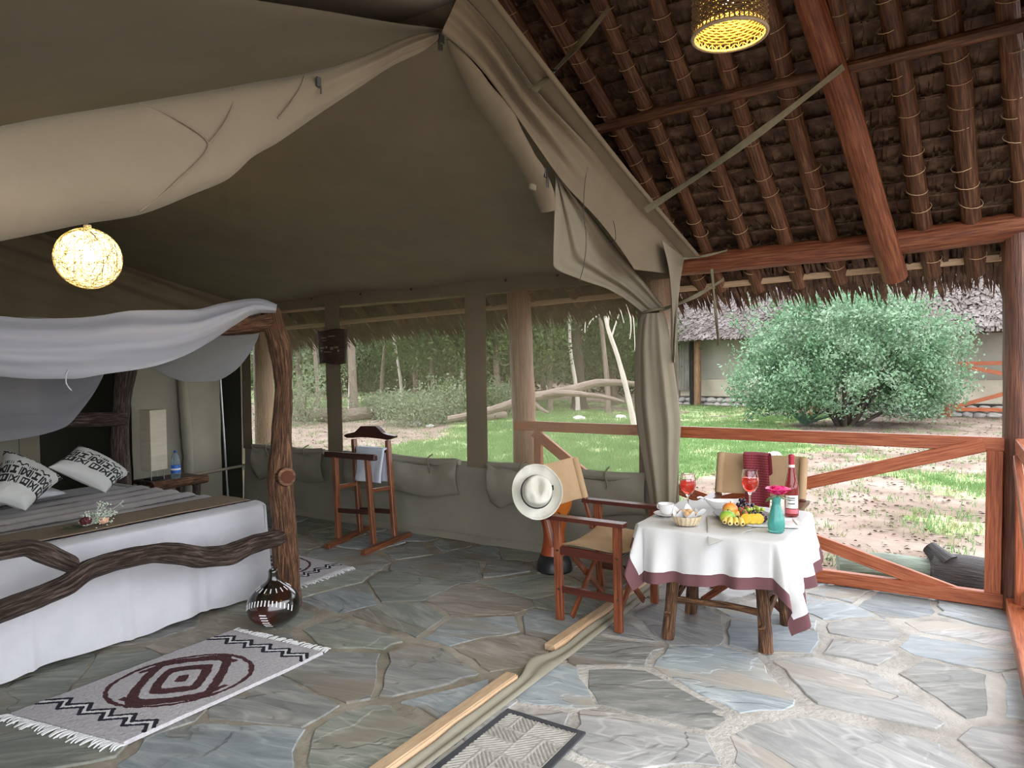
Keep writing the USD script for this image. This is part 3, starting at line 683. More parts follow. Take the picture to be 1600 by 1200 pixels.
for (L_, R_) in [([(1034, 376), (1047, 435), (1051, 500), (1052, 566)], [(1069, 403), (1062, 445), (1058, 500), (1054, 566)])]:
    a, b = px_curve(L_, 24), px_curve(R_, 24)
    P = np.array([[AX(*(a[k] * (1 - v) + b[k] * v), -1.68 + .012 * math.sin(5 * v + k * .2)) for v in np.linspace(0, 1, 8)] for k in range(24)])
    part(gb, 'corner_panel', sheet(P, .005), 'canvas_pale')
C = [(700, 62), (719, 90), (745, 130), (771, 167), (795, 205), (817, 240), (838, 276), (850, 303), (857, 330)]
r_ = [.008, .035, .055, .07, .072, .066, .064, .058, .045]
rf = thing('tent_flap', 'small canvas roll tied down the right side of the gable', 'tent flap', (-1.86, 2.9, 2.4))
part(rf, 'canvas', tube([AX(*c, -1.84) for c in C], r_, n=50, sides=22, rough=.16, seed=12, flat=.55, freq=5), 'canvas')
pz = AX(853, 270, -1.78)
part(rf, 'zip_slider', join([box(pz, (.012, .03, .05), .003), box(pz + [.004, .012, -.05], (.006, .014, .05), .002)]), 'zip_metal')
part(rf, 'buckle', box(AX(832, 292, -1.76), (.02, .05, .03), .005), 'webbing')
# curtain
Lp = px_curve([(868, 272), (866, 345), (864, 413), (905, 436), (950, 452), (1003, 488)], 70); Rp = px_curve([(872, 276), (905, 316), (950, 372), (985, 416), (1015, 452), (1038, 481)], 70)
tie_c = AY(1021, 486, 4.80)
P = np.zeros((70, 40, 3))
for k in range(70):
    t = k / 69
    for j in range(40):
        v = j / 39; q = Lp[k] * (1 - v) + Rp[k] * v
        A_, B_ = AX(*q, -1.84), AY(*q, 4.80)
        p = A_ * (1 - t ** 2) + B_ * t ** 2
        amp = .055 * math.sin(math.pi * min(1, .25 + .75 * t)) ** .5
        P[k, j] = p + unit(EYE - p) * amp * (math.sin(v * 14 + 1.5 * t) + .5 * math.sin(v * 27 + 2)) * (.3 + .7 * t) * (1 - .3 * t)
cu = thing('tent_curtain', 'canvas door curtain gathered with a cord beside the log post', 'curtain', (-1.85, 4.82, 0))
part(cu, 'upper_drape', sheet(P, .006), 'canvas_pale')
for pts in ([(918, 262), (912, 330), (916, 372), (905, 440)], [(958, 345), (962, 372), (956, 380)]):
    part(cu, 'crease_cord', tube([AX(*p, -1.74) for p in pts], .0022, n=16, sides=5), 'cord_dark')
Lq = px_curve([(1003, 491), (997, 515), (993, 560), (993, 620), (999, 680), (1009, 740), (1016, 790), (1018, 885)], 60); Rq = px_curve([(1038, 489), (1044, 515), (1052, 570), (1060, 630), (1063, 665), (1060, 710), (1055, 790), (1048, 885)], 60)
rings = []
for k in range(60):
    t = k / 59; a, b = AY(*Lq[k], 4.80), AY(*Rq[k], 4.80); c = (a + b) / 2; w = np.linalg.norm(b - a) / 2
    ax = unit(b - a); ring = []
    for ph in np.linspace(0, 2 * np.pi, 64, endpoint=False):
        fold = 1 + (.16 + .08 * t) * math.sin(7 * ph + 1.2 * t) * min(1, .35 + 2 * t) + .07 * math.sin(13 * ph + 2 * t)
        ring.append(c + ax * w * math.cos(ph) * (1 + .05 * math.sin(7 * ph)) + np.array([.25, -1, 0]) * .6 * w * math.sin(ph) * fold)
    rings.append(ring)
part(cu, 'lower_drape', loft(rings), 'canvas_pale')
part(cu, 'cord', tube([tie_c + .075 * np.array([math.cos(q), .8 * math.sin(q), .15 * math.cos(q)]) for q in np.linspace(0, 2 * np.pi, 22)], .011, sides=7, caps=False), 'webbing')

def strap(pts, w, label, slack=.0, extra=None):
    pts = [np.asarray(p, float) for p in pts]
    c = spline(pts, 26); d = np.gradient(c, axis=0)
    P = []
    for k, (p, t_) in enumerate(zip(c, d)):
        s = unit(np.cross(t_, EYE - np.array([-1.0, 2.0, 0]) - p)); tw = .9 * math.sin(k * .22)
        nrm = unit(np.cross(s, t_)); s = s * math.cos(tw) + nrm * math.sin(tw)
        z = -slack * math.sin(math.pi * k / 25)
        P.append([p + s * w * q + [0, 0, z] for q in (-.5, 0, .5)])
    t = thing('strap', label, 'strap', pts[0])
    part(t, 'band', sheet(np.array(P), .004), 'webbing')
    if extra is not None:
        th = np.linspace(0, 2 * np.pi, 17); u = unit(pts[1] - pts[0]); s = unit(np.cross(u, [0, 0, 1.0])); nn = np.cross(s, u)
        part(t, 'ring', tube([extra + .03 * (math.cos(q) * u + math.sin(q) * s) for q in th], .004, sides=6, caps=False), 'zip_metal')
    return t
fe = lambda px, py: AX(px, py, -1.61)
a, b = fe(833, 142), on_roof(952, 12, -.06)
strap([a, a + (b - a) * .35, b], .035, 'short webbing strap tying the upper tent edge to a roof pole', .02, a + (b - a) * .18)
a, b = fe(1008, 329), on_roof(1318, 104, -.2)
strap([a, a + (b - a) * .4, a + (b - a) * .7, b], .042, 'long webbing strap from the tent edge to the thick red roof pole', .03)
a, b = fe(1066, 404), AY(1136, 391, 5.12)
strap([a, b], .018, 'thin strap from the lower tent corner to the eave beam', .01)
a, b = tie_c + [.05, -.02, .0], AY(1131, 436, 5.3)
strap([a, (a + b) / 2, b], .03, 'twisted tie band running from the gathered curtain up to a rafter end', .025)
a, b = AY(1112, 420, 5.12), AY(1123, 540, 5.12)
strap([a, (a + b) / 2, b], .022, 'loose strap end hanging down below the eave beam', 0)

# ---------------------------------------------------------------- threshold
plain('tape_grey', (.5, .5, .5), .6)
def board(p, q, label):
    t = thing('threshold_board', label, 'board', (p[0], p[1], 0))
    part(t, 'board', beam(p, q, .062, .036, ch=.004), 'raw_wood')
    part(t, 'cut_edge', beam(np.array(p) + [.0335, 0, -.002], np.array(q) + [.0335, 0, -.002], .005, .03, ch=.001), 'raw_edge')
board((-1.835, 1.2, .020), (-1.835, 2.83, .020), 'nearer wooden batten of the threshold, beside the doormat')
board((-1.845, 3.22, .020), (-1.825, 4.62, .020), 'farther wooden batten of the threshold, running under the safari chair')
u = np.linspace(0, 1, 90)[:, None]; v = np.linspace(0, 1, 8)[None]
Y = 1.15 + 3.55 * u + 0 * v; X = -1.79 + .075 * v - .0 * u
gap = np.exp(-((Y - 3.02) / .12) ** 2)
X = X - .05 * gap * (1 - v) ; Z = .008 + .006 * np.sin(v * 9 + 2 * u) + .018 * gap * (1 - v) + .012 * (1 - v) * (meshkit.noise(np.stack([Y * 6, v + 0 * u, Y * 0], -1), 2))
single('floor_canvas', sheet(np.stack([X, Y, Z], -1), .004), 'canvas_green', 'grey-green canvas hem lying along the threshold battens', 'canvas strip')

# ---------------------------------------------------------------- bed of logs
surf('linen_white', [(.50, .50, .52), (.57, .57, .59)], scale=3, rough=.85, bump=.25, bump_scale=30, bump_dist=.008, spec=.2, sheen=.2)
surf('sheet_white', [(.55, .55, .57), (.62, .62, .64)], scale=3, rough=.85, bump=.2, bump_scale=40, bump_dist=.006, spec=.2)
surf('runner_tan', [(.25, .19, .135), (.30, .235, .17)], scale=40, rough=.9, bump=.3, bump_scale=300, bump_dist=.002, spec=.15)
surf('duvet_a', [(.36, .345, .34), (.42, .40, .395)], scale=20, rough=.9, bump=.2, bump_scale=200, bump_dist=.002, spec=.15)
surf('duvet_b', [(.12, .115, .12), (.16, .15, .155)], scale=20, rough=.9, bump=.2, bump_scale=200, bump_dist=.002, spec=.15)
plain('print_black', (.012, .012, .014), .8)
see_through('net', (.70, .71, .75), .34, .55, vary=.35)
see_through('net_thin', (.64, .65, .70), .6, .55, vary=.3)
plain('knot_wood', (.10, .035, .018), .8, specular_ior_level=.2)
bed = thing('log_bed', 'four-poster bed built of dark crooked logs, with white bedding', 'bed', (-5.0, 2.0, 0))
def log_px(pts, x=None, y=None, n=30, mat='bark', seed=0, name='post', sides=16, rough=.09, freq=7, flat=1.0):
    P, R_ = [], []
    for (px, py, w) in pts:
        p = AX(px, py, x) if x is not None else AY(px, py, y)
        P.append(p); R_.append(w / 2 / FPX * depth(p))
    return part(bed, name, tube(P, R_, n=n, sides=sides, rough=rough, seed=seed, freq=freq, flat=flat), mat)
XP_ = -3.68
fp = log_px([(421, 483, 30), (430, 515, 33), (438, 545, 33), (441, 575, 30), (443, 610, 27), (441, 650, 29), (440, 700, 32), (438, 730, 38), (437, 755, 40), (440, 785, 37), (444, 830, 37), (447, 880, 39), (449, 920, 40), (450, 958, 42)], x=XP_, n=60, seed=3, rough=.1)
ks = AX(446, 745, XP_ + .07)
kd = unit([.9, -.35, .12])
part(fp, 'branch_stub', tube([ks - kd * .08, ks - kd * .02, ks + kd * .035], [.05, .062, .056], n=8, sides=16, rough=.08, seed=9), 'bark')
part(fp, 'cut_face', lathe([(0, .003), (.02, .004), (.036, .002), (.046, -.004), (.05, -.014)], 20).tf(np.stack([unit(np.cross([0, 0, 1], kd)), np.cross(kd, unit(np.cross([0, 0, 1], kd))), kd], 1), ks + kd * .037), 'knot_wood')
log_px([(-260, 480, 34), (-240, 700, 36), (-230, 1000, 42), (-225, 1180, 46)], x=XP_, n=40, seed=4)
XH = -6.12
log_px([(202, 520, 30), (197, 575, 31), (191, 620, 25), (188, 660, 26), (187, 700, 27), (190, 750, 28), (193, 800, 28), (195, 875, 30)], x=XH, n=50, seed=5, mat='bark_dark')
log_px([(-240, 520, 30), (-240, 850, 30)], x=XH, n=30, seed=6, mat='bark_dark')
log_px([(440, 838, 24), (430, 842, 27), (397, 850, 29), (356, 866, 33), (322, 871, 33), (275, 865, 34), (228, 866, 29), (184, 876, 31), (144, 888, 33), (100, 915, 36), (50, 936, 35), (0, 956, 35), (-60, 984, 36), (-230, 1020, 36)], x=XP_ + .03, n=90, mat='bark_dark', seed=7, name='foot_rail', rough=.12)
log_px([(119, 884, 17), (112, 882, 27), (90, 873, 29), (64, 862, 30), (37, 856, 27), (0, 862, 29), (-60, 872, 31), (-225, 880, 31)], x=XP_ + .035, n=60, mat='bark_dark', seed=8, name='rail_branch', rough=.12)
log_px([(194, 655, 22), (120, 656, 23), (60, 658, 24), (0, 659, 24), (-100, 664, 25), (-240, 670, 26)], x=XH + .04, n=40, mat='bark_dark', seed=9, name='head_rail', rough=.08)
t0, t1 = AX(421, 503, XP_), AX(202, 530, XH)
part(bed, 'canopy_beam', tube([t0, t0 + (t1 - t0) * .3 + [0, 0, -.02], t0 + (t1 - t0) * .7, t1], [.05, .053, .05, .05], n=40, sides=14, rough=.1, seed=11), 'bark')
t2 = AX(-255, 526, XP_)
part(bed, 'canopy_beam', tube([t0, (t0 + t2) / 2 + [0, 0, -.03], t2], [.05, .05, .05], n=30, sides=14, rough=.1, seed=12), 'bark')
t3 = AX(-240, 530, XH)
part(bed, 'canopy_beam', tube([t1, (t1 + t3) / 2, t3], .05, n=20, sides=12, rough=.1, seed=13), 'bark_dark')
part(bed, 'canopy_beam', tube([t2, (t2 + t3) / 2, t3], .05, n=20, sides=12, rough=.1, seed=14), 'bark_dark')
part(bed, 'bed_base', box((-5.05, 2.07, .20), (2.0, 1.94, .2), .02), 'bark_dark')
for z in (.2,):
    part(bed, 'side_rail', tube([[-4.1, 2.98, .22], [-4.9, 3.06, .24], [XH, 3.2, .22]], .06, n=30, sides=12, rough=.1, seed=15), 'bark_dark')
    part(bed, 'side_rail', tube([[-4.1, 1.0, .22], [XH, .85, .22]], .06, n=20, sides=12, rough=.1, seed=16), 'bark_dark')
# mattress and bedding
BX0, BX1, BY0, BY1, BZ = -6.02, -4.03, 1.10, 3.06, .615
def rounded_box(c, s, r, n=7, wob=0.0, seed=0):
    t = trimesh.creation.box(s); 
    g = trimesh.creation.icosphere(3); v = np.asarray(g.vertices)
    q = np.sign(v) * (np.asarray(s) / 2 - r) + v * r
    t = trimesh.convex.convex_hull(q)
    return M(np.asarray(t.vertices) + c, t.faces, np.asarray(t.vertices)[:, :2], False)
single('mattress', rounded_box(((BX0 + BX1) / 2, (BY0 + BY1) / 2, .455), (BX1 - BX0, BY1 - BY0, .31), .06), 'sheet_white', 'thick white mattress on the log bed', 'mattress')
# top sheet and valance hanging over foot and side: one cloth
def bed_z(x, y): return BZ + .012 * (meshkit.noise(np.stack([x * 3, y * 3, x * 0], -1), 8) - .5)
def valance():
    out = []
    # foot face
    u = np.linspace(0, 1, 110)[:, None]; v = np.linspace(0, 1, 26)[None]
    Y = BY0 - .02 + (BY1 - BY0 + .05) * u + 0 * v
    h = np.clip((v - .22) / .78, 0, 1)
    Z = np.where(v < .22, BZ + .018, BZ + .018 - (BZ - .03) * h) + 0 * u
    rc = np.clip(v / .22, 0, 1)
    X = np.where(v < .22, BX1 - .10 + .115 * np.sin(rc * np.pi / 2), BX1 + .015 + .035 * h) + 0 * u
    Z = Z - np.where(v < .22, .03 * (1 - np.cos(rc * np.pi / 2)), .03)
    rip = .014 * np.sin(Y * 21 + 1.2 * np.sin(Y * 5)) * h + .02 * h * (meshkit.noise(np.stack([Y * 5, h * 1.5 + 0 * u, Y * 0], -1), 3) - .5) * 2
    pleat = sum(.022 * np.exp(-((Y - c) / .02) ** 2) * h for c in (1.62, 2.12, 2.6))
    X = X + rip + pleat
    Z = Z + .01 * np.sin(Y * 8) * (h > .9)
    out.append(sheet(np.stack([X, Y, Z], -1), .005))
    # far side
    u = np.linspace(0, 1, 60)[:, None]
    X = BX1 + .03 - (BX1 - BX0) * u + 0 * v
    Y = BY1 + .01 + .02 * h + .01 * np.sin(X * 20) * h + 0 * u
    Z = BZ - (BZ - .05) * v + 0 * u
    out.append(sheet(np.stack([X, Y, Z], -1), .005))
    return join(out, True)
single('bed_valance', valance(), 'linen_white', 'white cloth valance hanging to the floor over the foot of the bed', 'bed valance')
# striped cover: ribs across the bed, alternating light and grey
u = np.linspace(0, 1, 150)[:, None]; v = np.linspace(0, 1, 60)[None]
X = -5.45 + (1.06) * u + 0 * v; Y = BY0 - .02 + (BY1 - BY0 + .035) * v + 0 * u
Z = BZ + .022 + .008 * 1.6 * np.sin(X * 30 + 1.5 * np.sin(Y * 2.3)) * np.sin(np.pi * u) ** .3 + .03 * (meshkit.fbm(np.stack([X * 4, Y * 1.3, X * 0], -1), 3, 5) - .5)
Z = Z - .05 * np.clip((v - .965) / .035, 0, 1) ** 2
P = np.stack([X, Y, Z], -1)
Xc = (X[:-1, :-1] + X[1:, 1:]) / 2; Yc = (Y[:-1, :-1] + Y[1:, 1:]) / 2
dark = np.sin(Xc * 30 + 1.5 * np.sin(Yc * 2.3) + 2.4 + .8 * meshkit.noise(np.stack([Xc * 3, Yc * 5, Xc * 0], -1), 6)) > .55
cov = thing('bed_cover', 'crumpled grey striped cover across the middle of the bed', 'bed cover', (-4.9, 2.0, BZ))
a, b = split_grid(P, dark)
part(cov, 'cover', a, 'duvet_a'); part(cov, 'stripe', b, 'duvet_b')
P2 = P.copy(); P2[..., 2] -= .012
part(cov, 'lining', sheet(P2, .004), 'duvet_a')
u = np.linspace(0, 1, 20)[:, None]; v = np.linspace(0, 1, 70)[None]
X = -4.43 + .31 * u + 0 * v; Y = BY0 - .02 + (BY1 - BY0 + .05) * v + 0 * u
Z = BZ + .034 + .006 * (meshkit.noise(np.stack([X * 8, Y * 4, X * 0], -1), 8) - .5) - .05 * np.clip((v - .97) / .03, 0, 1) ** 2
single('bed_runner', sheet(np.stack([X, Y, Z], -1), .006), 'runner_tan', 'tan cloth runner across the foot end of the bed', 'bed runner')
# pillows
def pillow_grid(w, h, t, n=90, sag=0.0, seed=0):
    u, v = np.meshgrid(np.linspace(-1, 1, n), np.linspace(-1, 1, n), indexing='ij')
    pin = 1 - .07 * (1 - np.abs(v) ** 2) * np.abs(u) ** 4; pin2 = 1 - .07 * (1 - np.abs(u) ** 2) * np.abs(v) ** 4
    z = t / 2 * ((1 - np.abs(u) ** 2.6) * (1 - np.abs(v) ** 2.6)) ** .48
    z = z * (1 + .25 * (meshkit.fbm(np.stack([u * 2, v * 2, u * 0 + seed], -1), 3, seed) - .5))
    return u, v, np.stack([u * w / 2 * pin, v * h / 2 * pin2, z], -1)
def pattern(u, v):
    """rows of printed bars, crosses, boxes and waves"""
    a = (u + 1) * 1.9; band = (v + 1) / 2
    dark = np.zeros_like(u, bool)
    rows = [(.24, .39, 0), (.42, .60, 1), (.62, .72, 2), (.87, .99, 1)]
    for lo, hi, k in rows:
        q = (band - lo) / (hi - lo); ins = (q > 0) & (q < 1)
        m = np.mod(a + .37 * k, 1.6)
        if k == 0: s = ((m > .1) & (m < .72) & ~((m > .2) & (m < .62) & (np.abs(q - .5) < .26) & (np.abs(np.mod(m * 4, 1) - .5) > .2))) | ((np.abs(m - .85) < .05) | (np.abs(m - 1.45) < .05)) | ((m > .95) & (m < 1.35) & (np.abs(np.abs(q - .5) - np.abs(m - 1.15) * 2) < .16))
        elif k == 1: s = (np.abs(m - .1) < .05) | (np.abs(m - .25) < .05) | ((np.abs(m - .5) < .2) & (np.abs(np.abs(q - .5) - np.abs(m - .5) * 2.4) < .17)) | (np.abs(m - .75) < .05) | (np.abs(m - .9) < .05) | ((m > 1.05) & (m < 1.5) & ((q < .3) | (q > .72) | (np.abs(m - 1.28) < .06)))
        else: s = (np.abs(q - .5 - .3 * np.sin(m * 12)) < .2) & (m < .8) | ((m > .9) & (m < 1.5) & (np.mod(m * 8, 1) < .5) & (q < .7))
        dark |= ins & s
    return dark
plain('cushion_cloth', (.52, .53, .50), .9)
def cushion(corners, t, label, seed, flip=False):
    """corners: left, top, right, bottom as points of the place"""
    A_, B_, C_, D_ = [np.asarray(q, float) for q in corners]
    u, v, P = pillow_grid(1, 1, t, seed=seed)
    uu, vv = P[..., 0] + .5, P[..., 1] + .5
    base = (A_ * ((1 - uu) * (1 - vv))[..., None] + B_ * ((1 - uu) * vv)[..., None] + C_ * (uu * vv)[..., None] + D_ * (uu * (1 - vv))[..., None])
    nrm = unit(np.cross(C_ - A_, B_ - D_)); 
    if nrm @ (EYE - A_) < 0: nrm = -nrm
    F_ = base + nrm * P[..., 2:3]; K_ = base - nrm * P[..., 2:3] * .55
    uc, vc = (u[:-1, :-1] + u[1:, 1:]) / 2, (v[:-1, :-1] + v[1:, 1:]) / 2
    c = (A_ + B_ + C_ + D_) / 4
    th = thing('cushion', label, 'cushion', (c[0], c[1], c[2] - .1), 'patterned cushions on the bed')
    a, b = split_grid(F_, pattern(uc, vc))
    a.uv *= 1
    kk = split_grid(K_, np.zeros_like(uc, bool))[0]; kk.f = kk.f[:, ::-1]
    part(th, 'cover', join([a, kk], True), 'cushion_cloth'); part(th, 'printed_pattern', b, 'print_black', kind='stuff')
Xc1 = -5.30
cushion([AX(75, 730, -5.28), AX(122, 696, -5.5), AX(204, 740, -5.42), AX(165, 770, -5.15)], .17, 'black and white patterned cushion leaning by the right log of the headboard', 1)
cushion([AX(-22, 780, -5.0), AX(6, 703, -5.4), AX(98, 748, -5.25), AX(40, 798, -4.95)], .19, 'black and white patterned cushion at the left edge of the picture', 2)
def flat_pillow(c, w, h, t, rot, label):
    u, v, P = pillow_grid(w, h, t, n=40, seed=7)
    R_ = rz(rot)
    A_ = P @ R_.T + c; B_ = (P * [1, 1, -.4]) @ R_.T + c
    m = split_grid(A_, np.zeros((39, 39), bool))[0]; k = split_grid(B_, np.zeros((39, 39), bool))[0]; k.f = k.f[:, ::-1]
    single('pillow', join([m, k], True), 'sheet_white', label, 'pillow')
flat_pillow(np.array([-5.66, 2.1, BZ + .05]), .45, .75, .16, .03, 'plain white pillow lying flat behind the patterned cushions')

# ---------------------------------------------------------------- mosquito net
def swag(top, bot, x=None, y=None, n=90, m=34, depth_=.10, folds=4, seed=0, ripple=.02, lean=0.0):
    a, b = px_curve(top, n), px_curve(bot, n); P = np.zeros((n, m, 3))
    kk, jj = np.meshgrid(np.arange(n) / n, np.arange(m) / m, indexing='ij'); NZ = meshkit.fbm(np.stack([kk * 2.2 + jj * .6, (jj + .25 * np.sin(kk * 3)) * folds * 1.3, kk * 0 + seed * 3.1], -1), 3, seed)
    for k in range(n):
        for j in range(m):
            v = j / (m - 1); q = a[k] * (1 - v) + b[k] * v
            p = AX(*q, x) if x is not None else AY(*q, y)
            s = math.sin(math.pi * v) * depth_ + ripple * 2.6 * (NZ[k, j] - .5) + lean * (1 - v)
            P[k, j] = p + unit(EYE - p) * s
    return sheet(P, .0008)
net = thing('mosquito_net', 'sheer white mosquito net swagged over the canopy of the bed', 'mosquito net', (-4.6, 2.0, 1.5))
part(net, 'front_swag', swag([(433, 476), (400, 466), (350, 473), (300, 484), (213, 485), (133, 496), (53, 498), (0, 494), (-150, 488), (-260, 480)], [(431, 489), (405, 489), (367, 508), (333, 531), (283, 558), (233, 574), (167, 584), (110, 592), (57, 592), (0, 588), (-150, 570), (-260, 500)], x=XP_ + .06, folds=5, ripple=.018), 'net')
part(net, 'front_swag', swag([(428, 478), (380, 482), (320, 498), (250, 508), (150, 516), (50, 510), (-150, 498)], [(426, 484), (380, 500), (320, 535), (250, 562), (150, 580), (50, 584), (-150, 560)], x=XP_ - .05, folds=4, ripple=.02, seed=2), 'net_thin')
part(net, 'side_swag', swag([(407, 513), (380, 518), (345, 521), (300, 540), (262, 562), (234, 572)], [(403, 528), (390, 552), (366, 580), (333, 596), (300, 597), (240, 575)], y=2.98, folds=3, ripple=.012, depth_=.05), 'net')
part(net, 'head_drape', swag([(168, 570), (120, 560), (60, 555), (0, 555), (-120, 560)], [(160, 590), (128, 640), (100, 668), (0, 690), (-120, 700)], x=XH + .16, folds=6, ripple=.02, depth_=.04), 'net_thin')
# roof of the net, slung between the canopy logs
P = np.zeros((40, 40, 3))
for k in range(40):
    for j in range(40):
        u_, v_ = k / 39, j / 39
        p = (t0 * (1 - u_) + t2 * u_) * (1 - v_) + (t1 * (1 - u_) + t3 * u_) * v_
        P[k, j] = p + [0, 0, .055 - .09 * math.sin(math.pi * v_) * math.sin(math.pi * u_) + .008 * math.sin(u_ * 40)]
part(net, 'net_roof', sheet(P, .0008), 'net_thin')
part(net, 'tie', tube([AX(107, 578, XP_ + .1), AX(103, 596, XP_ + .1), AX(112, 610, XP_ + .1)], .003, n=10, sides=5), 'linen_white')
# ---------------------------------------------------------------- lamps
see_through('lamp_paper', (.90, .86, .68), .22, .8)
surf('lamp_string', [(.6, .53, .36), (.74, .67, .48)], scale=30, rough=.8, bump=0, translucent=.35)
surf('basket_dark', [(.12, .07, .028), (.22, .135, .055)], scale=30, rough=.7, bump=.2, translucent=.12)
surf('basket_rim', [(.3, .22, .13), (.42, .32, .2)], scale=30, rough=.8, bump=.2)
material('bulb_warm', {'e': ('emission', {'color': (1.0, .82, .46), 'strength': 190.0})}, [], 'e.emission')
material('bulb_yellow', {'e': ('emission', {'color': (1.0, .74, .16), 'strength': 200.0})}, [], 'e.emission')
plain('lamp_cap', (.6, .52, .38), .6)
plain('cable', (.75, .72, .66), .6)
rg = np.random.RandomState(21)
bc = EYE + ray(138, 404) * 3.9
ball = thing('pendant_lamp', 'glowing ball lamp wound of string, hanging in the tent over the bed', 'lamp', (bc[0], bc[1], bc[2] - .17))
R0 = .168
sh = blob(bc, (R0, R0, R0), 4)
part(ball, 'shade_lining', sh, 'lamp_paper')
ms = []
for k in range(150):
    ax = unit(rg.normal(size=3)); u = unit(np.cross(ax, rg.normal(size=3))); w = np.cross(ax, u); h = rg.uniform(-.75, .75)
    th = np.linspace(0, 2 * np.pi, 33)
    ms.append(tube([bc + (R0 + .002) * (ax * h + math.sqrt(1 - h * h) * (u * math.cos(q) + w * math.sin(q))) for q in th], .0013, sides=3, caps=False))
part(ball, 'string_winding', join(ms, True), 'lamp_string', kind='stuff')
part(ball, 'bulb', blob(bc + [0, 0, .03], (.028, .028, .045), 3), 'bulb_warm', label='glowing bulb')
part(ball, 'cap', lathe([(0, .19), (.018, .19), (.02, .185), (.02, .165), (0, .165)], 16, bc), 'lamp_cap')
part(ball, 'cable', tube([bc + [0, 0, .18], bc + [0, 0, .66]], .004, sides=6), 'cable')
lc = EYE + ray(1140, 57) * 2.8
bas = thing('pendant_lamp', 'woven basket cylinder lamp shining yellow under the thatched roof', 'lamp', tuple(lc))
RL, ms = .142, []
th = np.linspace(0, 2 * np.pi, 97)
for k in range(26):
    z = .034 + k * .0115
    ms.append(tube([lc + [(RL + .0035 * math.cos(24 * q + math.pi * k)) * math.cos(q), (RL + .0035 * math.cos(24 * q + math.pi * k)) * math.sin(q), z] for q in th],   .0054, sides=5, caps=False))
part(bas, 'woven_rings', join(ms, True), 'basket_dark', kind='stuff')
ms = []
for k in range(48):
    q = k * 2 * np.pi / 48
    p = lc + [RL * math.cos(q), RL * math.sin(q), .008]; ms.append(tube([p, p + [0, 0, .32]], .0036, sides=4))
for k in range(420):
    q = rg.randint(48) * 2 * np.pi / 48 + .065; z = .04 + rg.randint(25) * .0115; p = lc + [RL * math.cos(q), RL * math.sin(q), z]
    ms.append(box(p, (.004, .015, .0075), .001, rz(q)))
part(bas, 'stakes', join(ms), 'basket_dark', kind='stuff')
part(bas, 'bottom_rim', tube([lc + [(RL + .002) * math.cos(q), (RL + .002) * math.sin(q), .004] for q in th], .008, sides=8, caps=False), 'basket_rim')
ms = [tube([lc + [RL * math.cos(q), RL * math.sin(q), .012 + .014 * abs(math.sin(q * 14))] for q in np.linspace(0, 2 * np.pi, 240)], .0028, sides=4, caps=False)]
part(bas, 'zigzag_row', join(ms), 'basket_rim')
tp = lc + [0, 0, .335]
part(bas, 'top', lathe([(.001, .0), (RL, -.0), (RL + .003, -.006), (RL, -.012), (.001, -.012)], 40, tp), 'basket_dark')
part(bas, 'bulb', blob(lc + [0, 0, .19], (.052, .052, .062), 3), 'bulb_yellow', label='glowing bulb')
part(bas, 'cable', tube([tp, tp + [0, 0, 1.3]], .005, sides=6), 'cord_dark')

# bedside: log table, paper lamp, water bottle
bt = thing('bedside_table', 'low dark log table between the bed and the tent wall', 'table', (-6.2, 3.75, 0))
pa, pb = AX(200, 755, -6.2), AX(318, 764, -6.05)
zt = .545
part(bt, 'top', box((-6.22, 3.72, zt - .02), (.36, .5, .04), .01), 'bark_dark')
part(bt, 'edge_log', tube([[-6.03, 3.44, zt - .03], [-6.02, 3.7, zt - .028], [-6.03, 3.97, zt - .03]], .042, n=20, sides=14, rough=.08, seed=31), 'bark')
for x in (-6.36, -6.08):
    for y in (3.53, 3.9): part(bt, 'leg', tube([[x, y, 0], [x, y, zt - .03]], .035, n=14, sides=10, rough=.1, seed=int(x * 10 + y * 3) % 20), 'bark_dark')
surf('paper_shade', [(.60, .56, .42), (.68, .63, .49)], scale=4, stretch=(1, 1, 9), rough=.9, bump=.25, bump_scale=18, bump_dist=.004, translucent=.2)
nl = thing('table_lamp', 'tall square paper table lamp, unlit, on the bedside log table', 'lamp', (-6.24, 3.60, zt))
a0 = AX(240, 640, -6.24); hz = a0[2]
nx_, ny_ = -6.24, AX(240, 700, -6.24)[1]
part(nl, 'shade', box((nx_, ny_, (hz + zt + .09) / 2), (.15, .17, hz - zt - .09), .004, rz(.12)), 'paper_shade')
part(nl, 'base', box((nx_, ny_, zt + .008), (.13, .13, .016), .004, rz(.12)), 'print_black')
for dx, dy in ((-.055, -.06), (.055, -.06), (-.055, .06), (.055, .06)): part(nl, 'foot', tube([[nx_ + dx, ny_ + dy, zt], [nx_ + dx, ny_ + dy, zt + .1]], .005, sides=6), 'pole_metal')
material('bottle_plastic', {'p': ('principled_bsdf', {'base_color': (.65, .8, .92), 'roughness': .08, 'transmission_weight': .9, 'ior': 1.2})}, [], 'p.BSDF')
plain('label_blue', (.02, .13, .50), .4); plain('cap_blue', (.02, .08, .3), .4); plain('paper_white', (.75, .75, .76), .8)
wb_ = AX(275, 752, -6.10)
wbt = thing('water_bottle', 'clear plastic water bottle with a blue label on the bedside log table', 'bottle', (-6.10, wb_[1], zt))
c = (-6.10, wb_[1], zt)
part(wbt, 'body', lathe([(0, .002), (.036, .002), (.041, .01), (.041, .06), (.039, .065), (.041, .07), (.041, .13), (.038, .135), (.041, .14), (.041, .17), (.034, .2), (.02, .225), (.014, .235), (.014, .25), (0, .25)], 24, c), 'bottle_plastic')
part(wbt, 'label_band', lathe([(.0415, .055), (.0425, .057), (.0425, .125), (.0415, .127)], 24, c), 'label_blue')
part(wbt, 'label_stripe', lathe([(.0428, .082), (.0432, .084), (.0432, .098), (.0428, .1)], 24, c), 'paper_white')
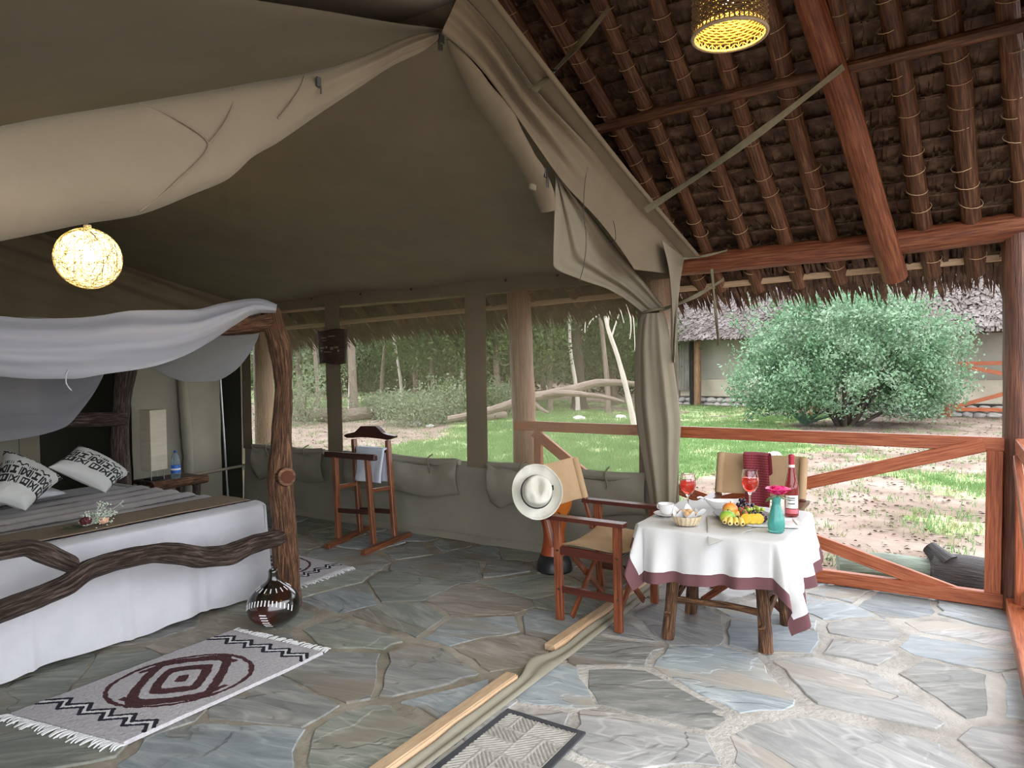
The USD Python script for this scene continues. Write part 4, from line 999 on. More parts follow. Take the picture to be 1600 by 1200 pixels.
part(wbt, 'cap', lathe([(0, .265), (.014, .265), (.016, .26), (.016, .245), (0, .245)], 18, c), 'cap_blue')

# carved plaque on the tent upright
surf('plaque', [(.03, .018, .012), (.075, .04, .026)], scale=12, stretch=(1, 6, 1), uv=True, rough=.6, bump=.8, bump_scale=14, bump_dist=.01)
plain('carving_pale', (.27, .19, .12), .7)
pa, pb = AY(499, 517, 4.90), AY(541, 568, 4.90)
pc = (pa + pb) / 2
pl = thing('plaque', 'dark carved wooden plaque on the canvas upright between two mesh windows', 'plaque', (pc[0], 4.9, pb[2]))
u = np.linspace(-1, 1, 26)[:, None]; v = np.linspace(-1, 1, 26)[None]
w_, h_ = (pb[0] - pa[0]) / 2, (pa[2] - pb[2]) / 2
X = pc[0] + w_ * u * (1 + .05 * v) + 0 * v; Z = pc[2] + h_ * v * (1 + .04 * np.sin(u * 3)) + 0 * u
Y = 4.905 - .035 * (1 - u ** 2) - .006 * (meshkit.noise(np.stack([X * 8, Z * 40, X * 0], -1), 2))
part(pl, 'slab', sheet(np.stack([X, Y, Z], -1), .03), 'plaque')
ms = []
for (a, b, cx_, cz_) in [(-.62, -.35, .08, .1), (-.50, -.30, .08, .1)]: pass
def glyph(x, z, w, h): ms.append(box((pc[0] + x * w_, 4.905 - .035 * (1 - x * x) - .02, pc[2] + z * h_), (w * w_, .008, h * h_), .001))
for g in [(-.55, -.05, .35, .1), (-.62, -.22, .16, .12), (-.2, -.02, .12, .12), (-.1, -.3, .5, .06), (.2, -.1, .2, .16), (.5, -.04, .3, .1), (.62, -.24, .1, .12), (-.4, .55, .4, .06), (.2, .62, .5, .06), (-.35, .38, .3, .05)]: glyph(*g)
part(pl, 'carved_marks', join(ms), 'carving_pale', kind='stuff')

# ---------------------------------------------------------------- valet stand and towel
surf('mahogany', [(.10, .03, .013), (.19, .062, .026), (.27, .105, .046)], scale=4, stretch=(1.0, 20, 1), uv=True, rough=.35, bump=.15, bump_scale=10, bump_dist=.004, spec=.5, rand=.08)
surf('mahogany_dark', [(.03, .010, .007), (.065, .021, .013)], scale=4, stretch=(1.0, 20, 1), uv=True, rough=.32, bump=.15, bump_scale=10, bump_dist=.004, spec=.5)
vs = thing('valet_stand', 'wooden clothes valet stand with two long feet, by the tent wall', 'valet stand', (-4.4, 4.45, 0))
r1 = (GZ(511, 858, .0), GZ(575, 828, 0)); r2 = (GZ(567, 868, 0), GZ(640, 838, 0))
for a, b in (r1, r2):
    part(vs, 'foot_rail', beam([a[0], a[1], .022], [b[0], b[1], .022], .05, .044), 'mahogany')
def leg_pt(px, py, pxt, pyt, lean): 
    a = GZ(px, py, .04); b = AY(pxt, pyt, a[1] + lean); return a, b
fl_, fr_ = leg_pt(529, 841, 524, 713, .0), leg_pt(584, 850, 574, 717, .0)
bl_, br_ = leg_pt(563, 831, 553, 686, .05), leg_pt(617, 838, 606, 688, .05)
for (a, b) in (fl_, fr_, bl_, br_): part(vs, 'leg', beam(a, b, .04, .045, up=(0, 1, 0)), 'mahogany')
d = unit(fr_[1] - fl_[1])
part(vs, 'front_bar', beam(fl_[1] - d * .12 + [0, 0, .015], fr_[1] + d * .1 + [0, 0, .015], .05, .05, ch=.008), 'mahogany_dark')
def between(a, b, px, py): return a + (b - a) * ((py - 0) - proj_y(a)) / (proj_y(b) - proj_y(a))
def proj_y(p): d = np.asarray(p) - EYE; return 600 - FPX * (d @ UP) / (d @ FW)
L1 = lambda leg, py: leg[0] + (leg[1] - leg[0]) * (py - proj_y(leg[0])) / (proj_y(leg[1]) - proj_y(leg[0]))
part(vs, 'rear_bar', beam(L1(bl_, 703), L1(br_, 705), .025, .03), 'mahogany_dark')
part(vs, 'side_bar', beam(L1(fl_, 761), L1(bl_, 756), .028, .035), 'mahogany')
part(vs, 'side_bar', beam(L1(fr_, 767), L1(br_, 762), .028, .035), 'mahogany')
part(vs, 'cross_bar', beam(L1(fl_, 797), L1(fr_, 801), .028, .04), 'mahogany_dark')
part(vs, 'cross_bar', beam(L1(bl_, 796), L1(br_, 800), .028, .04), 'mahogany_dark')
# shaped hanger on top
sil = [(300, 203), (312, 192), (332, 186), (385, 174), (408, 152), (432, 128), (545, 128), (572, 150), (600, 180), (640, 196), (692, 205), (690, 218), (668, 226), (640, 236), (600, 228), (545, 221), (490, 216), (430, 215), (372, 218), (322, 219)]
yh = (bl_[1][1] + br_[1][1]) / 2 + .02
q3 = [AY(480 + x / 5, 640 + y / 5, yh) for x, y in sil]
poly = Polygon([(q[0], q[2]) for q in q3])
m = prism(poly, .05); m = M(np.column_stack([m.v[:, 0], yh + .025 - m.v[:, 2], m.v[:, 1]]), m.f, np.column_stack([m.v[:, 0], m.v[:, 1]]))
part(vs, 'hanger', m, 'mahogany_dark')
surf('towel', [(.60, .65, .74), (.68, .72, .80)], scale=5, rough=.95, bump=.4, bump_scale=250, bump_dist=.003, sheen=.3)
ta, tb = L1(bl_, 703), L1(br_, 705)
x0, x1 = AY(560, 700, ta[1])[0], AY(602, 700, ta[1])[0]; zr_ = (ta[2] + tb[2]) / 2
s = np.linspace(-1, 1, 50)[:, None]; v = np.linspace(0, 1, 22)[None]
ln = .34
Zt = zr_ + .028 - ln * np.clip(np.abs(s) - .1, 0, 1) - .012 * (np.abs(s) < .1) * (np.abs(s) / .1) ** 2 + 0 * v
Yt = ta[1] + np.sign(s) * np.minimum(np.abs(s) / .1, 1) * .03 * -1 + (np.abs(s) > .1) * .012 * np.sin(v * 9 + 3 * s) * np.abs(s) - np.sign(s) * .02 * np.clip(np.abs(s) - .1, 0, 1)
Xt = x0 + (x1 - x0) * v + .012 * np.sin(s * 3 + v * 2)
single('towel', sheet(np.stack([Xt, Yt + 0 * v, Zt], -1), .018), 'towel', 'white towel folded over the bar of the valet stand', 'towel')

# ---------------------------------------------------------------- rugs, gourd, doormat
surf('rug_grey', [(.42, .40, .41), (.54, .52, .53)], scale=60, rough=.95, bump=.5, bump_scale=260, bump_dist=.004, spec=.1)
surf('rug_maroon', [(.06, .028, .03), (.10, .048, .048)], scale=60, rough=.95, bump=.5, bump_scale=260, bump_dist=.004, spec=.1)
surf('rug_navy', [(.022, .022, .035), (.04, .036, .05)], scale=60, rough=.95, bump=.5, bump_scale=260, bump_dist=.004, spec=.1)
surf('rug_white', [(.66, .66, .66), (.76, .76, .75)], scale=60, rough=.95, bump=.3, bump_scale=260, bump_dist=.004, spec=.1)
def rug(A_, B_, C_, D_, label, seed):
    """A_-B_ and D_-C_ are the fringed ends; s runs from A_B_ to D_C_"""
    A_, B_, C_, D_ = [np.asarray(q, float)[:2] for q in (A_, B_, C_, D_)]
    ns, nt_ = 240, 150
    s, t = np.meshgrid(np.linspace(0, 1, ns), np.linspace(0, 1, nt_), indexing='ij')
    xy = ((1 - s) * (1 - t))[..., None] * A_ + ((1 - s) * t)[..., None] * B_ + (s * t)[..., None] * C_ + (s * (1 - t))[..., None] * D_
    wob = .006 * (meshkit.noise(np.stack([s * 4, t * 3, s * 0 + seed], -1), seed) - .5)
    n_ = unit(np.array([*(D_ - A_), 0])); xy = xy + wob[..., None] * 2
    z = .012 + .003 * meshkit.noise(np.stack([s * 120, t * 75, s * 0], -1), seed) + .004 * meshkit.noise(np.stack([s * 6, t * 4, s * 0], -1), 3)
    edge = np.minimum(np.minimum(s, 1 - s) * ns, np.minimum(t, 1 - t) * nt_) < 1
    z = np.where(edge, .002, z)
    P = np.dstack([xy, z])
    sc, tc = (s[1:, 1:] + s[:-1, :-1]) / 2, (t[1:, 1:] + t[:-1, :-1]) / 2
    x, y = (sc - .49) / .29, (tc - .5) / .42
    y2 = y + .12 * x; d1 = np.hypot(x, y); d2 = (np.abs(x * .98 + .25 * y) ** 1.25 + np.abs(y2) ** 1.25) ** .8
    jit = .03 * (meshkit.noise(np.stack([sc * 40, tc * 26, sc * 0], -1), 5) - .5)
    d1 = d1 + jit; d2 = d2 + jit
    mar = ((d1 > .93) & (d1 < 1.0)) | ((d2 > .70) & (d2 < .90) & (d1 < .93)) | ((d2 > .34) & (d2 < .54)) | (d2 < .13) | ((np.abs(np.abs(x) - .82) < .05) & (np.abs(y) < .16)) | ((np.abs(np.abs(y) - .82) < .05) & (np.abs(x) < .13))
    nav = np.zeros_like(mar); whi = np.zeros_like(mar)
    Ls, Lt = np.linalg.norm(D_ - A_), np.linalg.norm(B_ - A_); qs, qt = sc * Ls, tc * Lt
    def near_line(pts_, w_):
        m = np.zeros_like(mar)
        for (a0, b0), (a1, b1) in zip(pts_[:-1], pts_[1:]):
            da, db = a1 - a0, b1 - b0; h_ = np.clip(((qs - a0) * da + (qt - b0) * db) / (da * da + db * db), 0, 1)
            m |= np.hypot(qs - a0 - h_ * da, qt - b0 - h_ * db) < w_
        return m
    for s0 in (.09 * Ls, .86 * Ls):
        def zig(o): return [(s0 + o + (.055 if k % 2 else 0), Lt * (.02 + .96 * (k // 2 + (.62 if k % 2 else 0)) / 5)) for k in range(11)]
        nav |= near_line(zig(0), .0095) | near_line(zig(.045), .0095); whi |= near_line(zig(.0225), .009)
    whi &= ~nav; mar &= ~(nav | whi)
    th = thing('rug', label, 'rug', (*((A_ + B_ + C_ + D_) / 4), 0), 'woven rugs beside the bed')
    i, j = np.meshgrid(np.arange(ns - 1), np.arange(nt_ - 1), indexing='ij')
    q = np.stack([i * nt_ + j, (i + 1) * nt_ + j, (i + 1) * nt_ + j + 1, i * nt_ + j + 1], -1); uv = xy.reshape(-1, 2); V = P.reshape(-1, 3)
    if np.cross(V[q[0, 0, 1]] - V[q[0, 0, 0]], V[q[0, 0, 3]] - V[q[0, 0, 0]])[2] < 0: q = q[..., ::-1]
    for nm, mk, mt in (('pile', ~(mar | nav | whi), 'rug_grey'), ('medallion', mar, 'rug_maroon'), ('zigzag_border', nav, 'rug_navy'), ('white_border', whi, 'rug_white')):
        f = q[mk].reshape(-1, 4); used, inv = np.unique(f, return_inverse=True)
        part(th, nm, M(V[used], inv.reshape(-1, 4), uv[used], True), mt, kind=None if nm == 'pile' else 'stuff')
    r = np.random.RandomState(seed); ms = []
    for (p, q_, out) in ((A_, B_, unit(np.append(A_ - D_, 0))), (D_, C_, unit(np.append(D_ - A_, 0)))):
        for k in range(54):
            f = (k + r.uniform(.1, .9)) / 54; c = np.append(p + (q_ - p) * f, .008); l = r.uniform(.035, .07); side = np.append(unit(np.append(q_ - p, 0))[:2], 0) * r.uniform(-.02, .02)
            ms.append(tube([c, c + out * l * .5 + side * .3 + [0, 0, .004], c + out * l + side - [0, 0, .004]], [.004, .005, .003], n=5, sides=5))
    part(th, 'fringe', join(ms, True), 'rug_white', kind='stuff')
rug((-3.60, 1.36), (-2.88, 1.50), (-2.87, 2.57), (-3.59, 2.50), 'grey woven rug with maroon oval medallion, in front of the bed', 1)
rug((-3.93, 3.80), (-3.92, 3.22), (-5.1, 3.24), (-5.1, 3.82), 'grey woven rug half hidden behind the thick bed post', 2)
surf('gourd', [(.007, .006, .005), (.014, .010, .006), (.07, .010, .006)], scale=2.2, rough=.12, bump=.05, spec=.6, coat=.6, detail=1)
plain('inlay_white', (.72, .72, .70), .4)
gc = np.array([-3.50, 2.735, 0.0])
G_ = lambda z: float(PchipInterpolator([0, .015, .06, .11, .16, .205, .235, .255, .27, .29, .325, .33], [.075, .105, .148, .158, .148, .112, .07, .043, .034, .029, .027, .022])(z))
gd = thing('gourd_vase', 'round glossy dark gourd vase with white dash marks, at the foot of the bed post', 'vase', tuple(gc))
part(gd, 'body', lathe([(0, .0)] + [(G_(z), z) for z in np.linspace(0, .33, 40)] + [(.018, .328), (.016, .30), (0, .29)], 48, gc), 'gourd')
ms = []
fa = math.atan2(EYE[1] - gc[1], EYE[0] - gc[0])
def dash(a, z, w, h, rot=0.0):
    r = G_(z); dz = (G_(z + .004) - G_(z - .004)) / .008
    n_ = unit([math.cos(a), math.sin(a), -dz]); t_ = np.array([-math.sin(a), math.cos(a), 0]); b_ = np.cross(n_, t_)
    t2 = t_ * math.cos(rot) + b_ * math.sin(rot); b2 = np.cross(n_, t2)
    ms.append(box(gc + [r * math.cos(a), r * math.sin(a), z], (w, h, .003), .0006, np.stack([t2, b2, n_], 1)))
for k in range(14): dash(fa + (k - 6.5) * .36, .222, .007, .034)
for k in range(15):
    q = (k - 7) / 7; dash(fa - .35 + q * 1.05, .168 - .05 * q * q, .008, .034, -.25 * q)
for k in range(6): dash(fa - .42 + .03 * k, .10 - k * .0165, .042, .008)
part(gd, 'inlay_marks', join(ms), 'inlay_white', kind='stuff')
surf('mat_rubber', [(.028, .03, .034), (.05, .052, .058)], scale=8, rough=.6, bump=.1)
surf('mat_pile', [(.30, .29, .255), (.38, .365, .32)], scale=30, rough=.95, bump=.4, bump_scale=240, bump_dist=.003)
dm = thing('doormat', 'grey embossed doormat with black rubber border beside the threshold', 'doormat', (-1.49, 2.1, 0))
MX0, MX1, MY0, MY1 = -1.685, -1.295, 1.7, 2.56
fr = sbox(MX0, MY0, MX1, MY1).difference(sbox(MX0 + .028, MY0 + .028, MX1 - .028, MY1 - .028))
part(dm, 'border', prism(fr, .009, .005), 'mat_rubber')
u = np.linspace(MX0 + .027, MX1 - .027, 90); v = np.linspace(MY0 + .027, MY1 - .027, 220)
X, Y = np.meshgrid(u, v, indexing='ij')
p_, q_ = (X - MX0) / .18, (Y - MY0) / .18
cell = np.floor(p_) + np.floor(q_); a_, b_ = np.mod(p_, 1) - .5, np.mod(q_, 1) - .5
sw = np.mod(cell, 2) == 0; a2, b2 = np.where(sw, a_, b_), np.where(sw, b_, a_)
rel = np.maximum(.9 * (np.abs(a2) < .03), (np.sin((b2 + np.abs(a2) * 1.1) * 46) > .25) * .8)
rel = np.where(np.hypot(a2 - .5, b2 - .5) < .16, .2, rel); rel = np.where((np.abs(np.abs(a_) - .49) < .02) | (np.abs(np.abs(b_) - .49) < .02), .9, rel)
part(dm, 'embossed_pile', sheet(np.stack([X, Y, .008 + .0045 * rel], -1), .003), 'mat_pile')

# ---------------------------------------------------------------- safari chairs
surf('chair_canvas', [(.43, .29, .16), (.50, .345, .20)], scale=6, rough=.85, bump=.3, bump_scale=300, bump_dist=.003, spec=.2, translucent=.15)
surf('chair_wood', [(.085, .02, .009), (.175, .047, .018), (.26, .085, .036)], scale=4, stretch=(1.0, 20, 1), uv=True, rough=.3, bump=.12, bump_scale=10, bump_dist=.004, spec=.5, rand=.08)
surf('chair_wood_dark', [(.05, .011, .008), (.095, .022, .013)], scale=4, stretch=(1.0, 20, 1), uv=True, rough=.3, bump=.12, bump_scale=10, bump_dist=.004, spec=.5)
def make_chair(label, loc, rot):
    t = thing('safari_chair', label, 'chair', loc, 'folding safari chairs at the breakfast table', rot=rot)
    P_ = lambda n, m, mt: part(t, n, m, mt, local=True)
    for sy in (-1, 1):
        y = .285 * sy
        P_('leg', beam([.20, y, 0], [.195, y, .615], .032, .05, up=(1, 0, 0)), 'chair_wood')
        P_('leg', beam([-.185, y, 0], [-.2, y, .615], .032, .05, up=(1, 0, 0)), 'chair_wood')
        arm = sbox(-.30, -.028, .24, .028).buffer(.006)
        m = prism(arm, .024, .615).tf(None, (0, y, 0)); m.uv = np.column_stack([m.v[:, 0] + sy, m.v[:, 1]])
        P_('armrest', m, 'chair_wood_dark')
        P_('seat_rail', beam([-.2, y, .43], [.2, y, .425], .03, .05), 'chair_wood_dark')
        P_('lower_rail', beam([-.18, y, .195], [.2, y, .19], .026, .042), 'chair_wood_dark')
        P_('back_post', beam([-.235, y * .96, .44], [-.365, y * .96, .905], .026, .036, up=(0, 1, 0)), 'chair_wood')
        for sx in (-.135, .15):
            P_('cross_leg', beam([sx + .012 * sy, -.25 * sy, .02], [sx + .012 * sy, .25 * sy, .43], .018, .042), 'chair_wood')
    P_('stretcher', tube([[.15, -.28, .40], [.15, .28, .40]], .014, sides=10), 'chair_wood_dark')
    u = np.linspace(-1, 1, 26)[:, None]; v = np.linspace(0, 1, 16)[None]
    P_('seat', sheet(np.stack([-.2 + .4 * v + 0 * u, .275 * u + 0 * v, .462 - .03 * (1 - u ** 2) + .006 * np.sin(v * 5) + 0 * u], -1), .006), 'chair_canvas')
    z = .645 + .265 * v; x = -.293 - .28 * (z - .645) + .03 * 0
    bk = sheet(np.stack([x - .035 * (1 - u ** 2) + .004 * np.sin(7 * u) + 0 * v, .285 * u + 0 * v, z + .012 * u ** 2 * (v - .3) + 0 * u], -1), .008)
    P_('backrest', bk, 'chair_canvas')
    for sy in (-1, 1):
        q0, q1 = np.array([-.235, .274 * sy, .44]), np.array([-.365, .274 * sy, .905])
        P_('canvas_sleeve', tube([q0 + (q1 - q0) * .44, q1 + (q1 - q0) * .012], .026, n=8, sides=12), 'chair_canvas')
    ms = []
    for sy in (-1, 1):
        for x_, z_ in ((.2, .43), (-.19, .43), (.2, .19), (-.185, .195)): ms.append(tube([[x_, .30 * sy, z_], [x_, .304 * sy, z_]], .007, sides=8))
    P_('bolts', join(ms), 'zip_metal')
    return t
CH1 = make_chair('folding safari chair with a hat on it, left of the table', (-1.83, 3.945, 0), 0.0)
CH2 = make_chair('folding safari chair with a red checked cloth, behind the table', (-1.115, 4.545, 0), -math.pi / 2)
surf('hat_straw', [(.52, .51, .43), (.62, .61, .53)], scale=4, rough=.8, bump=.5, bump_scale=160, bump_dist=.003)
plain('hat_band', (.02, .022, .025), .7)
hc = AX(838, 769, -2.14)
hn = unit(unit(EYE - hc) + .16 * np.array([0, 0, 1]) + .12 * RT); hx = unit(np.cross([0, 0, 1], hn)); hy = np.cross(hn, hx)
HR = np.stack([hx, hy, hn], 1)
ht = thing('hat', 'pale straw hat with a black band, hung on the near back post of the chair', 'hat', tuple(hc - [0, 0, .16]))
def hat_mesh():
    prof = [(.150, .012), (.158, .02), (.163, .026), (.160, .03), (.145, .016), (.115, .006), (.098, .006), (.094, .014), (.092, .03), (.088, .075), (.083, .1), (.072, .114), (.05, .121), (.025, .124), (0, .125)]
    a = spline(np.array([(r, z, 0) for r, z in prof]), 60)[:, :2]; m = lathe(a, 48)
    v = m.v; r = np.hypot(v[:, 0], v[:, 1]); ang = np.arctan2(v[:, 1], v[:, 0])
    brim = np.clip((r - .1) / .06, 0, 1)
    v[:, 2] += brim * (.028 * np.cos(2 * ang) ** 2 * (np.abs(np.cos(ang)) > .3) - .012 * np.sin(ang))
    v[:, 0] *= 1 - .05 * brim; v[:, 1] *= 1.06
    top = np.clip((v[:, 2] - .06) / .06, 0, 1) * (r < .1)
    tear = np.exp(-(v[:, 0] / (.018 + .16 * np.clip(.045 - (.04 - v[:, 1]) * .35, 0, 1))) ** 2) * np.exp(-((v[:, 1] - .015) / .05) ** 2)
    v[:, 2] -= .045 * tear * top
    for sx in (-1, 1):
        pin = np.exp(-((v[:, 0] - .055 * sx) / .025) ** 2 - ((v[:, 1] + .055) / .03) ** 2); v[:, 2] -= .018 * pin * top
    return m
part(ht, 'straw_body', hat_mesh().tf(HR, hc), 'hat_straw')
bm_ = lathe([(.0955, .012), (.0975, .013), (.0955, .034), (.093, .034)], 48); bm_.v[:, 1] *= 1.06
part(ht, 'band', bm_.tf(HR, hc), 'hat_band')
part(ht, 'band_bow', box((.098, .02, .022), (.012, .03, .022), .003).tf(HR, hc), 'hat_band')
surf('drum_orange', [(.45, .09, .012), (.62, .20, .02)], scale=3, rough=.35, bump=.05, coat=.3)
surf('drum_red', [(.30, .05, .015), (.45, .10, .02)], scale=3, rough=.35, bump=.05, coat=.3)
plain('drum_black', (.02, .02, .022), .4)
plain('drum_skin', (.55, .45, .32), .6)
dc = np.array([-2.55, 4.55, 0])
dr = thing('drum', 'orange goblet drum with a black foot, standing behind the hat and chair', 'drum', tuple(dc))
part(dr, 'foot', lathe([(0, 0), (.135, 0), (.138, .01), (.13, .06), (.105, .125), (0, .125)], 32, dc), 'drum_black')
part(dr, 'stem', lathe([(.104, .12), (.086, .2), (.08, .27), (.09, .34), (.118, .43)], 32, dc), 'drum_red')
part(dr, 'bowl', lathe([(.118, .43), (.138, .5), (.145, .57), (.145, .64), (.14, .66), (0, .66)], 32, dc), 'drum_orange')
part(dr, 'skin', lathe([(.147, .63), (.149, .65), (.145, .668), (0, .67)], 32, dc), 'drum_skin')
part(dr, 'rope', join([tube([dc + [.148 * math.cos(q), .148 * math.sin(q), .61 + .016 * math.sin(q * 12)] for q in np.linspace(0, 2 * np.pi, 90)], .004, sides=5, caps=False)]), 'drum_black')
part(dr, 'painted_line', tube([dc + [(.122 + .003) * math.cos(q), (.122 + .003) * math.sin(q), .44 + .03 * math.sin(q * 5)] for q in np.linspace(0, 2 * np.pi, 80)], .004, sides=5, caps=False), 'drum_black')
# red checked cloth over the second chair
plain('shuka_red', (.13, .008, .014), .9); plain('shuka_line', (.30, .06, .075), .9)
x0, x1 = AY(1164, 730, 4.86)[0], AY(1203, 730, 4.86)[0]
s = np.linspace(0, 1, 210)[:, None]; v = np.linspace(0, 1, 86)[None]
arc = s * .72
yb_ = 4.545 + .365
zt_ = .925
Yc = np.where(arc < .40, yb_ - .055 - .02 * (arc < .30) * (1 - arc / .3) - .10 * np.clip(.27 - arc, -.15, .27) * -.28, np.where(arc < .46, yb_ - .055 + (arc - .40) / .06 * .07, yb_ + .02)) + 0 * v
Zc = np.where(arc < .40, zt_ - (.40 - arc), np.where(arc < .46, zt_ + .012 * np.sin((arc - .40) / .06 * np.pi), zt_ - (arc - .46))) + 0 * v
Yc = Yc - .008 * np.sin(v * 8 + s) - .014
Xc = x0 + (x1 - x0) * v + .006 * np.sin(s * 9) + 0 * v
P = np.stack([Xc + 0 * s, Yc, Zc], -1)
ic = np.arange(209)[:, None]; jc = np.arange(85)[None]
ln_ = ((ic % 5) == 0) | ((jc % 5) == 0)
shk = thing('checked_cloth', 'dark red checked cloth draped over the back of the farther safari chair', 'cloth', (float((x0 + x1) / 2), 4.87, .55))
a, b = split_grid(P, ln_ & np.ones((209, 85), bool))
part(shk, 'cloth', a, 'shuka_red'); part(shk, 'check_lines', b, 'shuka_line', kind='stuff')
P2 = P.copy(); nn_ = np.cross(np.gradient(P, axis=0), np.gradient(P, axis=1)); nn_ /= np.linalg.norm(nn_, axis=2, keepdims=True)
part(shk, 'backing', sheet(P - nn_ * .006 * np.sign(nn_[10, 10] @ (EYE - P[10, 10])), .004), 'shuka_red')

# ---------------------------------------------------------------- breakfast table
TZ = .65
tb_ = thing('log_table', 'small table on four rough log legs under a white cloth', 'table', (-1.1, 4.0, 0))
feet = [GZ(1043, 997), GZ(1197, 1019), GZ(1079, 957), GZ(1229, 974)]
tops = [(-1.33, 3.79), (-.90, 3.85), (-1.33, 4.14), (-.88, 4.2)]
lg = []
for k, (f, t_) in enumerate(zip(feet, tops)):
    m = tube([[f[0], f[1], 0], [(f[0] + t_[0]) / 2 + .006, (f[1] + t_[1]) / 2, .3], [*t_, TZ - .03]], [.036, .036, .033], n=24, sides=14, rough=.09, seed=50 + k)
    part(tb_, 'leg', m, 'bark'); lg.append((np.array([f[0], f[1], 0]), np.array([*t_, TZ - .03])))
at_ = lambda k, z: lg[k][0] + (lg[k][1] - lg[k][0]) * z / (TZ - .03)
def stretcher(a, b, za, zb, r, over=.03, seed=0):
    p, q = at_(a, za), at_(b, zb); d = unit(q - p)
    part(tb_, 'stretcher', tube([p - d * over, (p + q) / 2 + [0, 0, .012], q + d * over], r, n=20, sides=10, rough=.12, seed=seed), 'bark')
stretcher(0, 1, .22, .2, .018, .0, 61); stretcher(2, 3, .25, .25, .018, .0, 62); stretcher(0, 2, .16, .26, .018, .05, 63); stretcher(1, 3, .14, .26, .018, .05, 64); stretcher(0, 2, .3, .2, .015, .02, 65); stretcher(1, 3, .3, .18, .015, .02, 66)
trect = sbox(-1.43, 3.66, -.78, 4.36)
part(tb_, 'top', prism(trect.buffer(.06), .03, TZ - .032), 'bark_dark')
plain('cloth_border', (.13, .055, .06), .9)
surf('cloth_white', [(.56, .56, .55), (.63, .63, .62)], scale=3, rough=.85, bump=.2, bump_scale=200, bump_dist=.002, spec=.2, translucent=.06)
def drape(cx, cy, hx, hy, rot, n=150):
    s = np.linspace(-1, 1, n); U, V = np.meshgrid(s * hx, s * hy, indexing='ij')
    c_, s_ = math.cos(rot), math.sin(rot); X = cx + U * c_ - V * s_; Y = cy + U * s_ + V * c_
    # outline of the top: rectangle with round corners
    x0, y0, x1, y1 = -1.43, 3.66, -.78, 4.36; r = .065
    bx_, by_ = np.clip(X, x0, x1), np.clip(Y, y0, y1); dx, dy = X - bx_, Y - by_; d = np.hypot(dx, dy)
    nx_, ny_ = dx / np.maximum(d, 1e-9), dy / np.maximum(d, 1e-9)
    o = np.clip(d - r, 0, None)
    ang = np.arctan2(Y - (y0 + y1) / 2, X - (x0 + x1) / 2); per = ang * .55
    corner = np.clip(2 * np.abs(nx_ * ny_), 0, 1)
    per = bx_ * 1.0 + by_ * 1.0 + .11 * np.arctan2(ny_, nx_)
    rip = np.sin(per * 27 + 1.0) * .5 + np.sin(per * 44 + 2.2) * .22
    hor = r + np.minimum(o, .018) * .8 + o * (.10 + .10 * corner) + .17 * np.minimum(o, .35) * rip * (1 - .3 * corner) + .20 * corner * o * np.sin(np.arctan2(np.abs(ny_), np.abs(nx_)) * 8)
    Z = np.where(o > 0, TZ + .004 - np.where(o < .02, o * o * 18, o - .0128) * (1 - .03 * np.abs(rip)), TZ + .004 + .0015 * meshkit.noise(np.stack([X * 12, Y * 12, X * 0], -1), 4))
    PX = np.where(o > 0, bx_ + nx_ * hor, X); PY = np.where(o > 0, by_ + ny_ * hor, Y)
    return np.stack([PX, PY, Z], -1), s
P, s_ = drape(-1.015, 3.965, .655, .645, .09)
sc_ = (s_[1:] + s_[:-1]) / 2
brd = np.maximum(np.abs(sc_)[:, None], np.abs(sc_)[None]) > .905
a, b = split_grid(P, brd)
tcl = thing('tablecloth', 'white tablecloth with a wide brown border, hanging over the log table', 'tablecloth', (-1.08, 4.0, .2))
part(tcl, 'cloth', a, 'cloth_white'); part(tcl, 'border', b, 'cloth_border', label='brown cloth border')

# things on the table
TT = TZ + .008
def tp_(px, py): return GZ(px, py, TT)
plain('porcelain', (.78, .78, .77), .18, coat_weight=.3)
def cup(px, py, s=1.0):
    c = tp_(px, py)
    sc = single('saucer', lathe([(0, .004), (.03, .004), (.035, .001), (.04, .003), (.07, .016), (.074, .018), (.07, .02), (.04, .009), (0, .008)], 32, c), 'porcelain', 'white saucer under the teacup, at the left end of the table', 'saucer')
    t = thing('teacup', 'white teacup on its saucer at the left end of the table', 'cup', tuple(c + [0, 0, .01]))
    part(t, 'bowl', lathe([(0, .010), (.022, .010), (.024, .014), (.03, .02), (.04, .04), (.046, .07), (.0465, .073), (.044, .07), (.037, .04), (.026, .024), (0, .02)], 32, c), 'porcelain')
    hd = unit([-1.0, .4, 0])
    part(t, 'handle', tube([c + hd * .042 + [0, 0, .06], c + hd * .066 + [0, 0, .06], c + hd * .068 + [0, 0, .042], c + hd * .038 + [0, 0, .032]], .0045, n=14, sides=8), 'porcelain')
cup(1041, 806)
# glasses
material('glass', {'p': ('principled_bsdf', {'base_color': (1, 1, 1), 'roughness': .0, 'transmission_weight': 1.0, 'ior': 1.45})}, [], 'p.BSDF')
material('wine_red', {'p': ('principled_bsdf', {'base_color': (1.0, .075, .035), 'roughness': .02, 'transmission_weight': .72, 'ior': 1.33})}, [], 'p.BSDF')
def wineglass(c, label, k):
    t = thing('wine_glass', label, 'glass', tuple(c), 'wine glasses on the breakfast table')
    out = [(0, 0), (.034, 0), (.035, .002), (.03, .004), (.008, .008), (.0042, .02), (.004, .085), (.008, .094), (.022, .105), (.035, .125), (.0405, .15), (.039, .175), (.034, .205), (.0335, .206)]
    inn = [(.0325, .204), (.0373, .175), (.0388, .15), (.0334, .126), (.021, .107), (.006, .098), (0, .0965)]
    part(t, 'glass_body', lathe([(r * k, z * k) for r, z in out + inn], 40, c), 'glass')
    part(t, 'wine', lathe([(0, .0972 * k)] + [((r - .0006) * k, z * k) for r, z in [(.006, .0985), (.021, .1077), (.0334, .1265), (.0388, .15), (.0378, .171)]] + [(0, .171 * k)], 40, c), 'wine_red', label='red drink')
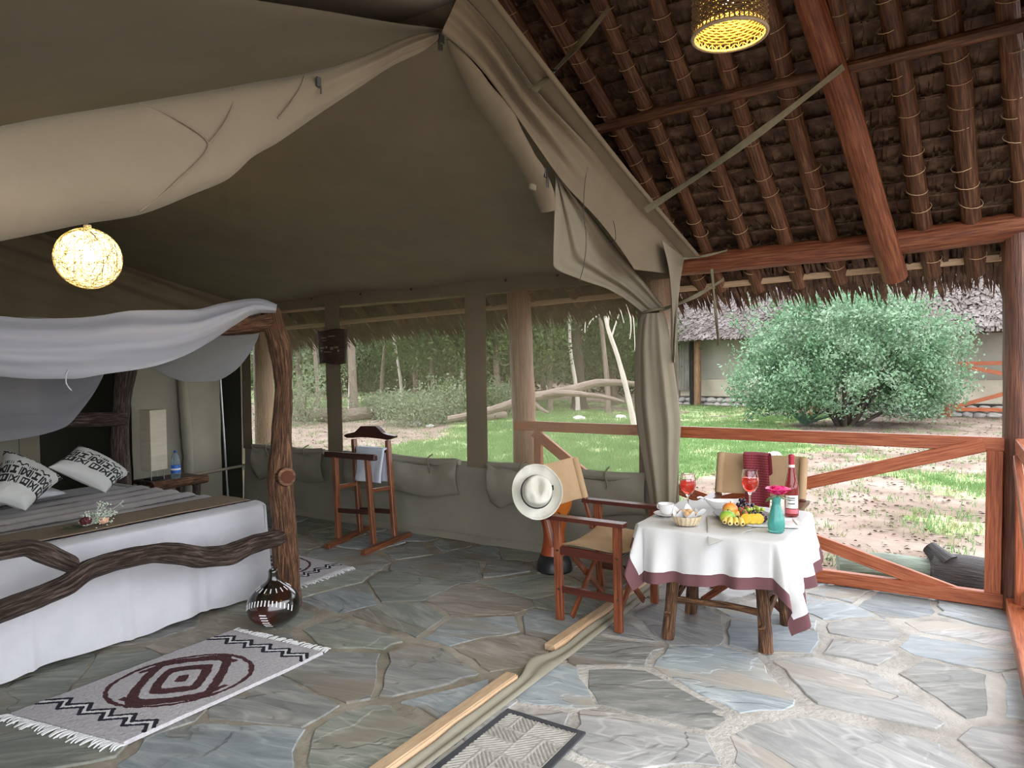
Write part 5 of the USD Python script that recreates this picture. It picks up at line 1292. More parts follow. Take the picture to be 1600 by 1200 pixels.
wineglass(tp_(1075, 803), 'wine glass of red drink beside the teacup', 1.17)
wineglass(tp_(1172, 802), 'wine glass of red drink behind the fruit plate, in front of the red cloth', 1.25)
# wine bottle
material('bottle_rose', {'p': ('principled_bsdf', {'base_color': (.34, .045, .04), 'roughness': .03, 'transmission_weight': .6, 'ior': 1.35, 'coat_weight': .5})}, [], 'p.BSDF')
plain('foil_red', (.35, .02, .04), .35); plain('label_cream', (.72, .70, .66), .7); plain('label_pink', (.6, .14, .17), .6)
c = tp_(1237, 806)
wbo = thing('wine_bottle', 'bottle of rose wine with a red foil neck, behind the vase', 'bottle', tuple(c))
part(wbo, 'glass', lathe([(0, .003), (.03, 0), (.038, .004), (.0385, .15), (.037, .175), (.03, .21), (.021, .255), (.0155, .30), (.0145, .325), (0, .325)], 36, c), 'bottle_rose')
part(wbo, 'foil', lathe([(.0165, .295), (.0168, .30), (.0155, .335), (.017, .338), (.017, .352), (.0155, .358), (0, .359)], 28, c), 'foil_red')
part(wbo, 'neck_ring', lathe([(.0172, .283), (.0178, .285), (.0172, .299), (.016, .30)], 28, c), 'label_cream')
fa = math.atan2(EYE[1] - c[1], EYE[0] - c[0])
def wrap_label(z0, z1, a0, a1, r):
    th = np.linspace(fa + a0, fa + a1, 24); P = np.array([[c + [r * math.cos(q), r * math.sin(q), z] for z in (z0, z1)] for q in th]); return sheet(P, .0008)
part(wbo, 'label', wrap_label(.05, .125, -1.0, 1.0, .0392), 'label_cream')
part(wbo, 'label', wrap_label(.02, .046, -1.0, 1.0, .0392), 'label_pink')
for zz in (.108, .096, .075): part(wbo, 'printed_line', wrap_label(zz, zz + .004, -.55, .45, .0399), 'print_black')
# bread basket with napkin and rolls
surf('wicker', [(.50, .40, .26), (.62, .52, .36)], scale=20, rough=.8, bump=.3)
c = tp_(1073, 820)
bb = thing('bread_basket', 'small round wicker basket lined with a white napkin', 'basket', tuple(c))
part(bb, 'weave', lathe([(0, .003), (.055, .003), (.06, .01), (.072, .035), (.08, .055), (.076, .055), (.068, .035), (.055, .012), (0, .01)], 60, c, ripple=lambda t, z: 1 + .022 * np.cos(t * 20) + .01 * np.cos(z * 900)), 'wicker')
ms = []
for k in range(20):
    q = k * 2 * np.pi / 20; ms.append(tube([c + [r * math.cos(q), r * math.sin(q), z] for r, z in [(.061, .006), (.074, .034), (.082, .056)]], .0028, sides=5))
part(bb, 'stakes', join(ms), 'wicker', kind='stuff')
r = np.linspace(0, 1, 26)[:, None]; th = np.linspace(0, 2 * np.pi, 73)[None]
sq = 1 / np.maximum(np.abs(np.cos(th + .5)), np.abs(np.sin(th + .5)))
rr = r * (.062 + .048 * (sq - .8) * r ** 2 + .014 * np.sin(5 * th) * r ** 2)
zz = .018 + .055 * r ** 2.5 + .018 * r ** 3 * np.sin(7 * th + 1) + .028 * r ** 3 * (sq - 1)
single('napkin', sheet(np.stack([c[0] + rr * np.cos(th), c[1] + rr * np.sin(th), c[2] + zz], -1), .002), 'cloth_white', 'white napkin lining the bread basket, corners sticking up', 'napkin')
surf('bread', [(.42, .22, .09), (.58, .36, .18), (.66, .46, .27)], scale=14, rough=.7, bump=.3)
for k, (dx, dy, dz, lab) in enumerate([(-.028, .012, .062, 'golden bread roll at the left in the basket'), (.03, .012, .06, 'golden bread roll at the right in the basket'), (.002, -.02, .06, 'bread roll at the front of the basket'), (.0, .035, .064, 'bread roll at the back of the basket')]):
    m = blob(c + [dx, dy, dz], (.026, .02, .017), 3, .08, k, 2, R=rz(k * 1.1)); single('bread_roll', m, 'bread', lab, 'bread roll', 'rolls in the bread basket')
# serving dish behind
c = tp_(1132, 796)
sd = thing('serving_dish', 'long white boat-shaped dish behind the bread basket', 'dish', tuple(c))
th = np.linspace(0, 2 * np.pi, 49)
ringz = [(0, .004, 0), (.5, .004, 0), (.62, .012, 0), (.85, .035, .25), (1.0, .052, .6), (1.02, .055, .65), (.97, .053, .6), (.8, .036, .25), (.55, .014, 0), (0, .012, 0)]
P = np.array([[c + RT * .125 * k * math.cos(q) + np.array([-RT[1], RT[0], 0]) * .055 * k * math.sin(q) + [0, 0, z + up * .03 * math.cos(q) ** 4 * (1 if math.cos(q) < 0 else .5)] for q in th] for k, z, up in ringz])
i, j = np.meshgrid(np.arange(len(ringz) - 1), np.arange(48), indexing='ij'); q = np.stack([i * 49 + j, i * 49 + j + 1, (i + 1) * 49 + j + 1, (i + 1) * 49 + j], -1).reshape(-1, 4)
part(sd, 'bowl', M(P.reshape(-1, 3), q, grid_uv(P).reshape(-1, 2), True), 'porcelain')
part(sd, 'handle', tube([c - RT * .12 + [0, 0, .06], c - RT * .15 + [0, 0, .075], c - RT * .165 + [0, 0, .07]], .006, n=10, sides=8), 'porcelain')
# fruit
surf('plate_dark', [(.07, .055, .04), (.12, .095, .07)], scale=8, rough=.5, bump=.05, spec=.25)
pc_ = tp_(1159, 812)
single('fruit_plate', lathe([(0, .003), (.06, .003), (.066, .001), (.12, .02), (.155, .034), (.158, .036), (.153, .037), (.118, .026), (.066, .009), (0, .008)], 48, pc_), 'plate_dark', 'shallow brown plate full of fruit, on the breakfast table', 'plate')
surf('fruit_orange', [(.72, .12, .03), (.75, .22, .04), (.66, .42, .08)], scale=8, rough=.35, bump=.08, bump_scale=120, detail=1)
surf('fruit_green', [(.12, .30, .03), (.22, .42, .05), (.4, .42, .06)], scale=8, rough=.3, bump=.05, detail=1)
surf('strawberry', [(.60, .02, .02), (.72, .05, .035)], scale=20, rough=.3, bump=.4, bump_scale=180, bump_dist=.003)
surf('banana', [(.70, .50, .07), (.78, .60, .16), (.74, .62, .3)], scale=14, rough=.5, bump=.05, detail=2)
surf('pineapple', [(.70, .44, .03), (.80, .58, .08)], scale=60, rough=.4, bump=.5, bump_scale=120, bump_dist=.004)
plain('grape_dark', (.03, .012, .03), .2, coat_weight=.3); plain('grape_green', (.34, .45, .06), .2, coat_weight=.3, subsurface_weight=0.0)
plain('stem_green', (.08, .16, .03), .6); plain('stem_brown', (.12, .07, .03), .7)
def fp_(px, py, dz): return GZ(px, py, TT + dz)
o = fp_(1141, 796, .065); t = thing('mango', 'orange-red mango at the top left of the fruit plate', 'fruit', tuple(o)); part(t, 'flesh', blob(o, (.043, .038, .04), 3, .05, 2, 2), 'fruit_orange'); part(t, 'stem', tube([o + [0, 0, .037], o + [.003, 0, .046]], .003, sides=6), 'stem_brown')
o = fp_(1137, 808, .05); t = thing('mango', 'green mango at the left of the fruit plate', 'fruit', tuple(o)); part(t, 'flesh', blob(o, (.044, .036, .036), 3, .05, 5, 2, R=rz(.6)), 'fruit_green'); part(t, 'stem', tube([o + [.0, 0, .034], o + [.003, 0, .042]], .003, sides=6), 'stem_brown')
for k, (px, py, lab) in enumerate([(1157, 798, 'strawberry nearest the orange-red mango'), (1167, 796, 'strawberry at the right, beside the green grapes'), (1163, 803, 'lowest strawberry, above the yellow pineapple')]):
    o = fp_(px, py, .055); t = thing('strawberry', lab, 'strawberry', tuple(o), 'strawberries on the fruit plate')
    part(t, 'berry', lathe([(0, -.022), (.008, -.018), (.016, -.004), (.0185, .008), (.015, .016), (.006, .019), (0, .019)], 20, (0, 0, 0)).tf(rx(.9) @ rz(k), o), 'strawberry')
    part(t, 'leaf_crown', lathe([(0, .021), (.006, .021), (.013, .0195), (.006, .018), (0, .018)], 10, (0, 0, 0), ripple=lambda t_, z: 1 + .4 * np.cos(5 * t_)).tf(rx(.9) @ rz(k), o), 'stem_green')
def bunch(name, px, py, dz, n, r, mat, lab, seed, spread_):
    rr_ = np.random.RandomState(seed); o = fp_(px, py, dz); t = thing(name, lab, 'grapes', tuple(o)); pts = []
    tries_ = 0
    while len(pts) < n and tries_ < 4000:
        tries_ += 1; p = rr_.normal(size=3) * spread_
        if p[2] > -.02 and all(np.linalg.norm(p - q) > 1.55 * r for q in pts): pts.append(p)
    part(t, 'stalk', join([tube([o, o + p], .0015, sides=4) for p in pts]), 'stem_green')
    for p in pts: part(t, 'grape', blob(o + p, (r, r, r * 1.1), 2), mat)
bunch('grapes', 1188, 808, .04, 22, .0125, 'grape_dark', 'bunch of dark purple grapes at the right of the fruit plate', 4, (.028, .028, .014))
bunch('grapes', 1160, 789, .06, 14, .0115, 'grape_dark', 'bunch of dark grapes at the back of the fruit plate', 5, (.024, .02, .012))
bunch('grapes', 1179, 798, .055, 16, .0115, 'grape_green', 'bunch of green grapes at the right, above the dark ones', 6, (.024, .02, .012))
for k, (px, py, lab) in enumerate([(1133, 815, 'finger banana at the far left front of the fruit plate'), (1143, 809, 'finger banana above the front row, below the green mango'), (1141, 817, 'second finger banana from the left in the front row'), (1152, 807, 'finger banana between the green mango and the pineapple'), (1151, 817, 'third finger banana from the left in the front row'), (1160, 818, 'finger banana in the front row touching the pineapple')]):
    o = fp_(px, py, .035); dv = unit(unit(EYE - o) * [1, 1, 0] + .12 * (k - 2.5) * RT)
    t = thing('finger_banana', lab, 'banana', tuple(o), 'finger bananas on the fruit plate')
    part(t, 'fruit', tube([o - dv * .06 + [0, 0, .01], o - dv * .03 + [0, 0, .012], o, o + dv * .008], [.006, .0145, .0155, .012], n=14, sides=8), 'banana')
    part(t, 'tip', blob(o + dv * .012, (.006, .006, .006), 2), 'stem_brown')
for k, (dx, dz_) in enumerate([(0, .05), (.035, .048), (.066, .04)]):
    o = fp_(1166, 811, .045) + RT * dx
    m = lathe([(0, -.012), (.028, -.012), (.03, -.008), (.03, .008), (.028, .012), (0, .012)], 9, (0, 0, 0)).tf(rx(1.0) @ ry(.2 * k), o)
    single('pineapple_slice', m, 'pineapple', ['slice of yellow pineapple next to the bananas', 'middle slice of yellow pineapple at the front', 'slice of yellow pineapple touching the dark grapes'][k], 'fruit', 'pineapple slices on the fruit plate')
# napkin over the table edge, tray plate, vase
ng = []
surf('napkin_grey', [(.38, .375, .345), (.45, .44, .41)], scale=5, rough=.9, bump=.3, bump_scale=200, bump_dist=.002)
A_, B_, C_ = tp_(1104, 812), tp_(1112, 832), tp_(1182, 822)
tip = AY(1108, 852, tp_(1108, 835)[1] - .05)
tip2 = AY(1140, 838, tp_(1140, 828)[1] - .02)
P = np.zeros((16, 16, 3))
for i_ in range(16):
    for j_ in range(16):
        u_, v_ = i_ / 15, j_ / 15
        back = tp_(1105, 806) * (1 - u_) + tp_(1180, 818) * u_
        mid = tp_(1106, 829) * (1 - u_) + tp_(1172, 827) * u_
        low = tip * (1 - u_) + tp_(1176, 829) * u_
        p = back * (1 - v_ / .6) + mid * (v_ / .6) if v_ < .6 else mid * (1 - (v_ - .6) / .4) + low * ((v_ - .6) / .4)
        P[i_, j_] = p + [0, 0, .004 + .003 * math.sin(4 * u_ + 5 * v_)] + (np.array([0, -.012, 0]) if v_ > .6 else 0)
single('napkin', sheet(P, .003), 'napkin_grey', 'greyish linen napkin whose corner hangs over the front table edge', 'napkin')
c = tp_(1205, 818); R_ = rz(.35)
pts = sbox(-.13, -.085, .13, .085).buffer(.015)
tr = thing('tray_plate', 'flat white rectangular plate partly behind the teal vase', 'plate', tuple(c))
part(tr, 'plate', join([prism(pts, .006, .002, R_, c), prism(pts.difference(pts.buffer(-.02)), .008, .006, R_, c)]), 'porcelain')
material('teal_glass', {'p': ('principled_bsdf', {'base_color': (.20, .66, .60), 'roughness': .12, 'transmission_weight': .75, 'ior': 1.4})}, [], 'p.BSDF')
c = tp_(1213, 831)
va = thing('flower_vase', 'small teal glass vase holding a pink rose, on the table', 'vase', tuple(c))
tw = lambda t_, z: 1 + .01 * np.cos(5 * t_ + z * 30)
part(va, 'glass_body', lathe([(0, 0), (.033, 0), (.039, .006), (.044, .04), (.041, .075), (.03, .11), (.022, .14), (.021, .16), (.026, .185), (.0235, .186), (.019, .16), (.02, .14), (.028, .11), (.038, .075), (.041, .04), (.036, .01), (0, .008)], 44, c, ripple=tw), 'teal_glass')
plain('rose_pink', (.72, .012, .16), .55); plain('rose_edge', (.80, .10, .28), .55)
rc_ = c + [.008, 0, .222]
ro = thing('rose', 'bright pink rose in the teal vase', 'flower', tuple(c + [0, 0, .03]))
part(ro, 'stem', tube([c + [.005, 0, .02], c + [.0, .003, .12], rc_ - [0, 0, .02]], .0028, n=12, sides=6), 'stem_green')
part(ro, 'sepal', lathe([(0, -.028), (.01, -.026), (.02, -.014), (.024, -.006), (.012, -.012), (0, -.014)], 15, rc_, ripple=lambda t_, z: 1 + .3 * np.cos(5 * t_)), 'stem_green')
for k in range(17):
    lay = 0 if k < 4 else 1 if k < 9 else 2
    q = k * 2.4; op = [.15, .42, .85][lay]; sz = [.034, .044, .054][lay]
    u = np.linspace(-1, 1, 9)[:, None]; v = np.linspace(0, 1, 8)[None]
    w = sz * np.sin(np.pi * (.12 + .72 * v)) * u; h = sz * 1.25 * v
    out = .006 + op * sz * v ** 1.5 * 1.3 - .5 * u ** 2 * sz * (1 - op * .6) + .006 * np.sin(u * 4 + k) * v
    zz = h * (1.05 - .45 * op) - .022 - .5 * sz * op * np.clip(v - .55, 0, 1) ** 1.5 * 2
    P = np.stack([out * math.cos(q) - w * math.sin(q), out * math.sin(q) + w * math.cos(q), zz + 0 * u], -1) + rc_
    part(ro, 'petal', sheet(P, .0012), 'rose_pink' if k % 3 else 'rose_edge')
for k, q in enumerate((-2.2, 1.2, .3)):
    d = np.array([math.cos(q), math.sin(q), .1]); s_ = np.array([-math.sin(q), math.cos(q), 0]); b0 = c + [0, 0, .185]
    P = np.array([[b0 + d * .07 * a_ + s_ * .018 * b_ * math.sin(math.pi * min(.97, a_ + .03)) + [0, 0, -.03 * a_ ** 2] for b_ in (-1, 0, 1)] for a_ in np.linspace(.05, 1, 7)])
    part(ro, 'leaf', sheet(P, .001), 'stem_green')
# posy on the bed runner
plain('posy_white', (.62, .70, .58), .8); plain('posy_green', (.07, .11, .05), .7); plain('posy_peach', (.70, .42, .28), .7); plain('posy_red', (.10, .018, .02), .7)
bp = np.array([-4.18, AX(140, 818, -4.18)[1], BZ + .045])
po = thing('posy', 'small posy of white sprigs and a peach flower lying on the bed runner', 'flowers', tuple(bp))
r = np.random.RandomState(8); ms, mw = [], []
dirs = np.array([0, 1.0, .0])
for k in range(46):
    e = bp + np.array([r.uniform(-.05, .05), r.uniform(-.03, .14), r.uniform(.01, .07)]); 
    if k % 5 == 0: e = e + [0, .03, .05]
    ms.append(tube([bp + [0, -.05, .005], (bp + e) / 2 + [0, 0, .01], e], .0014, n=6, sides=4))
    for q in range(6): mw.append(blob(e + r.normal(size=3) * .008, (.0045, .0045, .0035), 1))
part(po, 'sprigs', join(ms), 'posy_white', kind='stuff'); part(po, 'blossoms', join(mw), 'posy_white', kind='stuff')
ml = []
for k in range(16):
    b0 = bp + [r.uniform(-.03, .03), r.uniform(-.13, .0), .01]; d = unit([r.uniform(-1, 1), -1.2, r.uniform(0, .6)]); s_ = unit(np.cross(d, [0, 0, 1]))
    ml.append(sheet(np.array([[b0 + d * .06 * a_ + s_ * .014 * b_ * math.sin(math.pi * min(.98, a_ + .02)) for b_ in (-1, 0, 1)] for a_ in np.linspace(0, 1, 5)]), .001))
part(po, 'leaves', join(ml), 'posy_green', kind='stuff')
part(po, 'peach_flower', blob(bp + [.035, .06, .03], (.025, .025, .02), 3, .3, 3, 5), 'posy_peach')
part(po, 'red_flower', blob(bp + [.0, -.02, .04], (.028, .03, .022), 3, .3, 4, 5), 'posy_red')
# ---------------------------------------------------------------- the garden
surf('soil', [(.155, .115, .09), (.225, .172, .137), (.285, .235, .195)], scale=1.3, rough=.95, bump=.6, bump_scale=14, bump_dist=.03, detail=9, spec=.1)
surf('lawn_base', [(.20, .27, .11), (.30, .37, .17), (.42, .41, .25)], scale=.9, rough=.95, bump=.5, bump_scale=20, bump_dist=.03, detail=8, spec=.1)
surf('grass_blade', [(.20, .36, .12), (.32, .49, .20)], scale=1.5, rough=.7, bump=0, island=.35, translucent=.35, spec=.2)
surf('grass_dry', [(.36, .36, .17), (.5, .46, .26)], scale=1.5, rough=.8, bump=0, island=.3, translucent=.3, spec=.2)
surf('litter', [(.17, .115, .08), (.27, .20, .155), (.38, .32, .27)], scale=2, rough=.9, bump=0, island=.5, spec=.1)
surf('leaf_bush', [(.19, .40, .20), (.33, .56, .34), (.50, .70, .48)], scale=1.6, rough=.55, bump=0, island=.45, hue=.012, translucent=.3, spec=.35)
surf('leaf_tree', [(.065, .13, .035), (.11, .20, .055), (.19, .28, .09)], scale=.5, rough=.6, bump=0, island=.45, hue=.015, translucent=.3, spec=.3)
surf('leaf_pale', [(.22, .32, .16), (.34, .43, .25)], scale=.6, rough=.6, bump=0, island=.4, hue=.012, translucent=.3, spec=.3)
surf('leaf_dark', [(.035, .075, .022), (.07, .125, .038)], scale=.5, rough=.6, bump=0, island=.45, translucent=.25, spec=.3)
surf('trunk_grey', [(.13, .10, .075), (.24, .19, .15)], scale=3, stretch=(1, 6, 1), uv=True, rough=.9, bump=.7, bump_scale=8, bump_dist=.03)
surf('trunk_dark', [(.05, .038, .03), (.10, .078, .06)], scale=3, stretch=(1, 6, 1), uv=True, rough=.9, bump=.7, bump_scale=8, bump_dist=.03)
surf('trunk_pale', [(.42, .36, .31), (.55, .49, .43)], scale=3, stretch=(1, 6, 1), uv=True, rough=.9, bump=.4, bump_scale=8, bump_dist=.02)
surf('log_green', [(.10, .12, .085), (.22, .27, .21)], scale=4, stretch=(1, 8, 1), uv=True, rough=.7, bump=.5, bump_scale=8, bump_dist=.02)
surf('log_black', [(.012, .009, .008), (.035, .026, .022)], scale=4, stretch=(1, 8, 1), uv=True, rough=.6, bump=.8, bump_scale=8, bump_dist=.02)
surf('hut_thatch', [(.22, .175, .15), (.37, .315, .285), (.52, .465, .44)], scale=3, rough=.8, bump=0, island=.6, spec=.2)
surf('hut_canvas', [(.36, .345, .29), (.42, .40, .34)], scale=.8, rough=.9, bump=.3, bump_scale=6, bump_dist=.05, spec=.1)
surf('hut_canvas_low', [(.48, .43, .33), (.54, .49, .39)], scale=.8, rough=.9, bump=.3, bump_scale=6, bump_dist=.05, spec=.1)
surf('hut_stone', [(.36, .34, .31), (.50, .48, .45)], scale=3, rough=.9, bump=.5, bump_scale=10, rand=.15)
surf('reed', [(.40, .37, .32), (.58, .55, .5)], scale=2, rough=.9, bump=0, island=.35)
surf('agave', [(.10, .20, .14), (.19, .30, .22)], scale=6, rough=.5, bump=0)
plain('rock_pale', (.62, .60, .57), .9)

def gz_(x, y):
    x, y = np.asarray(x, float), np.asarray(y, float)
    near = np.clip((y - 5.6) / 6.0, 0, 1); near = near * near * (3 - 2 * near)
    p = np.stack([x * .22, y * .22, x * 0], -1)
    far = np.clip((np.hypot(x, y) - 26) / 14, 0, 1)
    left = np.clip((-x - 8) / 10, 0, 1)
    return -.17 + .13 * near + .14 * (meshkit.fbm(p, 3, 3) - .5) * near + .05 * (meshkit.fbm(p * 6, 2, 4) - .5) + far * left * (.5 + 1.4 * (meshkit.fbm(p * .8, 2, 8) - .35))
def ground_mesh(xs, ys):
    X, Y = np.meshgrid(xs, ys, indexing='ij'); Z = gz_(X, Y)
    return X, Y, Z
xs = np.concatenate([np.linspace(-90, -26, 44)[:-1], np.linspace(-26, 8, 150)[:-1], np.linspace(8, 60, 34)])
ys = np.concatenate([np.linspace(-45, 4.6, 30)[:-1], np.linspace(4.6, 30, 150)[:-1], np.linspace(30, 110, 50)])
X, Y, Z = ground_mesh(xs, ys)
P = np.stack([X, Y, Z], -1)
nu, nv = X.shape
i, j = np.meshgrid(np.arange(nu - 1), np.arange(nv - 1), indexing='ij')
q = np.stack([i * nv + j, (i + 1) * nv + j, (i + 1) * nv + j + 1, i * nv + j + 1], -1).reshape(-1, 4)
gr = thing('ground', kind='structure')
# lawn or bare soil, by where the grass grows
def lawn_amount(x, y):
    p = np.stack([x * .33, y * .33, x * 0], -1)
    n1 = meshkit.fbm(p, 4, 21) - .5; n2 = meshkit.fbm(p * 2.6, 3, 22) - .5
    # left: a lawn that ends in a slanting edge; right: broken patches
    ed = (y - 14.8) + .12 * (x + 8); left = np.clip((-x - 2.0) / 2.5, 0, 1)
    a = left * np.clip(np.minimum((x + 10.2 + .34 * (y - 11.2)) * .55, (20.5 + .25 * (x + 12) - y) * .5), -1, .8) + (1 - left) * np.clip(-.3 - np.abs(y - 11) * .012, -1, 1)
    far = (y > 18) & (y < 25.5) & (x < -4.5); a = np.where(far, .25, a)
    right = np.exp(-((x - .6) / 1.6) ** 2 - ((y - 11.0) / 1.0) ** 2) * .55 + np.exp(-((x + 3.2) / 1.0) ** 2 - ((y - 12.5) / 1.2) ** 2) * .5 + np.exp(-((x - .3) / 1.3) ** 2 - ((y - 8.2) / 1.0) ** 2) * .3 + np.exp(-((x + .9) / 1.1) ** 2 - ((y - 8.0) / .9) ** 2) * .32
    a = a + (1 - left) * right
    return a + 1.1 * n1 + .7 * n2
cx_ = P.reshape(-1, 3)[q].mean(1)
la = lawn_amount(cx_[:, 0], cx_[:, 1]) > .12
la &= (cx_[:, 1] > 5.4)
V = P.reshape(-1, 3)
for nm, mk, mt in (('soil', ~la, 'soil'), ('lawn', la, 'lawn_base')):
    f = q[mk]; used, inv = np.unique(f, return_inverse=True)
    part(gr, nm, M(V[used], inv.reshape(-1, 4), V[used][:, :2], True), mt)

def instancer(name, protos, pts, ang, scl, idx, label, cat, tilt=None):
    path = '/World/' + numbered('/World', name)
    pi = UsdGeom.PointInstancer.Define(stage, path)
    rel = []
    for k, (m, mt) in enumerate(protos):
        g = usdkit.mesh(stage, f'{path}/tuft_{k:03d}' if name == 'grass' else f'{path}/piece_{k:03d}', (m.v, m.f), L[mt], smooth=False, uv=m.uv); rel.append(g.GetPath())
    pi.CreatePrototypesRel().SetTargets(rel)
    pi.CreateProtoIndicesAttr([int(a) for a in idx])
    pi.CreatePositionsAttr([Gf.Vec3f(*map(float, p)) for p in pts])
    pi.CreateOrientationsAttr([Gf.Quath(float(math.cos(a / 2)), 0, 0, float(math.sin(a / 2))) for a in ang])
    pi.CreateScalesAttr([Gf.Vec3f(float(s), float(s), float(s)) for s in scl])
    tag(pi.GetPrim(), label, cat, None, 'stuff')
ro_ = np.random.RandomState(77)
def tuft(n, h, spread_, w=.006):
    ms = []
    for k in range(n):
        a, d = ro_.uniform(0, 6.28), spread_ * math.sqrt(ro_.rand()); b0 = np.array([d * math.cos(a), d * math.sin(a), -.02]); a2 = ro_.uniform(0, 6.28)
        s_ = np.array([math.cos(a2), math.sin(a2), 0]) * w; hh = h * ro_.uniform(.5, 1.15); ln = np.array([ro_.normal() * .35 * hh, ro_.normal() * .35 * hh, hh])
        m_ = b0 + ln * .55 + [0, 0, hh * .08]
        ms.append(M([b0 - s_, b0 + s_, m_ + s_ * .7, m_ - s_ * .7, b0 + ln], [[0, 1, 2], [0, 2, 3], [3, 2, 4]]))
    return join(ms, False)
def in_view(x, y, margin=.25):
    v = np.stack([x, y, x * 0 - .1], -1) - EYE; dz = v @ FW; u_ = v @ RT / np.maximum(dz, .1); return (dz > 1) & (np.abs(u_) < .741 + margin)
pts = []
xx = ro_.uniform(-24, 4, 90000); yy = 5.45 + 20 * ro_.rand(90000) ** 1.35
a_ = lawn_amount(xx, yy); dist = np.hypot(xx, yy)
keep = in_view(xx, yy) & (ro_.rand(90000) < np.clip((a_ - .0) * 2.2, .05, 1) * np.clip(11 / dist, .25, 1)) & ~((yy < 5.5) & (xx < .5))
gx_, gy_ = xx[keep][:17000], yy[keep][:17000]
lawnish = lawn_amount(gx_, gy_)
instancer('grass', [(tuft(22, .075, .13, .005), 'grass_blade'), (tuft(18, .10, .12, .005), 'grass_blade'), (tuft(12, .09, .1, .004), 'grass_dry')], np.column_stack([gx_, gy_, gz_(gx_, gy_)]), ro_.uniform(0, 6.28, len(gx_)), ro_.uniform(.7, 1.3, len(gx_)),
          np.where(lawnish > .25, ro_.choice([0, 1, 2], len(gx_), p=[.55, .38, .07]), ro_.choice([0, 1, 2], len(gx_), p=[.35, .2, .45])), 'short green grass growing in the garden beyond the railing', 'grass')
def scrap(w, l, c): return M([[-l, 0, 0], [0, -w, c], [l, 0, 0], [0, w, c], [0, 0, -c * .3]], [[0, 1, 4], [1, 2, 4], [2, 3, 4], [3, 0, 4]])
xx = ro_.uniform(-18, 4, 60000); yy = 5.5 + 20 * ro_.rand(60000) ** 1.5
keep = in_view(xx, yy) & (lawn_amount(xx, yy) < .25) & (ro_.rand(60000) < np.clip(9 / np.hypot(xx, yy), .2, 1) * .8)
lx, ly = xx[keep][:9000], yy[keep][:9000]
instancer('leaf_litter', [(scrap(.011, .035, .012), 'litter'), (scrap(.016, .028, .016), 'litter'), (scrap(.005, .07, .006), 'litter'), (scrap(.02, .04, .01), 'litter')], np.column_stack([lx, ly, gz_(lx, ly) + .012]), ro_.uniform(0, 6.28, len(lx)), ro_.uniform(.4, 1.0, len(lx)), ro_.randint(0, 4, len(lx)), 'dry fallen leaves and twigs scattered over the bare earth', 'leaf litter')

def leaves(c, size, r, aspect=.5, up=.4):
    """leaf blades at the points c, folded along the midrib"""
    n = len(c); d = r.normal(size=(n, 3)); d /= np.linalg.norm(d, axis=1, keepdims=True)
    nn = r.normal(size=(n, 3)) + [0, 0, up * 2]; s = np.cross(d, nn); s /= np.linalg.norm(s, axis=1, keepdims=True) + 1e-9
    sz = size * r.uniform(.6, 1.3, (n, 1)); h = np.cross(s, d) * sz * .12
    v = np.stack([c - d * sz * .5, c + s * sz * aspect * .5 + h, c + d * sz * .5, c - s * sz * aspect * .5 + h], 1).reshape(-1, 3)
    k = np.arange(n)[:, None] * 4
    return M(v, np.vstack([k + [0, 1, 2], k + [0, 2, 3]]), None, False)
def crown_points(c, rad, n, clumps, cr, r, shell=.55, flat_bottom=None):
    d = r.normal(size=(clumps, 3)); d /= np.linalg.norm(d, axis=1, keepdims=True)
    cc = np.asarray(c) + d * np.asarray(rad) * (shell + (1 - shell) * r.rand(clumps, 1) ** .6)
    if flat_bottom is not None: cc[:, 2] = np.maximum(cc[:, 2], flat_bottom + .2 * r.rand(clumps))
    w = r.randint(0, clumps, n); g = r.normal(size=(n, 3)) * cr
    return cc[w] + g
def tree(x, y, h, rt, crowns, n, size, leafmat, trunkmat, label, seed, lean=(0, 0), name='tree', group='trees of the wood beyond the lawn', clumps=70, cr=.35):
    r = np.random.RandomState(seed); z0 = float(gz_(x, y)) - .05
    t = thing(name, label, 'tree', (x, y, z0), group)
    top = np.array([x + lean[0], y + lean[1], z0 + h])
    base = np.array([x, y, z0])
    mid = (base + top) / 2 + [r.uniform(-.15, .15), r.uniform(-.15, .15), 0]
    part(t, 'trunk', tube([base, base + [0, 0, .2], mid, top], [rt * 1.5, rt * 1.1, rt * .8, rt * .35], n=24, sides=10, rough=.12, seed=seed, freq=3), trunkmat)
    ps = []
    for (dx, dz, rx__, rz__) in crowns:
        c = np.array([x + dx + lean[0] * .8, y + r.uniform(-.6, .6), z0 + dz])
        part(t, 'branch', tube([mid + (top - mid) * r.uniform(0, .5), (mid + c) / 2 + [0, 0, -.1], c], [rt * .5, rt * .33, rt * .12], n=12, sides=7, rough=.1, seed=seed + 1), trunkmat)
        ps.append(crown_points(c, (rx__, rx__ * .9, rz__), n // len(crowns), clumps, cr, r))
    part(t, 'foliage', leaves(np.vstack(ps), size, r), leafmat)
    return t
def shrub(x, y, rad, h, n, size, mat, label, seed, group=None):
    r = np.random.RandomState(seed); z0 = float(gz_(x, y)) - .03
    t = thing('shrub', label, 'shrub', (x, y, z0), group)
    ms = []
    for k in range(6):
        a = k * 1.05 + r.rand(); ms.append(tube([[x, y, z0], [x + math.cos(a) * rad * .25, y + math.sin(a) * rad * .25, z0 + h * .4], [x + math.cos(a) * rad * .6, y + math.sin(a) * rad * .6, z0 + h * .75]], [.03, .02, .008], n=10, sides=6))
    part(t, 'stems', join(ms), 'trunk_grey', kind='stuff')
    part(t, 'foliage', leaves(crown_points((x, y, z0 + h * .5), (rad, rad, h * .5), n, 60, .22 * rad, r, .4), size, r), mat)
def at_px(px, dist):
    """ground point under an image column at a distance along the view axis"""
    d = ray(px, 600); return EYE[0] + d[0] * dist, EYE[1] + d[1] * dist

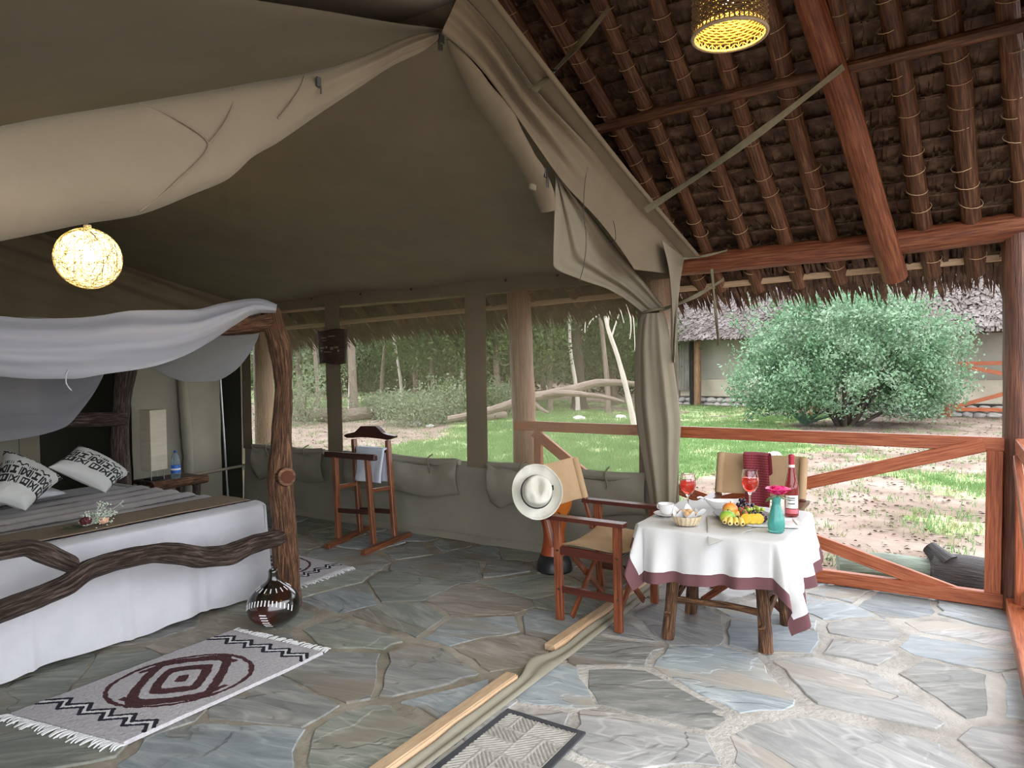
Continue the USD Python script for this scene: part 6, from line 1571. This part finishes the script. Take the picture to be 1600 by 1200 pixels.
# the big round bush
bx_, by_ = GZ(1322, 664)[:2]; by_ -= .3
bz = float(gz_(bx_, by_))
r = np.random.RandomState(5)
bu = thing('bush', 'big round light green bush growing in front of the thatched huts', 'bush', (bx_, by_, bz))
cs = RT * [1, 1, 0]
ms = []
for k in range(14):
    a = r.uniform(0, 6.28); rr_ = r.uniform(.5, 2.0); hgt = r.uniform(.9, 2.4)
    e = np.array([bx_, by_, bz]) + [rr_ * math.cos(a), rr_ * math.sin(a), hgt]; b0 = np.array([bx_ + .12 * math.cos(a), by_ + .12 * math.sin(a), bz - .05])
    part(bu, 'stem', tube([b0, b0 * .7 + e * .3 + [0, 0, -.06], e], [.06, .045, .012], n=14, sides=8, rough=.15, seed=k), 'trunk_dark')
def px_z(py, x=1322): return AY(x, py, by_)[2]
sc = depth((bx_, by_, 1)) / FPX
lobes = [(1330, 530, 130, 75, 2.0), (1250, 560, 85, 75, 1.6), (1200, 585, 55, 55, 1.3), (1410, 550, 85, 70, 1.7), (1460, 585, 45, 55, 1.2), (1330, 590, 140, 60, 1.9), (1290, 505, 70, 50, 1.3), (1375, 505, 60, 45, 1.2), (1400, 620, 60, 35, 1.4), (1240, 615, 60, 30, 1.2), (1440, 625, 35, 35, 1.0)]
ps = []
for (px, py, rw, rh, dep) in lobes:
    c = np.array([bx_, by_, 0]) + cs * (px - 1322) * sc; c[2] = px_z(py)
    n_ = int(rw * rh * 1.1); d = r.normal(size=(70, 3)); d /= np.linalg.norm(d, axis=1, keepdims=True)
    fwd = np.array([-RT[1], RT[0], 0])
    cc = c + d[:, :1] * cs * rw * sc + d[:, 1:2] * fwd * dep + d[:, 2:] * [0, 0, rh * sc]
    cc = c + (cc - c) * r.uniform(.72, 1.0, (70, 1))
    ps.append(cc[r.randint(0, 70, n_)] + r.normal(size=(n_, 3)) * .135)
ps = np.vstack(ps); ps = ps[ps[:, 2] > bz + .15]
part(bu, 'foliage', leaves(ps, .088, r, .6), 'leaf_bush')
# long shoots sticking out and drooping at the rim
ps, ms = [], []
for k in range(90):
    px, py = 1322 + r.uniform(-175, 175), r.uniform(470, 640)
    q_ = (px - 1322) / 175
    if q_ ** 2 + ((py - 565) / 105) ** 2 < .75: continue
    c = np.array([bx_, by_, 0]) + cs * (px - 1322) * sc * .98; c[2] = px_z(py)
    dv = cs * q_ * .35 + [0, 0, .35 if py < 560 else -.45]; n_ = 26
    s = r.rand(n_, 1); ps.append(c + dv * (s - .2) + r.normal(size=(n_, 3)) * .05); ms.append(tube([c - dv * .4, c + dv * .8], .006, sides=4))
part(bu, 'shoots', join(ms), 'trunk_dark', kind='stuff'); part(bu, 'shoot_leaves', leaves(np.vstack(ps), .09, r, .55), 'leaf_bush', kind='stuff')
# agave
ax_, ay_ = GZ(1258, 664)[:2]; az_ = float(gz_(ax_, ay_))
ag = thing('agave', 'grey-green agave plant with pointed leaves under the bush', 'plant', (ax_, ay_, az_))
for k in range(11):
    a = k * 2.4; el = .5 + .09 * (k % 5); d = np.array([math.cos(a) * math.cos(el), math.sin(a) * math.cos(el), math.sin(el)]); s_ = np.array([-math.sin(a), math.cos(a), 0]); l = r.uniform(.55, .85)
    part(ag, 'leaf', sheet(np.array([[np.array([ax_, ay_, az_]) + d * l * t_ + s_ * .055 * w * (1 - t_) ** .6 * (1 + 1.5 * t_) + [0, 0, .03 * w * w - .12 * t_ ** 2 * math.cos(el)] for w in (-1, -.5, 0, .5, 1)] for t_ in np.linspace(0, .99, 9)]), .012), 'agave')

# huts
def hut(name_label, o, ux, width, eave, dep, x0, seed, rail, ridge_h=4.0, over=.7):
    """o: a front post's foot; ux: along the front; the wall stands back from the eave"""
    r = np.random.RandomState(seed); ux = unit(np.array([*ux, 0])); uy = np.array([-ux[1], ux[0], 0])
    if uy @ FW < 0: uy = -uy
    o = np.array([o[0], o[1], float(gz_(*o[:2]))])
    t = thing('thatched_hut', name_label, 'hut', tuple(o + ux * (x0 + width / 2)), 'thatched huts beyond the garden')
    W = lambda a, b, z: o + ux * a + uy * b + [0, 0, z]
    S = math.sqrt(.5)
    run = ridge_h - eave
    # roof: slab and shaggy leaves in courses
    for sgn, b_e in ((1, -over), (-1, dep + over)):
        Pm = np.array([[W(x0 - .6 + (width + 1.2) * u_, b_e + sgn * (run + 1.0) * v_ * 1.0, eave - .15 + (run + 1.0) * v_) for v_ in np.linspace(0, 1, 8)] for u_ in np.linspace(0, 1, 10)])
        part(t, 'roof', sheet(Pm, .18), 'hut_thatch')
    ms = []
    n = 12000
    a = x0 - .65 + (width + 1.3) * r.rand(n); v_ = np.floor(r.rand(n) * 34) / 34 + r.normal(size=n) * .004
    l = r.uniform(.12, .26, n); w = r.uniform(.018, .05, n); sk = r.normal(size=n) * .06
    lift = .12 + r.uniform(0, .07, n)
    A = np.array([W(p, -over + (run + .8) * q_ - .6 * 0, eave - .15 + (run + .8) * q_) for p, q_ in zip(a, v_)]) - uy * lift[:, None] * S * 1 + np.array([0, 0, 1]) * lift[:, None] * S
    dn = -(uy * S + np.array([0, 0, S])); outn = -uy * S + np.array([0, 0, S])
    B_ = A + dn * l[:, None] + ux * sk[:, None] + outn * r.uniform(-.01, .05, n)[:, None]
    s_ = ux * 1.0
    V_ = np.stack([A - s_ * w[:, None], A + s_ * w[:, None], B_ + s_ * w[:, None] * .7, B_ - s_ * w[:, None] * .7], 1).reshape(-1, 3); k = np.arange(n)[:, None] * 4
    part(t, 'roof_leaves', M(V_, np.vstack([k + [0, 1, 2], k + [0, 2, 3]]), None, False), 'hut_thatch', kind='stuff')
    # gable and side walls, canvas front with a paler lower band, stone footing
    fr = []
    for (a0, a1, z0, z1, mt, nm) in ((x0 + .1, x0 + width - .1, .95, eave + .25, 'hut_canvas', 'canvas_wall'), (x0 + .1, x0 + width - .1, .33, .97, 'hut_canvas_low', 'canvas_skirt')):
        u_ = np.linspace(0, 1, 40)[:, None]; v2 = np.linspace(0, 1, 10)[None]
        ad = .7 + .03 * np.sin(u_ * 30 + 4 * v2) + (.05 if z1 < 1 else 0) * -1
        Pm = np.array([[W(a0 + (a1 - a0) * u_[i_, 0], ad[i_, j_], z0 + (z1 - z0) * v2[0, j_]) for j_ in range(10)] for i_ in range(40)])
        part(t, nm, sheet(Pm, .02), mt)
    part(t, 'rear_walls', join([beam(W(x0, .7, eave * .5), W(x0, dep, eave * .5), .03, eave), beam(W(x0 + width, .7, eave * .5), W(x0 + width, dep, eave * .5), .03, eave), beam(W(x0, dep, eave * .5), W(x0 + width, dep, eave * .5), .03, eave)]), 'hut_canvas')
    a = x0
    while a < x0 + width - .1:
        w2 = r.uniform(.25, .5)
        for lv in range(2):
            c = W(a + w2 / 2 + .1 * lv, .55, .02 + .17 * lv); m = blob((0, 0, 0), (w2 * .54, .17, .1), 2, .18, int(a * 10) % 50 + lv, 2).tf(np.stack([ux, uy, [0, 0, 1]], 1), c); part(t, 'footing_stone', m, 'hut_stone')
        a += w2
    return t, W
hx_, hy_ = GZ(1092, 632)[:2]
ea = AY(1092, 524, hy_ - .7)[2] + .05
tA, W = hut('thatched hut with cream canvas walls, left of the big bush', (hx_, hy_), (1, -.06), 5.2, ea, 4.0, -1.1, 3, None)
part(tA, 'post', tube([W(-.02, -.1, -.05), W(0, -.1, ea + .2)], .13, n=8, sides=10, rough=.05), 'post_wood')
part(tA, 'post', tube([W(-.33, .25, -.05), W(-.33, .25, ea + .2)], .12, n=8, sides=10, rough=.05), 'log_black')
ms = [tube([W(-1.05 + .033 * k, .45, .55), W(-1.05 + .033 * k + r.uniform(-.01, .01), .45, ea - .15)], .017, sides=5) for k in range(20)]
part(tA, 'reed_screen', join(ms), 'reed', kind='stuff')
hx2, hy2 = GZ(1479, 652)[:2]
eb_ = AY(1479, 513, hy2 - .7)[2] + .05
tB, W = hut('thatched hut with a wooden railing, right of the big bush', (hx2, hy2), (1, .02), 6.4, eb_, 4.2, -3.4, 7, True, ridge_h=4.6)
for k, a in enumerate((-3.3, 0, 3.0)): part(tB, 'post', tube([W(a, -.05, -.05), W(a, -.05, eb_ + .2)], .14, n=8, sides=10, rough=.05), 'pole_red')
zr1, zr2 = AY(1530, 568, hy2)[2] - W(0, 0, 0)[2], AY(1530, 640, hy2)[2] - W(0, 0, 0)[2]
for (p_, q_) in (((.1, zr1), (3.0, zr1 + .02)), ((.1, zr2), (3.0, zr2)), ((.3, zr1 - .05), (2.9, zr2 + .55)), ((.15, zr2 + .05), (2.9, zr1 - .25))):
    part(tB, 'railing_board', beam(W(p_[0], .0, p_[1]), W(q_[0], .0, q_[1]), .05, .1), 'rail_wood')

# logs lying just outside the deck
p_, q_ = GZ(1306, 892, -.06), GZ(1462, 908, -.06)
l1 = thing('log', 'greenish split log lying on the ground just outside the railing', 'log', (*((p_ + q_) / 2)[:2], -.17))
part(l1, 'trunk', tube([p_ + [0, .12, 0], (p_ + q_) / 2 + [0, .14, .015], q_ + [.1, .12, -.01]], [.13, .12, .125], n=30, sides=16, rough=.12, seed=3, freq=3), 'log_green')
p_, q_ = GZ(1450, 905, -.05), GZ(1560, 915, -.05)
l2 = thing('log', 'blackened log lying outside the railing beside the corner post', 'log', (*((p_ + q_) / 2)[:2], -.17))
part(l2, 'trunk', tube([p_ + [0, .1, .03], (p_ + q_) / 2 + [0, .1, .0], q_ + [.3, .1, -.02]], [.15, .17, .19], n=30, sides=16, rough=.16, seed=6, freq=3), 'log_black')
part(l2, 'broken_branch', tube([p_ + [.12, .08, .1], p_ + [.0, .16, .2]], [.09, .06], n=8, sides=10, rough=.2, seed=7), 'log_black')

# fallen trunks and the dead tree on the left
def ground_log(pxs, rr_, mat, label, seed, name='fallen_log'):
    P_ = [];
    for (px, py, up_) in pxs:
        g = GZ(px, py, 0); g[2] = float(gz_(g[0], g[1])) + up_; P_.append(g)
    P_ = np.array(P_); t = thing(name, label, 'log', (*P_.mean(0)[:2], P_[:, 2].min() - .1))
    part(t, 'trunk', tube(P_, rr_, n=50, sides=12, rough=.14, seed=seed, freq=1.5), mat)
    return t
ground_log([(430, 655, .15), (540, 656, .18), (640, 645, .2), (700, 655, .15), (790, 652, .12)], [.2, .22, .2, .2, .12], 'trunk_grey', 'thick fallen tree trunk lying beyond the left edge of the lawn', 2)
fb = GZ(745, 655, 0)
def air(px, py, dist): return EYE + ray(px, py) * dist
t = thing('fallen_branch', 'long curved fallen bough propped up behind the brown log post', 'log', (*air(830, 640, 17)[:2], 0))
part(t, 'bough', tube([air(700, 655, 17.5), air(770, 640, 17.5), air(830, 622, 17.3), air(890, 610, 17.2), air(940, 598, 17.3), air(1010, 604, 17.6)], [.08, .1, .13, .12, .1, .06], n=50, sides=10, rough=.12, seed=4), 'trunk_grey')
part(t, 'bough', tube([air(835, 621, 17.3), air(870, 614, 17.0), air(930, 618, 16.5), air(975, 628, 16.2)], [.07, .07, .06, .03], n=30, sides=8, rough=.12, seed=5), 'trunk_grey')
part(t, 'root', tube([air(830, 622, 17.3), air(842, 636, 17.2), air(858, 645, 17.0)], [.09, .06, .03], n=14, sides=8, rough=.15, seed=6), 'trunk_grey')
D = 15.0
dt = thing('dead_tree', 'pale leafless dead tree with drooping branches left of the curtain', 'tree', (*air(985, 655, D)[:2], 0))
part(dt, 'trunk', tube([air(992, 668, D), air(978, 605, D), air(966, 560, D), air(948, 505, D), (air(942, 470, D))], [.07, .058, .05, .04, .025], n=30, sides=10, rough=.1, seed=8), 'trunk_pale')
for k, pp in enumerate([[(946, 500), (936, 478), (922, 482), (914, 520)], [(950, 510), (962, 475), (982, 470), (990, 500), (992, 548)], [(944, 485), (960, 462), (978, 468)], [(946, 495), (930, 462), (908, 470)], [(955, 530), (964, 500), (972, 480)], [(978, 472), (986, 510), (984, 530)], [(968, 480), (975, 505)], [(944, 490), (925, 500), (918, 512)]]):
    part(dt, 'branch', tube([air(a, b, D + .1 * k) for a, b in pp], np.linspace(.022, .009, len(pp)), n=18, sides=7, rough=.1, seed=9 + k), 'trunk_pale')
# the wood
rt_ = np.random.RandomState(40)
NEAR = 'bushy dark green tree at the edge of the wood beyond the lawn'; FARL = 'tall tree deep in the wood behind the lawn'
for k, (px, dist, h, kind) in enumerate([(470, 26, 4.6, 'leaf_pale'), (650, 30, 5.2, 'leaf_tree'), (700, 25, 4.6, 'leaf_tree'), (740, 28, 5.4, 'leaf_tree'), (782, 24, 4.2, 'leaf_tree'), (850, 29, 4.8, 'leaf_tree'), (960, 27, 4.6, 'leaf_tree'), (1010, 31, 5.2, 'leaf_dark')]):
    x, y = at_px(px, dist)
    tree(x, y, h * .8, .13, [(-1.1, h * .62, 1.6, 1.0), (1.0, h * .66, 1.6, 1.1), (0, h * .9, 1.8, 1.1), (.3, h * .45, 1.9, .8)], 5000, .17, kind, 'trunk_grey', {'leaf_tree': NEAR, 'leaf_pale': 'bushy pale green tree at the edge of the wood, left of the carved plaque', 'leaf_dark': 'bushy blackish tree at the edge of the wood, behind the tied curtain'}[kind], 100 + k, (rt_.uniform(-.3, .3), 0), group='bushy dark green trees at the edge of the wood' if kind == 'leaf_tree' else None)
for k in range(12):
    px = 445 + k * 46 + rt_.uniform(-14, 14); x, y = at_px(px, rt_.uniform(23, 30)); h = rt_.uniform(5.0, 7.0)
    tree(x, y, h, rt_.uniform(.05, .1), [(-.5, h * .8, .9, .6), (.5, h * .95, .9, .6)], 700, .15, ['leaf_pale', 'leaf_tree'][k % 2], ['trunk_pale', 'trunk_grey'][k % 2], ['slender pale-stemmed tree standing in front of the wood', 'slender grey-stemmed tree standing in front of the wood'][k % 2], 160 + k, (rt_.uniform(-.7, .7), 0), group=['slender pale trees before the wood', 'slender grey trees before the wood'][k % 2])
x, y = at_px(905, 25)
tree(x, y, 7.5, .24, [(-1.2, 3.8, 1.7, 1.1), (1.2, 3.9, 1.7, 1.0), (.2, 5.2, 2.0, 1.3)], 6500, .16, 'leaf_tree', 'trunk_dark', 'tree with a thick dark leaning trunk in the middle of the third mesh window', 131, (-.6, 0), group=None)
x, y = at_px(552, 21.5)
tree(x, y, 6.5, .13, [(-.9, 5.2, 1.3, .8), (.9, 5.6, 1.3, .8)], 2500, .15, 'leaf_pale', 'trunk_grey', 'slim grey-trunked tree just right of the carved plaque', 132, (-.25, 0), group=None)
x, y = at_px(1212, 33)
tree(x, y, 8.5, .3, [(0, 7.5, 2.0, 1.2)], 2500, .2, 'leaf_tree', 'trunk_dark', 'tree with a dark trunk standing between the two thatched huts', 133, (0, 0), group=None)
for k in range(34):
    px = 330 + k * 26 + rt_.uniform(-12, 12) if k < 30 else 1120 + (k - 30) * 150; dist = rt_.uniform(36, 58)
    x, y = at_px(px, dist); h = rt_.uniform(5.5, 9)
    tree(x, y, h, rt_.uniform(.12, .22), [(rt_.uniform(-1.5, 0), h * .6, 2.4, 1.6), (rt_.uniform(0, 1.5), h * .72, 2.5, 1.6), (0, h * .92, 2.4, 1.6), (0, h * .34, 2.6, 1.3)], 4200, .30, ['leaf_tree', 'leaf_dark', 'leaf_pale', 'leaf_tree'][k % 4], ['trunk_grey', 'trunk_pale', 'trunk_dark'][k % 3], ['tall mid-green', 'tall dark-leaved', 'tall pale-leaved'][(k % 4) % 3] + [' grey-trunked', ' pale-trunked', ' dark-trunked'][k % 3] + ' tree deep in the wood behind the lawn', 200 + k, (rt_.uniform(-.6, .6), 0), group='deep wood: ' + ['mid-green', 'dark-leaved', 'pale-leaved'][(k % 4) % 3] + [' grey', ' pale', ' dark'][k % 3] + ' trunked trees', clumps=60, cr=.5)
for k in range(26):
    px = 340 + k * 27 + rt_.uniform(-12, 12); dist = rt_.uniform(31, 44); x, y = at_px(px, dist)
    shrub(x, y, rt_.uniform(1.7, 2.6), rt_.uniform(1.8, 3.0), 2600, .24, ['leaf_tree', 'leaf_pale', 'leaf_dark'][k % 3], ['dark green scrub', 'pale green scrub', 'blackish green scrub'][k % 3] + ' filling the wood under the trees', 400 + k, ['dark', 'pale', 'blackish'][k % 3] + ' scrub under the trees of the wood')
for k, (px, dist, rad, h, mt, lab) in enumerate([(645, 19, .9, .9, 'leaf_pale', 'pale grey-green shrub behind the fallen trunk, left of the canvas strip'), (690, 20, 1.0, 1.1, 'leaf_pale', 'pale shrub beside the wide canvas upright'), (600, 22, .8, .7, 'leaf_pale', 'small pale shrub above the valet stand'), (475, 20, 1.3, 1.6, 'leaf_pale', 'light green shrub beside the crooked bed post'), (728, 21, .9, 1.2, 'leaf_tree', 'dark green shrub at the right end of the middle mesh window'), (785, 22, .9, .9, 'leaf_pale', 'pale green shrub between the canvas upright and the log post')]):
    x, y = at_px(px, dist); shrub(x, y, rad, h, 2600, .10, mt, lab, 300 + k)
for k, (px, py, s_, lab) in enumerate([(1210, 709, .09, 'white stone on the earth just above the farther chair back'), (648, 662, .13, 'white stone by the fallen trunk, larger of two'), (672, 664, .08, 'white stone by the fallen trunk, smaller of two'), (905, 654, .12, 'white stone at the far edge of the lawn behind the railing'), (970, 652, .11, 'white stone beside the foot of the dead tree')]):
    g = GZ(px, py); g[2] = float(gz_(g[0], g[1])) + s_ * .3
    single('stone', blob(g, (s_ * 1.5, s_, s_ * .7), 3, .25, k, 2), 'rock_pale', lab, 'stone', 'pale stones in the garden')
